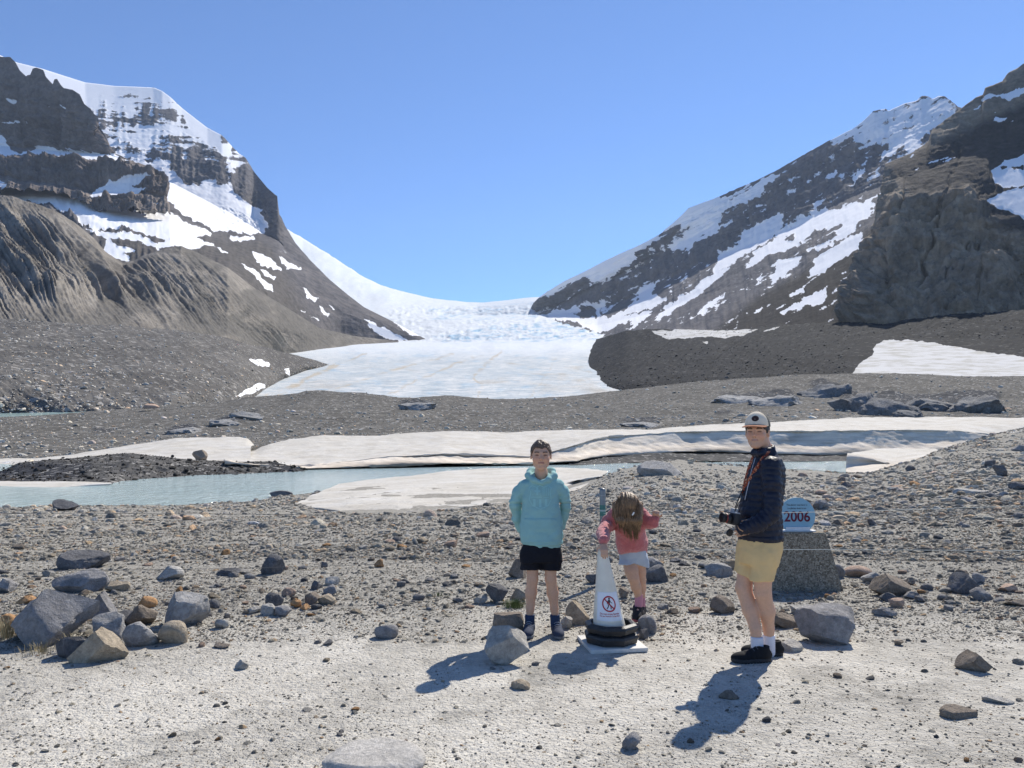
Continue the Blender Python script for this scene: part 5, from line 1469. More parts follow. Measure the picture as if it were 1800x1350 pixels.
def box_bm(bm, c, s, rot=None, bev=0.0):
    r = bmesh.ops.create_cube(bm, size=1.0)
    vs_ = r['verts']
    bmesh.ops.scale(bm, vec=s, verts=vs_)
    if rot is not None: bmesh.ops.rotate(bm, cent=(0, 0, 0), matrix=Euler(rot).to_matrix(), verts=vs_)
    bmesh.ops.translate(bm, vec=c, verts=vs_)
    if bev:
        es = list({e for v_ in vs_ for e in v_.link_edges})
        bmesh.ops.bevel(bm, geom=es, offset=bev, segments=2, affect='EDGES', profile=.6)
def bm_obj(name, bm, mat, parent=None, smooth=False, ang=35):
    me = bpy.data.meshes.new(name)
    bm.to_mesh(me); bm.free()
    if smooth:
        me.polygons.foreach_set('use_smooth', np.ones(len(me.polygons), bool))
        try: me.set_sharp_from_angle(angle=R(ang))
        except Exception: pass
    me.materials.append(mat)
    o = bpy.data.objects.new(name, me); col.objects.link(o)
    if parent: o.parent = parent
    return o
def box_obj(name, c, s, mat, parent=None, rot=None, bev=0.0):
    bm = bmesh.new(); box_bm(bm, c, s, rot, bev)
    return bm_obj(name, bm, mat, parent, bev > 0)
def text_mesh(s, size, bold=0.0, width=1.0):
    """flat text as (verts2d, faces), centred"""
    cu = bpy.data.curves.new('txt', 'FONT'); cu.body = s; cu.size = size; cu.align_x = 'CENTER'; cu.align_y = 'CENTER'; cu.offset = bold
    cu.resolution_u = 4; cu.fill_mode = 'FRONT'
    ob = bpy.data.objects.new('txt', cu); col.objects.link(ob)
    dg = bpy.context.evaluated_depsgraph_get(); dg.update()
    me = bpy.data.meshes.new_from_object(ob.evaluated_get(dg))
    V = np.array([v_.co[:2] for v_ in me.vertices]); F = [tuple(p.vertices) for p in me.polygons]
    bpy.data.objects.remove(ob, do_unlink=True); bpy.data.curves.remove(cu); bpy.data.meshes.remove(me)
    if len(V): V[:, 0] *= width
    return V, F
def merge(parts):
    V, F, n_ = [], [], 0
    for v_, f_ in parts:
        V.append(np.asarray(v_)); F += [tuple(i + n_ for i in q) for q in f_]; n_ += len(v_)
    return np.concatenate(V), F
def disc2(cx, cy, r, n=24):
    return np.array([(cx + r * math.cos(2 * math.pi * k / n), cy + r * math.sin(2 * math.pi * k / n)) for k in range(n)]), [tuple(range(n))]
def ring2(cx, cy, r0, r1, n=48):
    V = [(cx + r * math.cos(2 * math.pi * k / n), cy + r * math.sin(2 * math.pi * k / n)) for r in (r0, r1) for k in range(n)]
    return np.array(V), [(k, n + k, n + (k + 1) % n, (k + 1) % n) for k in range(n)]
def bar2(a, b, w, n=1):
    a, b = np.array(a, float), np.array(b, float); e = b - a; p = np.array([-e[1], e[0]]) / max(np.linalg.norm(e), 1e-9) * w / 2
    V, F = [], []
    for k in range(n + 1):
        c = a + e * k / n
        V += [c - p, c + p]
    for k in range(n): F.append((2 * k, 2 * k + 2, 2 * k + 3, 2 * k + 1))
    return np.array(V), F
# ------------------------------------------------------------------ concrete block with the round year sign
m_conc = NT('exposed_aggregate_concrete')
v = m_conc.coord()
vo = m_conc.n('TexVoronoi', Vector=v, Scale=75.0)
rc_ = m_conc.n('SeparateColor', Color=vo.outputs['Color']).outputs[0]
c = m_conc.ramp(rc_, [(0, (.085, .068, .048)), (.3, (.20, .168, .125)), (.65, (.33, .285, .215)), (1, (.52, .46, .36))])
c = m_conc.mix(.35, c, m_conc.ramp(m_conc.noise(v, 6, 6), [(.3, (.19, .16, .118)), (.7, (.31, .268, .205))]))
m_conc = m_conc.out(c, .9, m_conc.bump(m_conc.math('MULTIPLY', vo.outputs['Distance'], -1.0), .006))
q = gnd(1404, 1040)
DB = q[1]
sB = DB / FPX
bm = bmesh.new()
wt, wb, hB, dpt, dpb = 83 * sB, 134 * sB, 98 * sB, .30, .46
vb_ = []
q[0] += (1404 - 900) / FPX * dpb / 2
blk = empty('sign_block', q)
for z, w, d in ((-.06, wb, dpb), (hB, wt, dpt)):
    for sx, sy in ((-1, -1), (1, -1), (1, 1), (-1, 1)):
        vb_.append(bm.verts.new((sx * w / 2, dpb / 2 + sy * d / 2, z)))
for f_ in ((0, 1, 5, 4), (1, 2, 6, 5), (2, 3, 7, 6), (3, 0, 4, 7), (4, 5, 6, 7), (3, 2, 1, 0)):
    bm.faces.new([vb_[i] for i in f_])
bmesh.ops.bevel(bm, geom=list(bm.edges), offset=.012, segments=2, affect='EDGES')
bm_obj('concrete_base', bm, m_conc, blk, True)
m_blue = plain('blue_sign_enamel', lin(130, 172, 192)[:3], .45, .4, .05, 8)
m_white = plain('white_paint', (.72, .72, .70), .6, .35, .08, 30)
m_maroon = plain('maroon_print', lin(95, 28, 50)[:3], .6, .3, .05)
m_black = plain('black_print', (.03, .03, .035), .6, .3, .1)
m_dot = plain('pale_blue_print', lin(140, 195, 228)[:3], .5, .3, .05)
rS = 32.5 * sB
cS = hB + 27 * sB
yS = dpb / 2
# disc with flat foot
a0 = -math.asin(min(.99, (27 * sB - .01) / rS))
an = np.linspace(a0, math.pi - a0, 64)
ring = np.stack([rS * np.cos(an), cS + rS * np.sin(an)], 1)
V, F = [], []
for yy in (yS - .006, yS + .006):
    V += [(x_, yy, z_) for x_, z_ in ring]
n_ = len(ring)
F = [tuple(range(n_)), tuple(range(2 * n_ - 1, n_ - 1, -1))] + [(k, n_ + k, n_ + (k + 1) % n_, (k + 1) % n_) for k in range(n_)]
disc = new_mesh('sign_disc', np.array(V), F, m_blue, False, blk)
def on_disc(name, V2, F2, mat, parent, off=.0085):
    return new_mesh(name, np.array([(x_, yS - off, z_) for x_, z_ in V2]), F2, mat, False, parent)
V2, F2 = text_mesh('2006', 1.0, .022, .88)
k = 25.5 * sB / (V2[:, 1].max() - V2[:, 1].min()) * .72
kx = 46.5 * sB / (V2[:, 0].max() - V2[:, 0].min())
V2 = V2 * np.array([kx, 19.0 * sB / (V2[:, 1].max() - V2[:, 1].min())]); V2[:, 1] += cS - 2.0 * sB
on_disc('year_number', V2, F2, m_maroon, disc)
for s_, yy, wd in (('The glacier was here in', 19.5, 37), ('Le glacier était ici en', 13.5, 33)):
    V2, F2 = text_mesh(s_, 1.0, .01)
    V2 = V2 * (wd * sB / (V2[:, 0].max() - V2[:, 0].min())); V2[:, 1] += cS + yy * sB
    on_disc('caption', V2, F2, m_black, disc)
dots = []
for i in range(-12, 13):
    for j in range(-10, 13):
        x_, z_ = i * 2.6 + (j % 2) * 1.3, j * 2.4
        rr_ = math.hypot(x_, z_)
        if rr_ < 31 and (z_ > 23 or (z_ > 8 and abs(x_) > 24) or (z_ < -13 and z_ > -25 and x_ > 4)):
            dots.append(disc2(x_ * sB, cS + z_ * sB, .55 * sB, 6))
V2, F2 = merge(dots)
tag(on_disc('dot_pattern', V2, F2, m_dot, disc, .0080), kind='stuff')
box_obj('mounting_plate', (0, yS - .02, hB + 4.4 * sB), (43 * sB, .012, 6.5 * sB), m_white, blk, bev=.002)
box_obj('mounting_foot', (0, yS - .005, hB + .006), (62 * sB, .09, .012), m_white, blk, bev=.002)
tag(blk, 'concrete block with a round blue 2006 sign behind the man', 'sign')

# ------------------------------------------------------------------ rope posts and cords
m_post = NT('galvanised_post')
zc = m_post.n('SeparateXYZ', Vector=m_post.n('TexCoord').outputs['Object']).outputs[2]
g1 = m_post.ramp(m_post.math('MULTIPLY', zc, 1.0), [(0, (.20, .21, .21)), (.755, (.20, .21, .21)), (.76, (.06, .16, .14)), (.80, (.10, .22, .19)), (.815, (.40, .45, .44)), (.83, (.07, .17, .15)), (.875, (.08, .18, .16)), (.88, (.22, .23, .23)), (1, (.24, .25, .25))])
m_post = m_post.out(g1, .4, Metallic=.5)
qp = gnd(1060.5, 1028)
DP = qp[1]
zt = pxw(1060.5, 858, DP)[2] - qp[2]
post = empty('rope_post', qp)
rp = 5.4 * DP / FPX
V, F = tube_pts([(0, 0, -.05), (0, 0, zt * .5), (0, 0, zt - .03), (0, 0, zt - .012), (0, 0, zt)], [rp, rp, rp, rp * .9, rp * .5], 20)
new_mesh('pole', V, F, m_post, True, post)
V, F = tube_pts([(0, 0, zt - .085), (0, 0, zt - .075)], [rp * 1.08, rp * 1.08], 20)
new_mesh('band', V, F, plain('post_band_grey', (.3, .32, .32), .4, .5), False, post)
tag(post, 'grey metal rope post with a green band behind the girl', 'post')
m_cord = plain('pale_cord', (.55, .56, .50), .8, .2, .2, 200)
m_cordd = plain('weathered_cord', (.16, .155, .15), .8, .2, .2, 200)
pw = lambda x_, y_, D_: pxw(x_, y_, D_)
for pts, mt, lab in (([pw(1061, 903, DP - .03), pw(1160, 903.5, 8.35), pw(1290, 903, 8.3), pw(1373, 901.5, 8.1), pw(1480, 899, 8.6), pw(1593, 896, 9.4), pw(1800, 889, 11), pw(2100, 878, 13)], m_cord, 'upper pale cord running right from the rope post past the sign'),
                     ([pw(1061, 968, DP - .03), pw(1160, 967.5, 8.1), pw(1290, 966.5, 8.05), pw(1400, 966, 8.05), pw(1600, 967, 8.3), pw(1800, 968, 8.8), pw(2100, 970, 9.5)], m_cord, 'lower pale cord running right across the concrete block'),
                     ([pw(-250, 903, 7.8), pw(0, 903, 8.0), pw(300, 903, 8.1), pw(600, 905, 8.2), pw(850, 905, 8.3), pw(1060, 903, DP - .03)], m_cordd, 'upper thin dark cord running left from the rope post'),
                     ([pw(-250, 1004, 7.2), pw(0, 1003, 7.3), pw(300, 1001, 7.4), pw(600, 994, 7.6), pw(850, 983, 7.9), pw(1060, 969, DP - .03)], m_cordd, 'lower thin dark cord running left from the rope post')):
    tag(tube_obj('cord', bez(pts, 60), .0032 if mt is m_cord else .0018, mt), lab, 'cord')

# ------------------------------------------------------------------ white barrier cone
m_cone = plain('cream_cone_plastic', (.88, .84, .73), .5, .35, .08, 9, .001, 40)
m_rub = plain('black_rubber', (.022, .022, .024), .5, .4, .3, 20, .002, 80)
m_base = plain('scuffed_white_rubber', (.60, .58, .54), .75, .3, .15, 14, .002, 60)
qc = gnd(1075, 1137)
DC = qc[1]
sC = DC / FPX
cone_o = empty('barrier_cone', qc)
Lc = lambda x_, y_, dy=0: pxw(x_, y_, DC + dy) - qc
zbot = .055; bx = (1073 - 1075) * sC
ztop = Lc(1060, 966)[2]; tx = (1060.5 - 1075) * sC
rb_, rt_ = 31.5 * sC, 8.0 * sC
def cone_pt(a, t_, off=0.0):
    """angle a (0 = towards the camera), height fraction t"""
    z = zbot + (ztop - zbot) * t_; r_ = rb_ + (rt_ - rb_) * t_ + off
    return np.array([bx + (tx - bx) * t_ + r_ * math.sin(a), .0 - r_ * math.cos(a), z])
V, F = [], []
NT_, NA = 20, 48
for i in range(NT_ + 1):
    for k in range(NA): V.append(cone_pt(2 * math.pi * k / NA, i / NT_))
for i in range(NT_):
    for k in range(NA): F.append((i * NA + k, i * NA + (k + 1) % NA, (i + 1) * NA + (k + 1) % NA, (i + 1) * NA + k))
top_i = len(V)
for k in range(NA): V.append(cone_pt(2 * math.pi * k / NA, 1.012, -.006))
for k in range(NA): F.append((NT_ * NA + k, NT_ * NA + (k + 1) % NA, top_i + (k + 1) % NA, top_i + k))
F.append(tuple(top_i + k for k in range(NA)))
tl_ = m_cone.node_tree.nodes.new('ShaderNodeBsdfTranslucent'); tl_.inputs[0].default_value = (.86, .82, .70, 1)
mx_ = m_cone.node_tree.nodes.new('ShaderNodeMixShader'); mx_.inputs[0].default_value = .28
m_cone.node_tree.links.new(m_cone.node_tree.nodes['Principled BSDF'].outputs[0], mx_.inputs[1]); m_cone.node_tree.links.new(tl_.outputs[0], mx_.inputs[2])
m_cone.node_tree.links.new(mx_.outputs[0], m_cone.node_tree.nodes['Material Output'].inputs['Surface'])
new_mesh('cone_body', np.array(V), F, m_cone, True, cone_o)
bm = bmesh.new(); box_bm(bm, (0, 0, .018), (98 * sC, 98 * sC, .032), (0, 0, R(9)), .008)
bm_obj('base_plate', bm, m_base, cone_o, True)
def octo(name, z0, z1, ro, ri, rot, sx):
    V, F = [], []
    prof = [(ri, z1 - .004), (ro - .03, z1), (ro - .006, z1 - .012), (ro, z1 - .03), (ro - .012, z0 + .006), (ro - .03, z0), (ri, z0)]
    for r_, z in prof:
        for k in range(8):
            a = R(rot) + 2 * math.pi * k / 8
            rr_ = r_ / math.cos(math.pi / 8)
            V.append((rr_ * math.sin(a) * sx, rr_ * math.cos(a), z))
    for i in range(len(prof)):
        j = (i + 1) % len(prof)
        for k in range(8): F.append((i * 8 + k, i * 8 + (k + 1) % 8, j * 8 + (k + 1) % 8, j * 8 + k))
    o = new_mesh(name, np.array(V), F, m_rub, False, cone_o)
    o.location = (bx * .5, 0, 0)
    return o
octo('weight_ring', .036, .115, 44.5 * sC, 33 * sC, 24, 1.0)
octo('weight_ring', .117, .185, 43.5 * sC, 33 * sC, 20, 1.0)
# notice wrapped round the cone
tC0, tC1 = (Lc(1073, 1086)[2] - zbot) / (ztop - zbot), (Lc(1068, 1037.5)[2] - zbot) / (ztop - zbot)
def on_cone(name, V2, F2, mat, parent, off):
    """V2 in notice units: x,y in [-1,1] across the notice"""
    P = []
    for x_, y_ in V2:
        t_ = tC0 + (tC1 - tC0) * (y_ + 1) / 2
        P.append(cone_pt(.02 + x_ * .98, t_, off))
    return new_mesh(name, np.array(P), F2, mat, False, parent)
g_ = [(i / 12 * 2 - 1, j / 6 * 2 - 1) for j in range(7) for i in range(13)]
gf = [(j * 13 + i, j * 13 + i + 1, (j + 1) * 13 + i + 1, (j + 1) * 13 + i) for j in range(6) for i in range(12)]
m_paper = plain('notice_paper', (.78, .79, .82), .5, .3, .03, 10)
m_red = plain('red_print', lin(170, 40, 50)[:3], .5, .3, .05)
sheet_o = on_cone('notice', np.array(g_), gf, m_paper, cone_o, .002)
ax_, ay_ = .68, .56
def el(VF, cx=.02, cy=.20):
    V2, F2 = VF
    return np.stack([cx + V2[:, 0] * ax_ * .80, cy + V2[:, 1] * ay_], 1), F2
def refine(V2, F2):
    bm = bmesh.new(); vv = [bm.verts.new((x_, y_, 0)) for x_, y_ in V2]
    for f_ in F2:
        try: bm.faces.new([vv[i] for i in f_])
        except ValueError: pass
    bmesh.ops.triangulate(bm, faces=bm.faces[:])
    for it in range(3):
        es = [e for e in bm.edges if e.calc_length() > .14]
        if es: bmesh.ops.subdivide_edges(bm, edges=es, cuts=1)
        bmesh.ops.triangulate(bm, faces=bm.faces[:])
    V_ = np.array([v_.co[:2] for v_ in bm.verts]); bm.verts.index_update(); F_ = [tuple(v_.index for v_ in f_.verts) for f_ in bm.faces]
    bm.free()
    return V_, F_
walk = [disc2(.08, .66, .13, 14), bar2((.06, .52), (-.02, .0), .24), bar2((-.02, .05), (.22, -.30), .14), bar2((.22, -.30), (.20, -.66), .12), bar2((-.04, .05), (-.14, -.34), .14), bar2((-.14, -.34), (-.36, -.62), .12),
        bar2((-.02, .46), (-.26, .22), .09), bar2((-.26, .22), (-.24, -.04), .08), bar2((.12, .46), (.28, .18), .09), bar2((.28, .18), (.46, .10), .08)]
on_cone('walker_symbol', *refine(*el(merge(walk))), m_black, sheet_o, .0034)
on_cone('prohibition_ring', *refine(*el(ring2(0, 0, .82, 1.0))), m_red, sheet_o, .0040)
on_cone('prohibition_bar', *refine(*el(bar2((-.62, .62), (.62, -.62), .16, 6))), m_red, sheet_o, .0046)
for s_, yy, hh in (('Do not cross barrier', -.50, .13), ('Ne pas franchir la barrière', -.66, .13)):
    V2, F2 = text_mesh(s_, 1.0, .02)
    V2 = np.stack([V2[:, 0] * (1.45 / (V2[:, 0].max() - V2[:, 0].min())), yy + V2[:, 1] * (hh / (V2[:, 1].max() - V2[:, 1].min()))], 1)
    on_cone('notice_text', V2, F2, m_red, sheet_o, .0034)
cone_o.rotation_euler = (0, 0, 0)
tag(cone_o, 'white traffic cone in black octagonal weights under the hand of the girl', 'cone')

# ------------------------------------------------------------------ vehicles far up the valley
m_vr = plain('red_vehicle_paint', (.40, .03, .03), .4, .4, .05); m_vw = plain('white_vehicle_paint', (.7, .7, .7), .4, .4, .05)
m_vg = plain('dark_glass', (.03, .04, .05), .15, .5, .05); m_vt = plain('tyre_rubber', (.03, .03, .03), .8, .2, .05)
def coach(px, py, D, wpx_, mat, label, rz=0, roof=None):
    w = wpx_ * D / FPX
    p = pxw(px, py, D)
    e = empty('snow_coach', p, rz)
    hh = w * .34
    box_obj('body', (0, 0, hh * .62), (w, w * .28, hh * .62), mat, e, bev=w * .02)
    box_obj('roof', (0, 0, hh * .97), (w * .96, w * .26, hh * .08), roof or m_vw, e)
    for s_ in (-1, 1):
        for k in range(5):
            box_obj('window', (-w * .36 + k * w * .18, s_ * w * .141, hh * .76), (w * .14, w * .006, hh * .22), m_vg, e)
        for k in (-.33, 0.12, .33):
            V, F = tube_pts([(w * k, s_ * w * .10, hh * .17), (w * k, s_ * w * .17, hh * .17)], hh * .19, 12)
            new_mesh('wheel', V, F, m_vt, False, e)
    tag(e, label, 'bus')
coach(411, 610, 632, 15, m_vr, 'red and white snow coach on the left valley side')
coach(399, 609, 628, 9, plain('green_vehicle_paint', (.04, .12, .07), .5, .3, .1), 'small dark green vehicle behind the red coach', roof=m_vw)
coach(644, 608, 2150, 6, m_vg, 'dark coach parked farthest left on the glacier')
coach(652, 608, 2150, 5, m_vg, 'dark coach parked in the middle of the row on the glacier')
coach(668, 608, 2150, 5, m_vr, 'small red coach at the right of the row on the glacier')
# ------------------------------------------------------------------ people
def skin_mat(name):
    t = NT(name)
    v = t.coord()
    n = t.noise(v, 60, 4)
    k = t.rng(n, .3, .7, .93, 1.07, False)
    c = t.mix(1.0, t.attr('paint', 'Color'), t.n('CombineXYZ', X=k, Y=k, Z=k).outputs[0], 'MULTIPLY')
    t.set(t.b, 'Subsurface__Weight', .12)
    t.b.inputs['Subsurface Radius'].default_value = (.012, .004, .002)
    t.b.inputs['Subsurface Scale'].default_value = .5
    return t.out(c, .55, t.bump(t.noise(v, 420, 3), .0006), Specular__IOR__Level=.35)
def cloth_mat(name, c, weave=900, bump=.0006, var=.10, rough=.85, fuzz=0.0, fold=8):
    t = NT(name)
    v = t.coord()
    n1 = t.noise(v, fold, 5); n2 = t.noise(v, weave, 2)
    cc = t.ramp(t.math('ADD', t.math('MULTIPLY', n1, .6), t.math('MULTIPLY', n2, .4)), [(.3, tuple(q * (1 - var) for q in c)), (.7, tuple(min(1, q * (1 + var)) for q in c))])
    if fuzz:
        t.set(t.b, 'Sheen__Weight', fuzz); t.set(t.b, 'Sheen__Roughness', .5)
    return t.out(cc, rough, t.bump(t.math('ADD', n2, t.math('MULTIPLY', n1, 3.0)), bump), Specular__IOR__Level=.2)
def hair_mat(name, dark, light, sc=(90, 90, 6)):
    t = NT(name)
    v = t.coord(sc)
    n = t.noise(v, 1.0, 5, .6)
    return t.out(t.ramp(n, [(.3, dark), (.7, light)]), .5, t.bump(n, .004), Specular__IOR__Level=.4)
SKIN = np.array([.60, .355, .235])
m_skin = skin_mat('skin')
def zprof(L, rows):
    """rows (py, xl, xr, ry, dy) in photo pixels -> etube profile in local metres"""
    out = []
    for py, xl, xr, ry, dy in rows:
        a, b = L(xl, py, dy), L(xr, py, dy)
        out.append((a[2], (a[0] + b[0]) / 2, a[1], (b[0] - a[0]) / 2, ry))
    return out
def person(px, py, label):
    q = gnd(px, py)
    e = empty('person', q)
    D0 = q[1]
    L = lambda x_, y_, dy=0.0: pxw(x_, y_, D0 + dy) - q
    tag(e, label, 'person')
    return e, L, D0
def folds(P, amp, f=(9, 9, 16), seed=0):
    return amp * fbm(P * np.array(f) + seed, 3)
def shoe(parent, heel, toe, width, col_up, col_sole, top=None, high=.075, lace=None, sole_h=.024, pitch=0.0):
    """heel, toe: ground points below heel and toe (local)"""
    heel, toe = np.array(heel, float), np.array(toe, float)
    ax_ = toe - heel; Ls = np.linalg.norm(ax_); ax_ /= Ls
    M = frame(ax_, (0, 0, 1))
    def loc(P): return (P - heel) @ M
    def foot(q):
        # q: x right, y forward, z up
        a = ell(q, (0, .70 * Ls, .034), (width * .53, .33 * Ls, .040))
        b = ell(q, (0, .28 * Ls, .045), (width * .46, .34 * Ls, .05))
        d = smin(a, b, .03)
        d = smin(d, cone(q, (0, .20 * Ls, .05), (0, .16 * Ls, high + .02), .040, .042), .03)
        d = smin(d, cone(q, (0, .30 * Ls, .07), (0, .62 * Ls, .05), .032, .026), .02)
        return d
    def up(P):
        q = loc(P)
        d = foot(q)
        d = smax(d, -ell(q, (0, .17 * Ls, high + .045), (.034, .042, .045)), .008)
        d = np.maximum(d, q[:, 2] - high - .012 - .1 * np.abs(q[:, 1] - .16 * Ls))
        d = np.maximum(d, .016 - q[:, 2])
        return d - .0015 * np.cos(q[:, 1] * 170) * (q[:, 1] < .75 * Ls) * (q[:, 1] > .3 * Ls)
    def so(P):
        q = loc(P)
        g2 = np.stack([q[:, 0], q[:, 1], np.zeros(len(q))], 1)
        a = ell(g2, (0, .70 * Ls, 0), (width * .56, .325 * Ls, 1)); b = ell(g2, (0, .26 * Ls, 0), (width * .47, .285 * Ls, 1))
        d = smin(a, b, .04)
        zt_ = sole_h + .010 * np.clip((q[:, 1] / Ls - .85) * 4, 0, 1)
        d = np.maximum(d, np.maximum(q[:, 2] - zt_, -q[:, 2] + .008 * np.clip((q[:, 1] / Ls - .8) * 4, 0, 1)))
        return d + .002 * (np.sin(q[:, 1] * 260) > .4) * (q[:, 2] < .012)
    lo = np.minimum(heel, toe) - .10; hi = np.maximum(heel, toe) + .10; hi[2] = max(heel[2], toe[2]) + high + .06; lo[2] = min(heel[2], toe[2]) - .03
    o = sdf_obj('shoe', up, lo, hi, .0055, col_up, parent)
    sdf_obj('sole', so, lo, hi, .005, col_sole, o)
    if lace:
        parts = []
        for k in range(4):
            yy = (.36 + .09 * k) * Ls; zz = .104 - .012 * k
            p = np.array([(-.026, yy, zz - .012), (-.012, yy + .004, zz), (.012, yy + .004, zz), (.026, yy, zz - .012)]) @ M.T + heel
            lo_ = tube_obj('lace', p, .0035, lace, o, 6)
    return o

# ================================================================== boy in the teal hoodie
boy, L, D0 = person(956, 1116, 'boy in a teal hoodie and black shorts standing with arms behind his back')
s = D0 / FPX
hc = L(951, 801.5, -.03); hh = 50.5 * s
MH = frame((-.03, -1, .04))
def bleg(P, pts): return chain(P, pts, .03)
gl_, gr_ = L(931, 1112, .02), L(979, 1110, .02)
def f_body(P):
    d = head_sdf(P, hc, hh, MH, child=1)
    d = smin(d, chain(P, [(L(951, 812, .015), .046), (L(951, 832, .02), .048), (L(951, 845, .03), .06)], .03), .03)
    d = smin(d, etube(P, zprof(L, [(960, 930, 974, .075, .02), (900, 928, 978, .075, .02), (862, 926, 978, .06, .03), (845, 940, 963, .045, .03)])), .03)
    for pts in ([(936, 962, .01, .058), (936, 990, 0, .054), (936, 1018, -.005, .044), (933.5, 1042, .015, .046), (932, 1070, .015, .031), (931, 1092, .015, .029)],
                [(967, 962, .01, .058), (968, 990, 0, .054), (968, 1018, -.005, .044), (971.5, 1042, .015, .046), (974.5, 1070, .015, .031), (977, 1092, .015, .029)]):
        d = smin(d, chain(P, [(L(x_, y_, z_), r_) for x_, y_, z_, r_ in pts], .02), .012)
    for pts in ([(924, 864, .03, .034), (906, 888, .075, .028), (915, 925, .155, .024)], [(978, 864, .03, .034), (993.5, 887, .075, .028), (986, 922, .155, .024)]):
        d = smin(d, chain(P, [(L(x_, y_, z_), r_) for x_, y_, z_, r_ in pts], .02), .02)
    d = smin(d, hand_sdf(P, L(917, 928, .155), (.9, .3, -.3), (0, 1, .2), .15, .3, thumb=1), .01)
    d = smin(d, hand_sdf(P, L(984, 925, .155), (-.9, .3, -.2), (0, 1, .2), .15, .3, thumb=-1), .01)
    for a in (gl_, gr_):
        d = smin(d, cone(P, a + np.array([0, 0, .045]), a + np.array([0, -.10, .035]), .022, .016), .02)
    return d
lo = L(885, 1135, -.25); hi = L(1012, 768, .32)
lo = np.array([lo[0], -.28, -.03]); hi = np.array([hi[0], .34, hi[2]])
fine = [(hc[0] - .11, hc[0] + .11, .0042), (hc[1] - .13, hc[1] + .05, .0045), (hc[2] - .15, hc[2] + .15, .004)]
body = sdf_obj('body', f_body, lo, hi, .0075, m_skin, boy, fine)
def vco(o):
    V = np.empty(len(o.data.vertices) * 3, np.float32); o.data.vertices.foreach_get('co', V); return V.reshape(-1, 3).astype(float)
set_col(body, paint_head(vco(body), hc, hh, MH, SKIN, (.38, .16, .13), (.10, .06, .04), (.05, .03, .025)))
# hair
m_hb = hair_mat('brown_hair_short', (.05, .03, .019), (.20, .125, .075), (160, 160, 60))
def f_hair(P, c, h, M, line_front=.27, thick=.055, seed=3, spike=.03, back=-.22):
    q = (P - c) @ M / h
    d = ell(q, (0, -.075, .15), (.345 + thick * .6, .425 + thick * .6, .375 + thick))
    d = d + spike * ridged(q * np.array([9, 6, 7]) + seed, 3) - .012 * fbm(q * 22 + seed, 2)
    side = np.interp(q[:, 1], [-.6, -.3, -.05, .08, .16, .24, .5], [back, back + .02, .0, -.02, .10, line_front, line_front])
    side = side + .035 * vnoise(np.stack([q[:, 0] * 16, q[:, 1] * 8, np.zeros(len(q))], 1))
    return np.maximum(d, side - q[:, 2]) * h
sdf_obj('hair', lambda P: f_hair(P, hc, hh, MH, .25, .05, 3), hc - np.array([.13, .15, .12]), hc + np.array([.13, .15, .18]), .0042, m_hb, boy)
# hoodie
TEAL = (.26, .46, .45)
m_teal = cloth_mat('teal_fleece', TEAL, fold=14, var=.08)
pocket = [(921, 911.5), (977, 911.5), (988, 925), (985, 955), (917, 955), (914, 930)]
def f_hood(P):
    pr = zprof(L, [(974, 919, 985.5, .115, .02), (958, 918, 986, .118, .02), (955, 914.5, 989.5, .132, .02), (938, 912.5, 990.5, .132, .02), (915, 914, 989.5, .128, .02), (897, 917, 986, .122, .02), (884, 919, 982.5, .118, .02), (870, 919, 982.5, .115, .02), (858, 915, 987, .11, .025), (849, 917, 986, .10, .03), (843, 924, 979, .09, .03), (837, 931, 971, .08, .03), (830, 938, 964, .07, .03)])
    d = etube(P, pr)
    for sg, pts in ((0, [(921, 856, .03, .054), (911, 866, .05, .052), (906, 888, .075, .048), (910, 908, .12, .044), (915, 927, .155, .040)]),
                (1, [(981, 856, .03, .054), (990, 866, .05, .052), (994, 887, .075, .048), (989.5, 906, .12, .044), (985, 925, .155, .040)])):
        a = chain(P, [(L(x_, y_, z_), r_) for x_, y_, z_, r_ in pts], .02)
        q = P[:, 2]
        e_ = L(903, 886, 0)[2]
        a = a + .010 * np.exp(-((q - e_) / .008) ** 2) - .006 * np.exp(-((q - e_ - .02) / .012) ** 2)
        a = a + folds(P, .010, (8, 8, 22), 3 + sg)
        d = smin(d, a, .010 + .032 * sstep(L(951, 876)[2], L(951, 852)[2], P[:, 2]))
    hood = chain(P, [(L(951, 828, .11), .036), (L(933, 829, .08), .032), (L(929, 836, .01), .028), (L(938, 843, -.06), .024), (L(950, 848, -.083), .020)], .02)
    hood = smin(hood, chain(P, [(L(951, 828, .11), .036), (L(969, 829, .08), .032), (L(973, 836, .01), .028), (L(964, 843, -.06), .024), (L(952, 848, -.083), .020)], .02), .015)
    d = smin(d, hood, .012)
    d = smax(d, -chain(P, [(L(951, 800, .0), .062), (L(951, 828, -.01), .058), (L(951, 836, -.035), .045)], .02), .015)
    px_, py_ = wpx(P + np.array(boy.location))
    front = (P[:, 1] < -.02)
    pk = poly_sd(pocket, px_, py_, 3.0)
    d = d - front * .006 * sstep(-.6, .8, pk) + front * .004 * np.exp(-(pk / .7) ** 2)
    hem = L(951, 957, 0)[2]
    d = d + .005 * np.exp(-((P[:, 2] - hem) / .005) ** 2)
    d = d + folds(P, .010, (6, 6, 11), 1) + folds(P, .006, (20, 14, 26), 7)
    return np.maximum(d, L(951, 963.5)[2] - P[:, 2])
lo = np.array([L(885, 970)[0], -.26, L(950, 972)[2]]); hi = np.array([L(1014, 800)[0], .30, L(950, 812)[2]])
hood_o = sdf_obj('hoodie', f_hood, lo, hi, .0055, m_teal, boy)
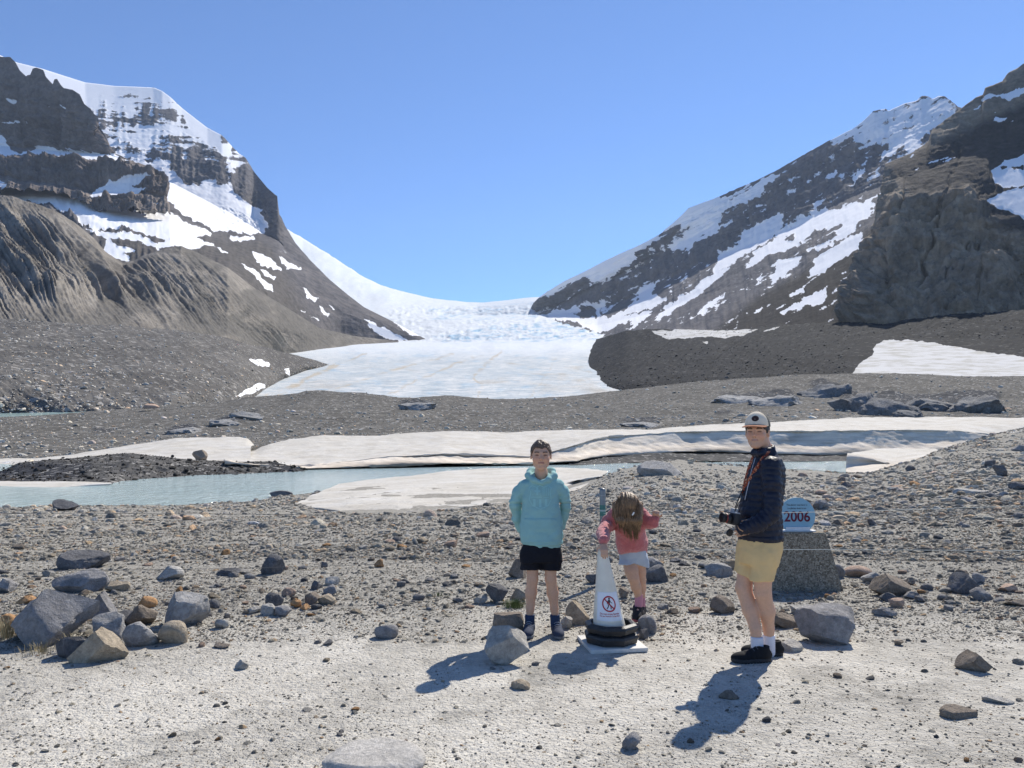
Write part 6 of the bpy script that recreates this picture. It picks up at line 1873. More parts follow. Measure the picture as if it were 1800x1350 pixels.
# tone-on-tone crest on the chest
m_crest = cloth_mat('teal_embossed_print', (.30, .54, .53), var=.05)
bvh = BVHTree.FromObject(hood_o, bpy.context.evaluated_depsgraph_get())
def project(name, V2, F2, mat, parent, off, bvh, L):
    bm = bmesh.new()
    vv = [bm.verts.new((x_, y_, 0)) for x_, y_ in V2]
    for f_ in F2:
        try: bm.faces.new([vv[i] for i in f_])
        except ValueError: pass
    bmesh.ops.triangulate(bm, faces=bm.faces[:])
    for it in range(2):
        es = [e for e in bm.edges if e.calc_length() > 3.0]
        if es: bmesh.ops.subdivide_edges(bm, edges=es, cuts=1); bmesh.ops.triangulate(bm, faces=bm.faces[:])
    bm.verts.index_update()
    P = []
    for v_ in bm.verts:
        p = L(v_.co.x, v_.co.y, 0)
        hit = bvh.ray_cast(Vector((p[0], -1.0, p[2])), Vector((0, 1, 0)))
        y_ = hit[0].y if hit[0] is not None else -.1
        P.append((p[0], y_ - off, p[2]))
    F_ = [tuple(v_.index for v_ in f_.verts) for f_ in bm.faces]
    bm.free()
    return new_mesh(name, np.array(P), F_, mat, True, parent)
ZB = lambda pts: [(840 + x_ / 3.214, 740 + y_ / 3.214) for x_, y_ in pts]
crest = []
outl = [(290, 375), (305, 362), (330, 372), (350, 360), (370, 372), (395, 362), (412, 375), (405, 400), (412, 440), (395, 472), (350, 492), (307, 472), (290, 440), (298, 400)]
for a, b in zip(outl, outl[1:] + outl[:1]): crest.append(bar2(*ZB([a, b]), 1.5))
crest += [bar2(*ZB([(318, 392), (350, 392)]), 3.2), bar2(*ZB([(334, 372), (334, 415)]), 3.2)]
for k in range(4): crest.append(bar2(*ZB([(366 + k * 10, 374), (366 + k * 10, 418)]), 1.5))
crest += [bar2(*ZB([(300, 426), (400, 426)]), 1.2)]
for k in range(3): crest.append(bar2(*ZB([(318 + k * 32, 436), (318 + k * 32, 474 + (8 if k == 1 else 0))]), 4.2))
V2, F2 = merge(crest)
project('chest_crest', V2, F2, m_crest, hood_o, .0025, bvh, L)
# shorts, socks, shoes
m_blk = cloth_mat('black_sport_cloth', (.010, .011, .016), var=.15)
def f_shorts(P):
    d = etube(P, zprof(L, [(986, 914, 987, .125, .012), (970, 916, 986, .122, .012), (955, 919, 985, .112, .015)]))
    for a, b in (((934, 975), (931, 1004)), ((968, 975), (970.5, 1004))):
        d = smin(d, cone(P, L(a[0], a[1], .01), L(b[0], b[1], .0), .084, .081), .03)
    hem = L(950, 1000.5)[2]
    d = smax(d, hem + .02 * (P[:, 0] - L(950, 1000)[0]) * 0 - P[:, 2], .004)
    d = np.maximum(d, P[:, 2] - L(950, 954)[2])
    return d + folds(P, .009, (10, 9, 12), 5)
sdf_obj('shorts', f_shorts, np.array([L(905, 1000)[0], -.2, L(950, 1008)[2]]), np.array([L(995, 1000)[0], .22, L(950, 952)[2]]), .006, m_blk, boy)
m_nsock = cloth_mat('navy_sock', (.03, .05, .10))
m_nshoe = cloth_mat('slate_shoe_mesh', (.045, .055, .085), weave=500, bump=.001); m_nsole = plain('grey_rubber_sole', (.16, .17, .19), .7, .3, .2, 30)
m_lace = plain('pale_lace', (.25, .28, .34), .8, .2, .1)
for a in ((931.5, 1082), (975.5, 1082)):
    sdf_obj('sock', lambda P, a=a: np.maximum(chain(P, [(L(a[0], a[1], .015), .041), (L(a[0] + (.8 if a[0] > 950 else -.5), 1100, .015), .040)], .01), P[:, 2] - L(950, 1081)[2]) + .0012 * np.cos(P[:, 2] * 500), L(a[0], 1105, 0) - np.array([.07, .07, .01]), L(a[0], 1078, 0) + np.array([.07, .09, .01]), .005, m_nsock, boy)
zt0 = 0.0
hl, tl = L(932, 1108, .06), L(926, 1125, -.19)
hr, tr = L(977, 1107, .06), L(984, 1123, -.19)
for a, b in ((hl, tl), (hr, tr)):
    a[2] = ground_z(a[0] + boy.location.x, a[1] + boy.location.y) - boy.location.z + .002; b[2] = a[2]
    shoe(boy, a, b, .088, m_nshoe, m_nsole, lace=m_lace, high=.062)

# ================================================================== girl leaning on the cone
girl, L, D0 = person(1128, 1102, 'girl in a pink fleece leaning over the white cone on one leg')
s = D0 / FPX
hg = L(1103, 894, -.30); hhg = 46 * s
MG = frame((-.05, -.62, -.78), (0, -.78, .62))
DYC = DC - D0                        # depth of the cone relative to the girl
ch = L(1060.5, 962, DYC + .0)        # hand rests on the cone top
fist = L(1153, 906, -.26)
def f_gbody(P):
    d = head_sdf(P, hg, hhg, MG, child=1)
    d = smin(d, chain(P, [(L(1105, 905, -.22), .045), (L(1107, 915, -.12), .055)], .02), .03)
    d = smin(d, chain(P, [(L(1107, 918, -.12), .09), (L(1110, 950, -.04), .095), (L(1114, 978, .02), .095)], .04), .03)
    d = smin(d, chain(P, [(L(1082, 906, -.14), .035), (L(1067, 922, -.14), .034), (L(1060, 938, DYC * .5 - .10), .030), (L(1060.5, 955, DYC + .02), .024)], .02), .02)
    d = smin(d, chain(P, [(L(1126, 906, -.15), .04), (L(1141, 921, -.22), .033), (L(1152, 913, -.26), .024)], .02), .02)
    d = smin(d, hand_sdf(P, L(1060.5, 956.5, DYC + .0), (0, -.62, -.60), (0, -.72, .62), .135, .42, .35, thumb=1), .006)
    d = smin(d, hand_sdf(P, L(1152, 912, -.26), (.05, -.25, .9), (.1, .9, .25), .128, 1.05, .1, thumb=-1), .006)
    for pts in ([(1106, 980, -.01, .066), (1110, 1003, -.06, .056), (1113.5, 1016, -.075, .045), (1118, 1031, -.05, .043), (1122, 1046, -.02, .030), (1123, 1062, -.02, .028)],
                [(1122, 980, .05, .064), (1125, 1005, .06, .05), (1126.5, 1020, .07, .042), (1127, 1034, .10, .040), (1127.5, 1048, .11, .028), (1127, 1066, .11, .027)]):
        d = smin(d, chain(P, [(L(x_, y_, z_), r_) for x_, y_, z_, r_ in pts], .02), .02)
    d = smin(d, cone(P, L(1122, 1068, -.03), L(1120, 1078, -.09), .02, .014), .02)
    d = smin(d, cone(P, L(1127, 1068, .11), L(1125, 1076, .05), .02, .014), .02)
    return d
lo = np.array([L(1040, 900, DYC)[0] - .03, DYC - .16, -.02]); hi = np.array([L(1168, 900, -.1)[0], .26, L(1100, 850, -.3)[2]])
gb = sdf_obj('body', f_gbody, lo, hi, .006, m_skin, girl)
set_col(gb, paint_head(vco(gb), hg, hhg, MG, SKIN, (.42, .18, .15), (.14, .09, .05), (.10, .06, .05)))
# fleece jacket
m_pink = cloth_mat('pink_fleece', (.52, .15, .15), weave=260, bump=.004, var=.16, fuzz=.4, fold=20)
def f_fleece(P):
    d = chain(P, [(L(1106, 907, -.17), .085), (L(1108, 925, -.12), .115), (L(1110, 950, -.05), .128), (L(1112, 966, -.01), .122)], .04)
    hemp = L(1112, 973, .0); nrm_ = np.array([.08, -.25, -1.0]); nrm_ /= np.linalg.norm(nrm_)
    d = smax(d, (P - hemp) @ nrm_ - .004, .02)
    d = smin(d, chain(P, [(L(1082, 906, -.14), .062), (L(1067, 922, -.14), .056), (L(1060, 938, DYC * .5 - .10), .050), (L(1060.5, 949, DYC + .03), .040)], .02) + folds(P, .012, (12, 12, 22), 2), .03)
    d = smin(d, chain(P, [(L(1126, 904, -.16), .058), (L(1141, 919, -.22), .048), (L(1149, 917, -.25), .043), (L(1151.5, 913, -.26), .038)], .02) + folds(P, .010, (12, 12, 22), 5), .03)
    d = smin(d, chain(P, [(L(1090, 898, -.22), .03), (L(1104, 912, -.30), .026), (L(1120, 899, -.22), .03), (L(1106, 890, -.12), .034)], .02), .02)
    fr = P[:, 0] - L(1112 - 1, 940, -.1)[0] - .12 * (P[:, 2] - L(1112, 940)[2])
    d = d + (P[:, 1] < -.08) * .006 * np.exp(-(fr / .006) ** 2)
    return d + folds(P, .014, (9, 9, 14), 4) + .003 * fbm(P * 90, 2)
fl = sdf_obj('fleece_jacket', f_fleece, np.array([L(1038, 930, DYC)[0] - .03, DYC - .16, L(1110, 985)[2]]), np.array([L(1165, 930, -.2)[0], .22, L(1110, 880, -.1)[2]]), .0055, m_pink, girl)
m_lden = cloth_mat('pale_denim', (.42, .47, .53), weave=700, bump=.001, var=.15)
def f_gsh(P):
    d = chain(P, [(L(1112, 968, .0), .115), (L(1114, 982, .02), .112)], .03)
    d = smin(d, cone(P, L(1106, 982, -.01), L(1102.5, 996, -.04), .078, .080), .03)
    d = smin(d, cone(P, L(1125, 982, .05), L(1127.5, 1001, .055), .074, .072), .03)
    hem = np.interp(P[:, 0], [L(1098, 990)[0], L(1112, 990)[0], L(1138, 990)[0]], [L(1100, 990)[2], L(1112, 987)[2], L(1130, 999.5)[2]])
    d = smax(d, hem - P[:, 2], .004)
    d = np.maximum(d, P[:, 2] - L(1110, 964)[2])
    return d + folds(P, .008, (16, 14, 18), 8)
sdf_obj('denim_shorts', f_gsh, np.array([L(1080, 990)[0], -.2, L(1110, 1006)[2]]), np.array([L(1148, 990)[0], .24, L(1110, 960)[2]]), .0055, m_lden, girl)
# long hair hanging over the face
m_hg = hair_mat('long_light_brown_hair', (.06, .034, .017), (.32, .19, .095), (130, 130, 14))
tips = [(1092, 932), (1098, 940), (1104, 946), (1110, 950), (1116, 953), (1121, 950), (1124, 938)]
def f_ghair(P):
    d = ell(P, hg + MG @ np.array([0, -.09, .14]) * hhg, (.098, .112, .108))
    for k, (tx_, ty_) in enumerate(tips):
        x0 = 1084 + k * 6.6
        a = L(x0, 890 - 3 * math.sin(k / 6 * 3.14), -.33 - .02 * math.sin(k / 6 * 3.14)); m_ = L(x0 * .45 + tx_ * .55, 915, -.40); e = L(tx_, ty_, -.37)
        d = smin(d, chain(P, [(a, .036), (m_, .027), (e, .005)], .015), .018)
    d = smin(d, chain(P, [(L(1082, 886, -.26), .03), (L(1080, 905, -.27), .022), (L(1083, 922, -.30), .006)], .01), .02)
    d = smin(d, chain(P, [(L(1124, 886, -.27), .03), (L(1126, 905, -.29), .024), (L(1124, 925, -.33), .006)], .01), .02)
    q = P - hg
    an_ = np.arctan2(q[:, 0], -(q[:, 1] - .1) + .25)
    return d + .006 * ridged(np.stack([an_ * 26, q[:, 2] * 2.5, q[:, 1] * 2], 1), 3, .6) + .004 * ridged(np.stack([an_ * 70, q[:, 2] * 3, q[:, 1] * 2], 1), 2)
hair_g = sdf_obj('hair', f_ghair, np.array([L(1072, 900, -.3)[0], -.53, L(1110, 960, -.35)[2]]), np.array([L(1136, 900, -.3)[0], -.10, L(1103, 860, -.3)[2]]), .0045, m_hg, girl)
rs = np.random.RandomState(3)
for grp_ in range(1):
    parts = []
    for k in range(150):
        u_ = rs.rand()
        x0 = 1082 + 42 * u_; tx_ = np.interp(u_, [0, .3, .7, 1], [1086, 1102, 1117, 1124]) + rs.normal(0, 2.0); ty_ = np.interp(u_, [0, .3, .7, 1], [928, 944, 951, 936]) + rs.normal(0, 3)
        pts = bez([L(x0 * .7 + 1103 * .3, 871 + rs.uniform(0, 4), -.34), L(x0, 884, -.405 + .05 * abs(u_ - .5)), L(x0 * .5 + tx_ * .5, 912, -.428 + .05 * abs(u_ - .5)), L(tx_, ty_, -.385)], 9)
        parts.append(tube_pts(pts, np.linspace(.0022, .0008, 9), 3))
    V, F = merge(parts)
    st_ = new_mesh('loose_strands', V, F, m_hg, True, hair_g)
    tag(st_, kind='stuff')
box_obj('hair_clip', L(1113, 903, -.425), (.012, .008, .03), m_white, hair_g, (.2, .5, 0), .002)
# socks and shoes
m_psock = cloth_mat('pink_sock', (.55, .25, .30)); m_gshoe = cloth_mat('dark_shoe_mesh', (.035, .032, .035), weave=400, bump=.001); m_gsole = plain('coral_rubber_sole', (.42, .10, .11), .7, .3, .15, 30); m_place = plain('purple_lace', (.30, .14, .22), .8, .2, .1)
for x_, y0, y1, dy in ((1122.5, 1044, 1064, -.02), (1127.3, 1048, 1068, .11)):
    sdf_obj('sock', lambda P: np.maximum(cone(P, L(x_, y0, dy), L(x_ + .3, y1, dy), .035, .034), P[:, 2] - L(x_, y0 + 1, dy)[2]) + .0015 * np.cos(P[:, 2] * 450), L(x_, y1 + 8, dy) - np.array([.06, .06, 0]), L(x_, y0 - 6, dy) + np.array([.06, .06, 0]), .005, m_psock, girl)
shoe(girl, L(1122.5, 1082, .03), L(1118.5, 1095, -.13), .076, m_gshoe, m_gsole, high=.085, lace=m_place)
shoe(girl, L(1127.5, 1083, .15), L(1125, 1090, .0), .074, m_gshoe, m_gsole, high=.085, lace=m_place)
# the small rock that carries her
rk = [o for o in bpy.data.objects if o.get('label', '').startswith('rounded grey rock under')][0]

# ================================================================== man with the camera
man, L, D0 = person(1338, 1158, 'man in a navy quilted jacket and cap with a camera round his neck')
s = D0 / FPX
hm = L(1331, 761, -.02); hhm = 56 * s
MM = frame((-.50, -.86, .05))
def f_mbody(P):
    d = head_sdf(P, hm, hhm, MM, smile=1)
    d = smin(d, chain(P, [(L(1338, 775, .0), .058), (L(1346, 800, .01), .062), (L(1348, 815, .02), .09)], .03), .03)
    d = smin(d, etube(P, zprof(L, [(960, 1314, 1362, .11, 0), (900, 1312, 1362, .12, 0), (840, 1324, 1366, .13, 0), (815, 1334, 1364, .11, 0)])), .03)
    for pts in ([(1342, 960, -.08, .075), (1341, 1000, -.075, .074), (1341, 1042, -.06, .058), (1348, 1074, -.02, .058), (1351, 1105, .02, .039), (1352.5, 1140, .03, .036)],
                [(1322, 960, .07, .066), (1313, 1000, .055, .064), (1307, 1034, .04, .057), (1319, 1072, .0, .057), (1328, 1105, -.05, .039), (1331.5, 1142, -.06, .036)]):
        d = smin(d, chain(P, [(L(x_, y_, z_), r_) for x_, y_, z_, r_ in pts], .02), .02)
    d = smin(d, chain(P, [(L(1350, 817, -.14), .05), (L(1356, 900, -.20), .04), (L(1328, 926, -.15), .03)], .02), .02)
    d = smin(d, chain(P, [(L(1350, 817, .14), .05), (L(1350, 895, .22), .04), (L(1328, 925, .14), .03)], .02), .02)
    d = smin(d, hand_sdf(P, L(1328, 926, -.13), (-.8, .1, -.25), (-.2, -.9, .1), .17, .3, thumb=1), .01)
    d = smin(d, hand_sdf(P, L(1328, 925, .12), (-.8, -.1, -.25), (-.2, .9, .1), .17, .3, thumb=-1), .01)
    for a, dy in ((L(1352.5, 1145, .03), 0), (L(1331.5, 1150, -.06), 0)):
        d = smin(d, cone(P, a, a + np.array([-.08, -.02, -.02]), .028, .02), .02)
    return d
lo = np.array([L(1275, 900)[0], -.36, -.02]); hi = np.array([L(1392, 900)[0], .38, L(1330, 725)[2]])
fine = [(hm[0] - .13, hm[0] + .12, .005), (hm[1] - .16, hm[1] + .08, .005), (hm[2] - .16, hm[2] + .12, .0045)]
mb = sdf_obj('body', f_mbody, lo, hi, .0075, m_skin, man, fine)
C = paint_head(vco(mb), hm, hhm, MM, SKIN * np.array([1.05, 1.05, 1.05]), (.42, .18, .15), (.05, .03, .02), (.035, .022, .02))
q = (vco(mb) - hm) @ MM / hhm
tee = (sstep(.016, .006, np.abs(q[:, 2] + .238 - .10 * q[:, 0] ** 2 * 6)) * sstep(.085, .065, np.abs(q[:, 0])) * (q[:, 1] > .27))[:, None]
tee = tee * .45
C = C * (1 - tee) + np.array([.55, .50, .45]) * tee
beard = (sstep(-.12, -.28, q[:, 2]) * sstep(-.6, -.45, q[:, 2]) * (q[:, 1] > -.02) * (np.abs(q) < .7).all(1) * .16 * (1 - tee[:, 0]))[:, None]
C = C * (1 - beard) + np.array([.16, .11, .09]) * beard
set_col(mb, C)
m_hm = hair_mat('dark_brown_hair', (.012, .008, .006), (.045, .028, .02), (160, 160, 50))
sdf_obj('hair', lambda P: f_hair(P, hm, hhm, MM, .12, .035, 8, .02, -.30), hm - np.array([.14, .16, .13]), hm + np.array([.14, .16, .07]), .0045, m_hm, man)
# cap
m_cream = cloth_mat('cream_cap_cloth', (.82, .69, .52), var=.06); m_mesh = cloth_mat('grey_cap_mesh', (.13, .125, .11), weave=260, bump=.002); m_brim = cloth_mat('rust_brim_cloth', (.36, .15, .08), var=.1); m_patch = plain('brown_leather_patch', (.045, .022, .018), .6, .3, .2, 60)
capc = hm + MM @ np.array([0, -.03, .22]) * hhm
def dome(P):
    q = (P - capc) @ MM / hhm
    d = ell(q, (0, -.03, .0), (.385, .45, .47))
    d = np.minimum(d, 9)
    d = np.maximum(d, -.02 - .06 * (q[:, 1] + .3) * 0 - q[:, 2])
    return d * hhm, q
def f_capf(P):
    d, q = dome(P); return np.maximum(d, (.10 - q[:, 1]) * hhm)
def f_capb(P):
    d, q = dome(P); return np.maximum(d, (q[:, 1] - .103) * hhm)
b0, b1 = capc - np.array([.14, .15, .04]), capc + np.array([.14, .15, .12])
cap = sdf_obj('cap', f_capf, b0, b1, .0045, m_cream, man)
sdf_obj('mesh_panel', f_capb, b0, b1, .0045, m_mesh, cap)
def f_brim(P):
    q = (P - capc) @ MM / hhm
    zz = .03 - .20 * np.clip(q[:, 1] - .30, 0, 1) - .50 * q[:, 0] ** 2
    g2 = np.stack([q[:, 0], q[:, 1], np.zeros(len(q))], 1)
    d = ell(g2, (0, .38, 0), (.37, .42, 1))
    d = np.maximum(d, np.abs(q[:, 2] - zz) - .016)
    d = np.maximum(d, .12 - q[:, 1])
    return d * hhm
sdf_obj('brim', f_brim, capc - np.array([.22, .22, .09]), capc + np.array([.15, .1, .05]), .004, m_brim, cap)
pc = np.array([-.02, .38, .21])
pn = pc / np.array([.385, .45, .47]) ** 2; pn /= np.linalg.norm(pn)
MPp = frame(pn)
V = []
for k in range(24):
    for yy in (0.0, .014):
        a = 2 * math.pi * k / 24
        V.append(pc * 1.005 + MPp @ np.array([.115 * math.cos(a), yy, .10 * math.sin(a)]))
V = np.array(V) @ MM.T * hhm + capc
# bend the patch to the dome
qq = (V - capc) @ MM / hhm
rad_ = np.sqrt(((qq - np.array([0, -.03, 0])) / np.array([.385, .45, .47])) ** 2).sum(1) * 0 + np.linalg.norm((qq - np.array([0, -.03, 0])) / np.array([.385, .45, .47]), axis=1)
tgt = np.where(np.arange(len(V)) % 2 == 0, .99, 1.03)
qq = (qq - np.array([0, -.03, 0])) * (tgt / rad_)[:, None] + np.array([0, -.03, 0])
V = qq @ MM.T * hhm + capc
F = [tuple(range(1, 48, 2)), tuple(range(46, -1, -2))] + [(2 * k, 2 * ((k + 1) % 24), 2 * ((k + 1) % 24) + 1, 2 * k + 1) for k in range(24)]
new_mesh('patch', V, F, m_patch, False, cap)
# quilted jacket
t = NT('navy_quilted_nylon')
v = t.coord(); n1 = t.noise(v, 26, 4)
m_navy = t.out(t.ramp(n1, [(.3, (.007, .009, .020)), (.7, (.013, .016, .033))]), .5, t.bump(n1, .006), Specular__IOR__Level=.3)
def quilt(x_, pitch, amp=.007):
    return -amp * (np.abs(np.sin(x_ * math.pi / pitch)) ** .55 - .6)
def f_jack(P):
    pr = zprof(L, [(951, 1300, 1375, .160, .0), (944, 1298, 1375, .165, .0), (925, 1295, 1373, .168, .0), (900, 1298, 1371, .168, .0), (870, 1305, 1373, .172, .0), (845, 1311, 1377, .180, .0), (822, 1318, 1376, .180, .005), (808, 1324, 1370, .155, .005), (798, 1328, 1365, .11, .005), (790, 1331, 1358, .08, .0)])
    d = etube(P, pr) + quilt(P[:, 2] + .02 * np.sin(P[:, 1] * 12), .042) * (P[:, 2] < L(1340, 815)[2])
    A = [(L(1355, 818, -.145), .072), (L(1357, 850, -.18), .070), (L(1356, 902, -.215), .060), (L(1332, 921, -.222), .055), (L(1305, 931, -.195), .042)]
    a = chain(P, A, .02)
    sh_, el_, wr_ = A[0][0], A[2][0], A[4][0]
    t1 = (P - sh_) @ ((el_ - sh_) / np.linalg.norm(el_ - sh_)); t2 = (P - el_) @ ((wr_ - el_) / np.linalg.norm(wr_ - el_))
    w_ = sstep(-.05, .05, (P - el_) @ (np.array([-.7, 0, -.7])))
    a = a + (quilt(t1, .040, .007) * (1 - w_) + quilt(t2, .036, .009) * w_) * (t1 > .02)
    d = smin(d, a, .014)
    B = [(L(1352, 818, .15), .070), (L(1352, 850, .18), .068), (L(1350, 900, .22), .060), (L(1330, 920, .215), .055), (L(1308, 930, .19), .042)]
    d = smin(d, chain(P, B, .02), .014)
    d = smin(d, chain(P, [(L(1355, 790, .06), .026), (L(1357, 793, -.06), .026), (L(1338, 797, -.105), .024), (L(1324, 796, -.03), .024)], .015), .02)
    d = smin(d, chain(P, [(L(1357, 784, .05), .018), (L(1358, 787, -.05), .018), (L(1340, 791, -.09), .016), (L(1326, 791, -.02), .016)], .012), .02)
    d = smax(d, -chain(P, [(L(1336, 768, .0), .065), (L(1343, 792, -.005), .06)], .02), .01)
    hem = L(1340, 950)[2]
    d = np.maximum(d, hem + .0 - P[:, 2])
    return np.maximum(d + folds(P, .012, (11, 11, 14), 2) + folds(P, .005, (40, 40, 26), 9), hem - P[:, 2])
jk = sdf_obj('jacket', f_jack, np.array([L(1284, 900, -.2)[0], -.36, L(1340, 955)[2]]), np.array([L(1392, 900)[0], .36, L(1340, 774)[2]]), .0058, m_navy, man)
m_zip = plain('pale_zip', (.45, .46, .50), .4, .5, .1)
m_pkt = plain('orange_pocket_trim', (.55, .30, .16), .6, .3, .1)
jb = BVHTree.FromObject(jk, bpy.context.evaluated_depsgraph_get())
def skin_to(pts, dirv, bvh, off):
    out = []
    for p in pts:
        d_ = Vector(dirv).normalized()
        h_ = bvh.ray_cast(Vector(p) - d_ * 1.0, d_)
        out.append(np.array(h_[0] - d_ * off) if h_[0] is not None else np.array(p))
    return out
tube_obj('pocket_trim', skin_to(bez([L(1296, 923, -.2), L(1299, 929, -.2), L(1306, 933, -.2)], 8), (0.25, 1, 0), jb, .002), .004, m_pkt, jk, 6)
tube_obj('zip', skin_to(bez([L(1321, 805, -.1), L(1316, 830, -.1), L(1309, 860, -.1), L(1304, 880, -.1)], 14), (.6, .8, 0), jb, .002), .0035, m_zip, jk, 6)
# shorts
m_tan = cloth_mat('tan_cotton_twill', (.70, .49, .235), weave=800, var=.08, fold=10)
def f_mshort(P):
    d = etube(P, zprof(L, [(990, 1300, 1367, .150, 0), (965, 1298, 1374, .160, 0), (944, 1299, 1375, .155, 0)]))
    d = smin(d, cone(P, L(1342, 975, -.075), L(1338, 1026, -.072), .098, .086), .03)
    d = smin(d, cone(P, L(1318, 970, .075), L(1310, 1012, .058), .102, .090), .03)
    hem = np.interp(P[:, 1], [-.05, .03], [L(1340, 1021.5, -.1)[2], L(1310, 1005, .05)[2]])
    d = smax(d, hem - P[:, 2], .004)
    d = np.maximum(d, P[:, 2] - L(1340, 945)[2])
    seam = P[:, 0] - L(1366, 980)[0] + .25 * (P[:, 2] - L(1366, 980)[2])
    d = d + .003 * np.exp(-(seam / .005) ** 2) * (P[:, 1] < 0)
    pk = np.abs(P[:, 0] - L(1327, 960)[0]) / .004
    d = d + .004 * np.exp(-pk ** 2) * (P[:, 1] < 0) * (P[:, 2] > L(1327, 972)[2])
    return d + folds(P, .009, (9, 9, 12), 6) + folds(P, .003, (30, 30, 22), 2)
sdf_obj('shorts', f_mshort, np.array([L(1285, 980)[0], -.24, L(1340, 1030)[2]]), np.array([L(1388, 980)[0], .24, L(1340, 940)[2]]), .006, m_tan, man)
m_wsock = cloth_mat('white_sock', (.68, .67, .72)); m_bshoe = cloth_mat('black_trainer_mesh', (.014, .014, .016), weave=400, bump=.001); m_bsole = plain('black_rubber_sole', (.030, .030, .032), .7, .3, .2, 40); m_blace = plain('grey_lace', (.10, .10, .11), .8, .2, .1)
for x_, y0, y1, dy in ((1351.8, 1113, 1146, .03), (1331, 1116, 1150, -.06)):
    sdf_obj('sock', lambda P: np.maximum(cone(P, L(x_ - .6, y0, dy), L(x_ + .3, y1, dy), .0455, .043), P[:, 2] - L(x_, y0 + 3, dy)[2]) + .0015 * np.cos(P[:, 2] * 420), L(x_, y1 + 8, dy) - np.array([.08, .07, 0]), L(x_, y0 - 8, dy) + np.array([.08, .07, 0]), .005, m_wsock, man)
for hx, dyh, tx_, dyt in ((1345, -.085, 1288, -.13), (1367, .06, 1306, .09)):
    a, b = L(hx, 1160, dyh), L(tx_, 1160, dyt)
    a[0] += .035
    for p in (a, b): p[2] = float(ground_z(a[0] + man.location.x, a[1] + man.location.y)) - man.location.z + .002
    b = a + (b - a) / np.linalg.norm(b - a) * .29
    shoe(man, a, b, .10, m_bshoe, m_bsole, lace=m_blace, high=.095, sole_h=.03)
# camera hanging at the front: a thing of its own, worn by the man
cb = L(1289, 912, -.14) + np.array(man.location)
camo = empty('camera_device', cb)
m_cb = plain('camera_black', (.016, .016, .018), .5, .4, .2, 80, .0005, 500); m_cs = plain('camera_silver', (.30, .31, .33), .35, .5, .08); m_gls = plain('lens_glass', (.01, .01, .015), .05, .8, .1); m_ring = plain('red_lens_ring', (.40, .04, .03), .4, .4, .05)
camo.rotation_euler = (0, R(8), R(12))
box_obj('camera_body', (.0, 0, 0), (.045, .12, .085), m_cb, camo, bev=.006)
box_obj('top_plate', (.0, 0, .045), (.04, .115, .012), m_cs, camo, bev=.004)
box_obj('viewfinder', (.0, 0, .062), (.042, .04, .028), m_cs, camo, bev=.006)
V, F = tube_pts([(-.02, 0, 0), (-.045, 0, 0), (-.046, 0, 0), (-.075, 0, 0), (-.076, 0, 0), (-.095, 0, 0)], [.036, .036, .034, .034, .037, .037], 28)
lens = new_mesh('lens', V, F, m_cb, True, camo)
V, F = tube_pts([(-.058, 0, 0), (-.062, 0, 0)], .0352, 28); new_mesh('red_ring', V, F, m_ring, False, lens)
V, F = tube_pts([(-.0945, 0, 0), (-.0958, 0, 0)], .031, 28); new_mesh('front_glass', V, F, m_gls, False, lens)
V, F = tube_pts([(0, .03, .048), (0, .03, .060)], .012, 16); new_mesh('dial', V, F, m_cs, False, camo)
V, F = tube_pts([(-.028, -.012, -.10), (-.024, -.024, -.102)], .027, 24); new_mesh('lens_cap', V, F, m_cb, False, camo)
tube_obj('cap_string', bez([(-.08, 0, -.03), (-.05, -.02, -.06), (-.026, -.018, -.078)], 8), .0012, m_cb, camo, 5)
tag(camo, 'black camera with silver top hanging in front of the man', 'camera')
t = NT('woven_red_strap')
v = t.coord(); vo = t.n('TexVoronoi', Vector=v, Scale=95.0)
m_strap = t.out(t.ramp(t.n('SeparateColor', Color=vo.outputs['Color']).outputs[0], [(0, (.05, .03, .03)), (.35, (.30, .07, .04)), (.7, (.42, .13, .07)), (1, (.55, .40, .28))]), .8)
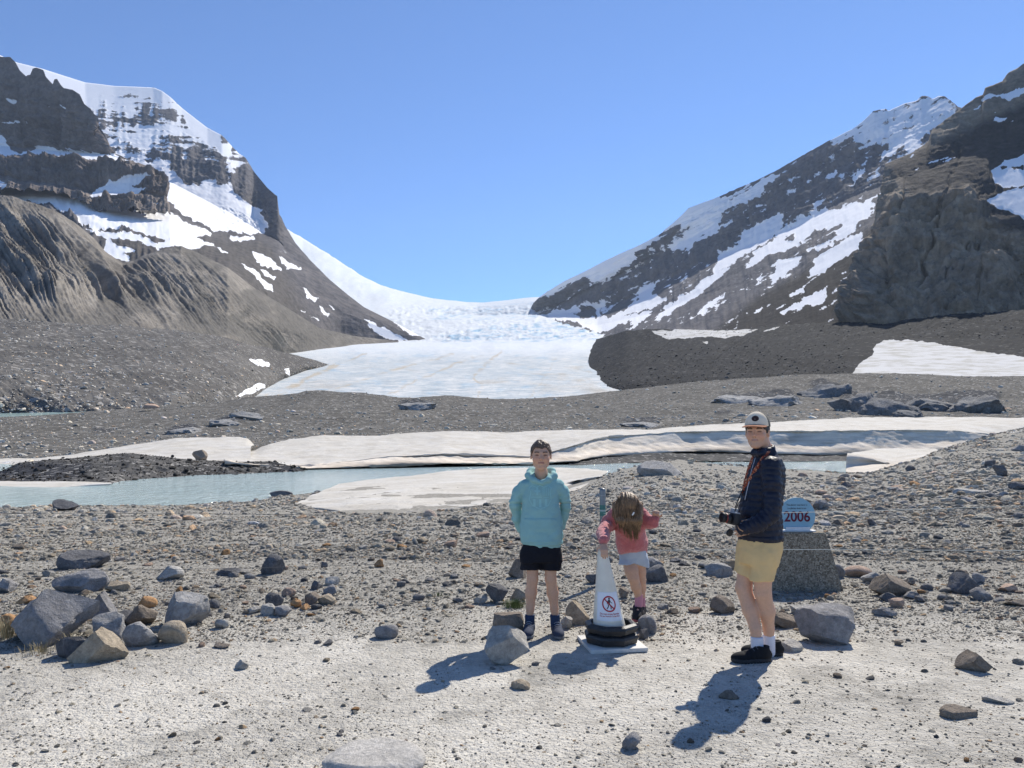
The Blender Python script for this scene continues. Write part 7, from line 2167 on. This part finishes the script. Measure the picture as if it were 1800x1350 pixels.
def ribbon(name, pts, w, nrm_dir, mat, parent, th=.003):
    P = np.asarray(pts, float)
    for it in range(6): P[1:-1] = .25 * P[:-2] + .5 * P[1:-1] + .25 * P[2:]
    T = np.gradient(P, axis=0); T /= np.linalg.norm(T, axis=1, keepdims=True)
    V, F = [], []
    for p, t_ in zip(P, T):
        sd = np.cross(t_, nrm_dir); sd /= np.linalg.norm(sd); nn = np.cross(sd, t_)
        for a, b in ((-1, -1), (1, -1), (1, 1), (-1, 1)): V.append(p + sd * a * w / 2 + nn * b * th / 2)
    for i in range(len(P) - 1):
        for k in range(4): F.append((i * 4 + k, i * 4 + (k + 1) % 4, i * 4 + 4 + (k + 1) % 4, i * 4 + 4 + k))
    F += [(3, 2, 1, 0), tuple(len(V) - 4 + k for k in range(4))]
    return new_mesh(name, np.array(V), F, mat, False, parent)
sp = [L(1358, 782, .02)] + skin_to(bez([L(1355, 787, -.1), L(1348, 797, -.15), L(1338, 812, -.15), L(1326, 832, -.15), L(1316, 852, -.15), L(1307, 870, -.15)], 18), (.25, 1, 0), jb, .006)
dv = np.array(man.location) - np.array(cb)
ribbon('strap', np.array(sp), .030, np.array([-.35, -1, .25]), m_strap, man)
tube_obj('strap_cord', bez([sp[-1], L(1298, 884, -.20), L(1292, 898, -.17)], 10), .004, m_cb, man, 6)
sp2 = skin_to(bez([L(1324, 800, .02), L(1318, 815, .0), L(1312, 838, .0), L(1306, 858, .0)], 12), (.9, .35, 0), jb, .006)
ribbon('strap', np.array(sp2), .028, np.array([-1, -.5, .2]), m_strap, man)
tube_obj('strap_cord', bez([sp2[-1], L(1297, 880, -.02), L(1290, 898, -.06)], 10), .004, m_cb, man, 6)
# ------------------------------------------------------------------ thin mountain air
mh = bpy.data.materials.new('thin_haze')
mh.use_nodes = True
mh.node_tree.nodes.clear()
pv = mh.node_tree.nodes.new('ShaderNodeVolumePrincipled')
pv.inputs['Color'].default_value = (.66, .80, 1.0, 1)
pv.inputs['Density'].default_value = .000026
pv.inputs['Anisotropy'].default_value = .2
mo_ = mh.node_tree.nodes.new('ShaderNodeOutputMaterial')
mh.node_tree.links.new(pv.outputs[0], mo_.inputs['Volume'])
hz = box_obj('haze', (0, 3200, 1092), (12000, 9000, 2200), mh)
tag(hz, 'thin bluish air over the whole valley', kind='stuff')
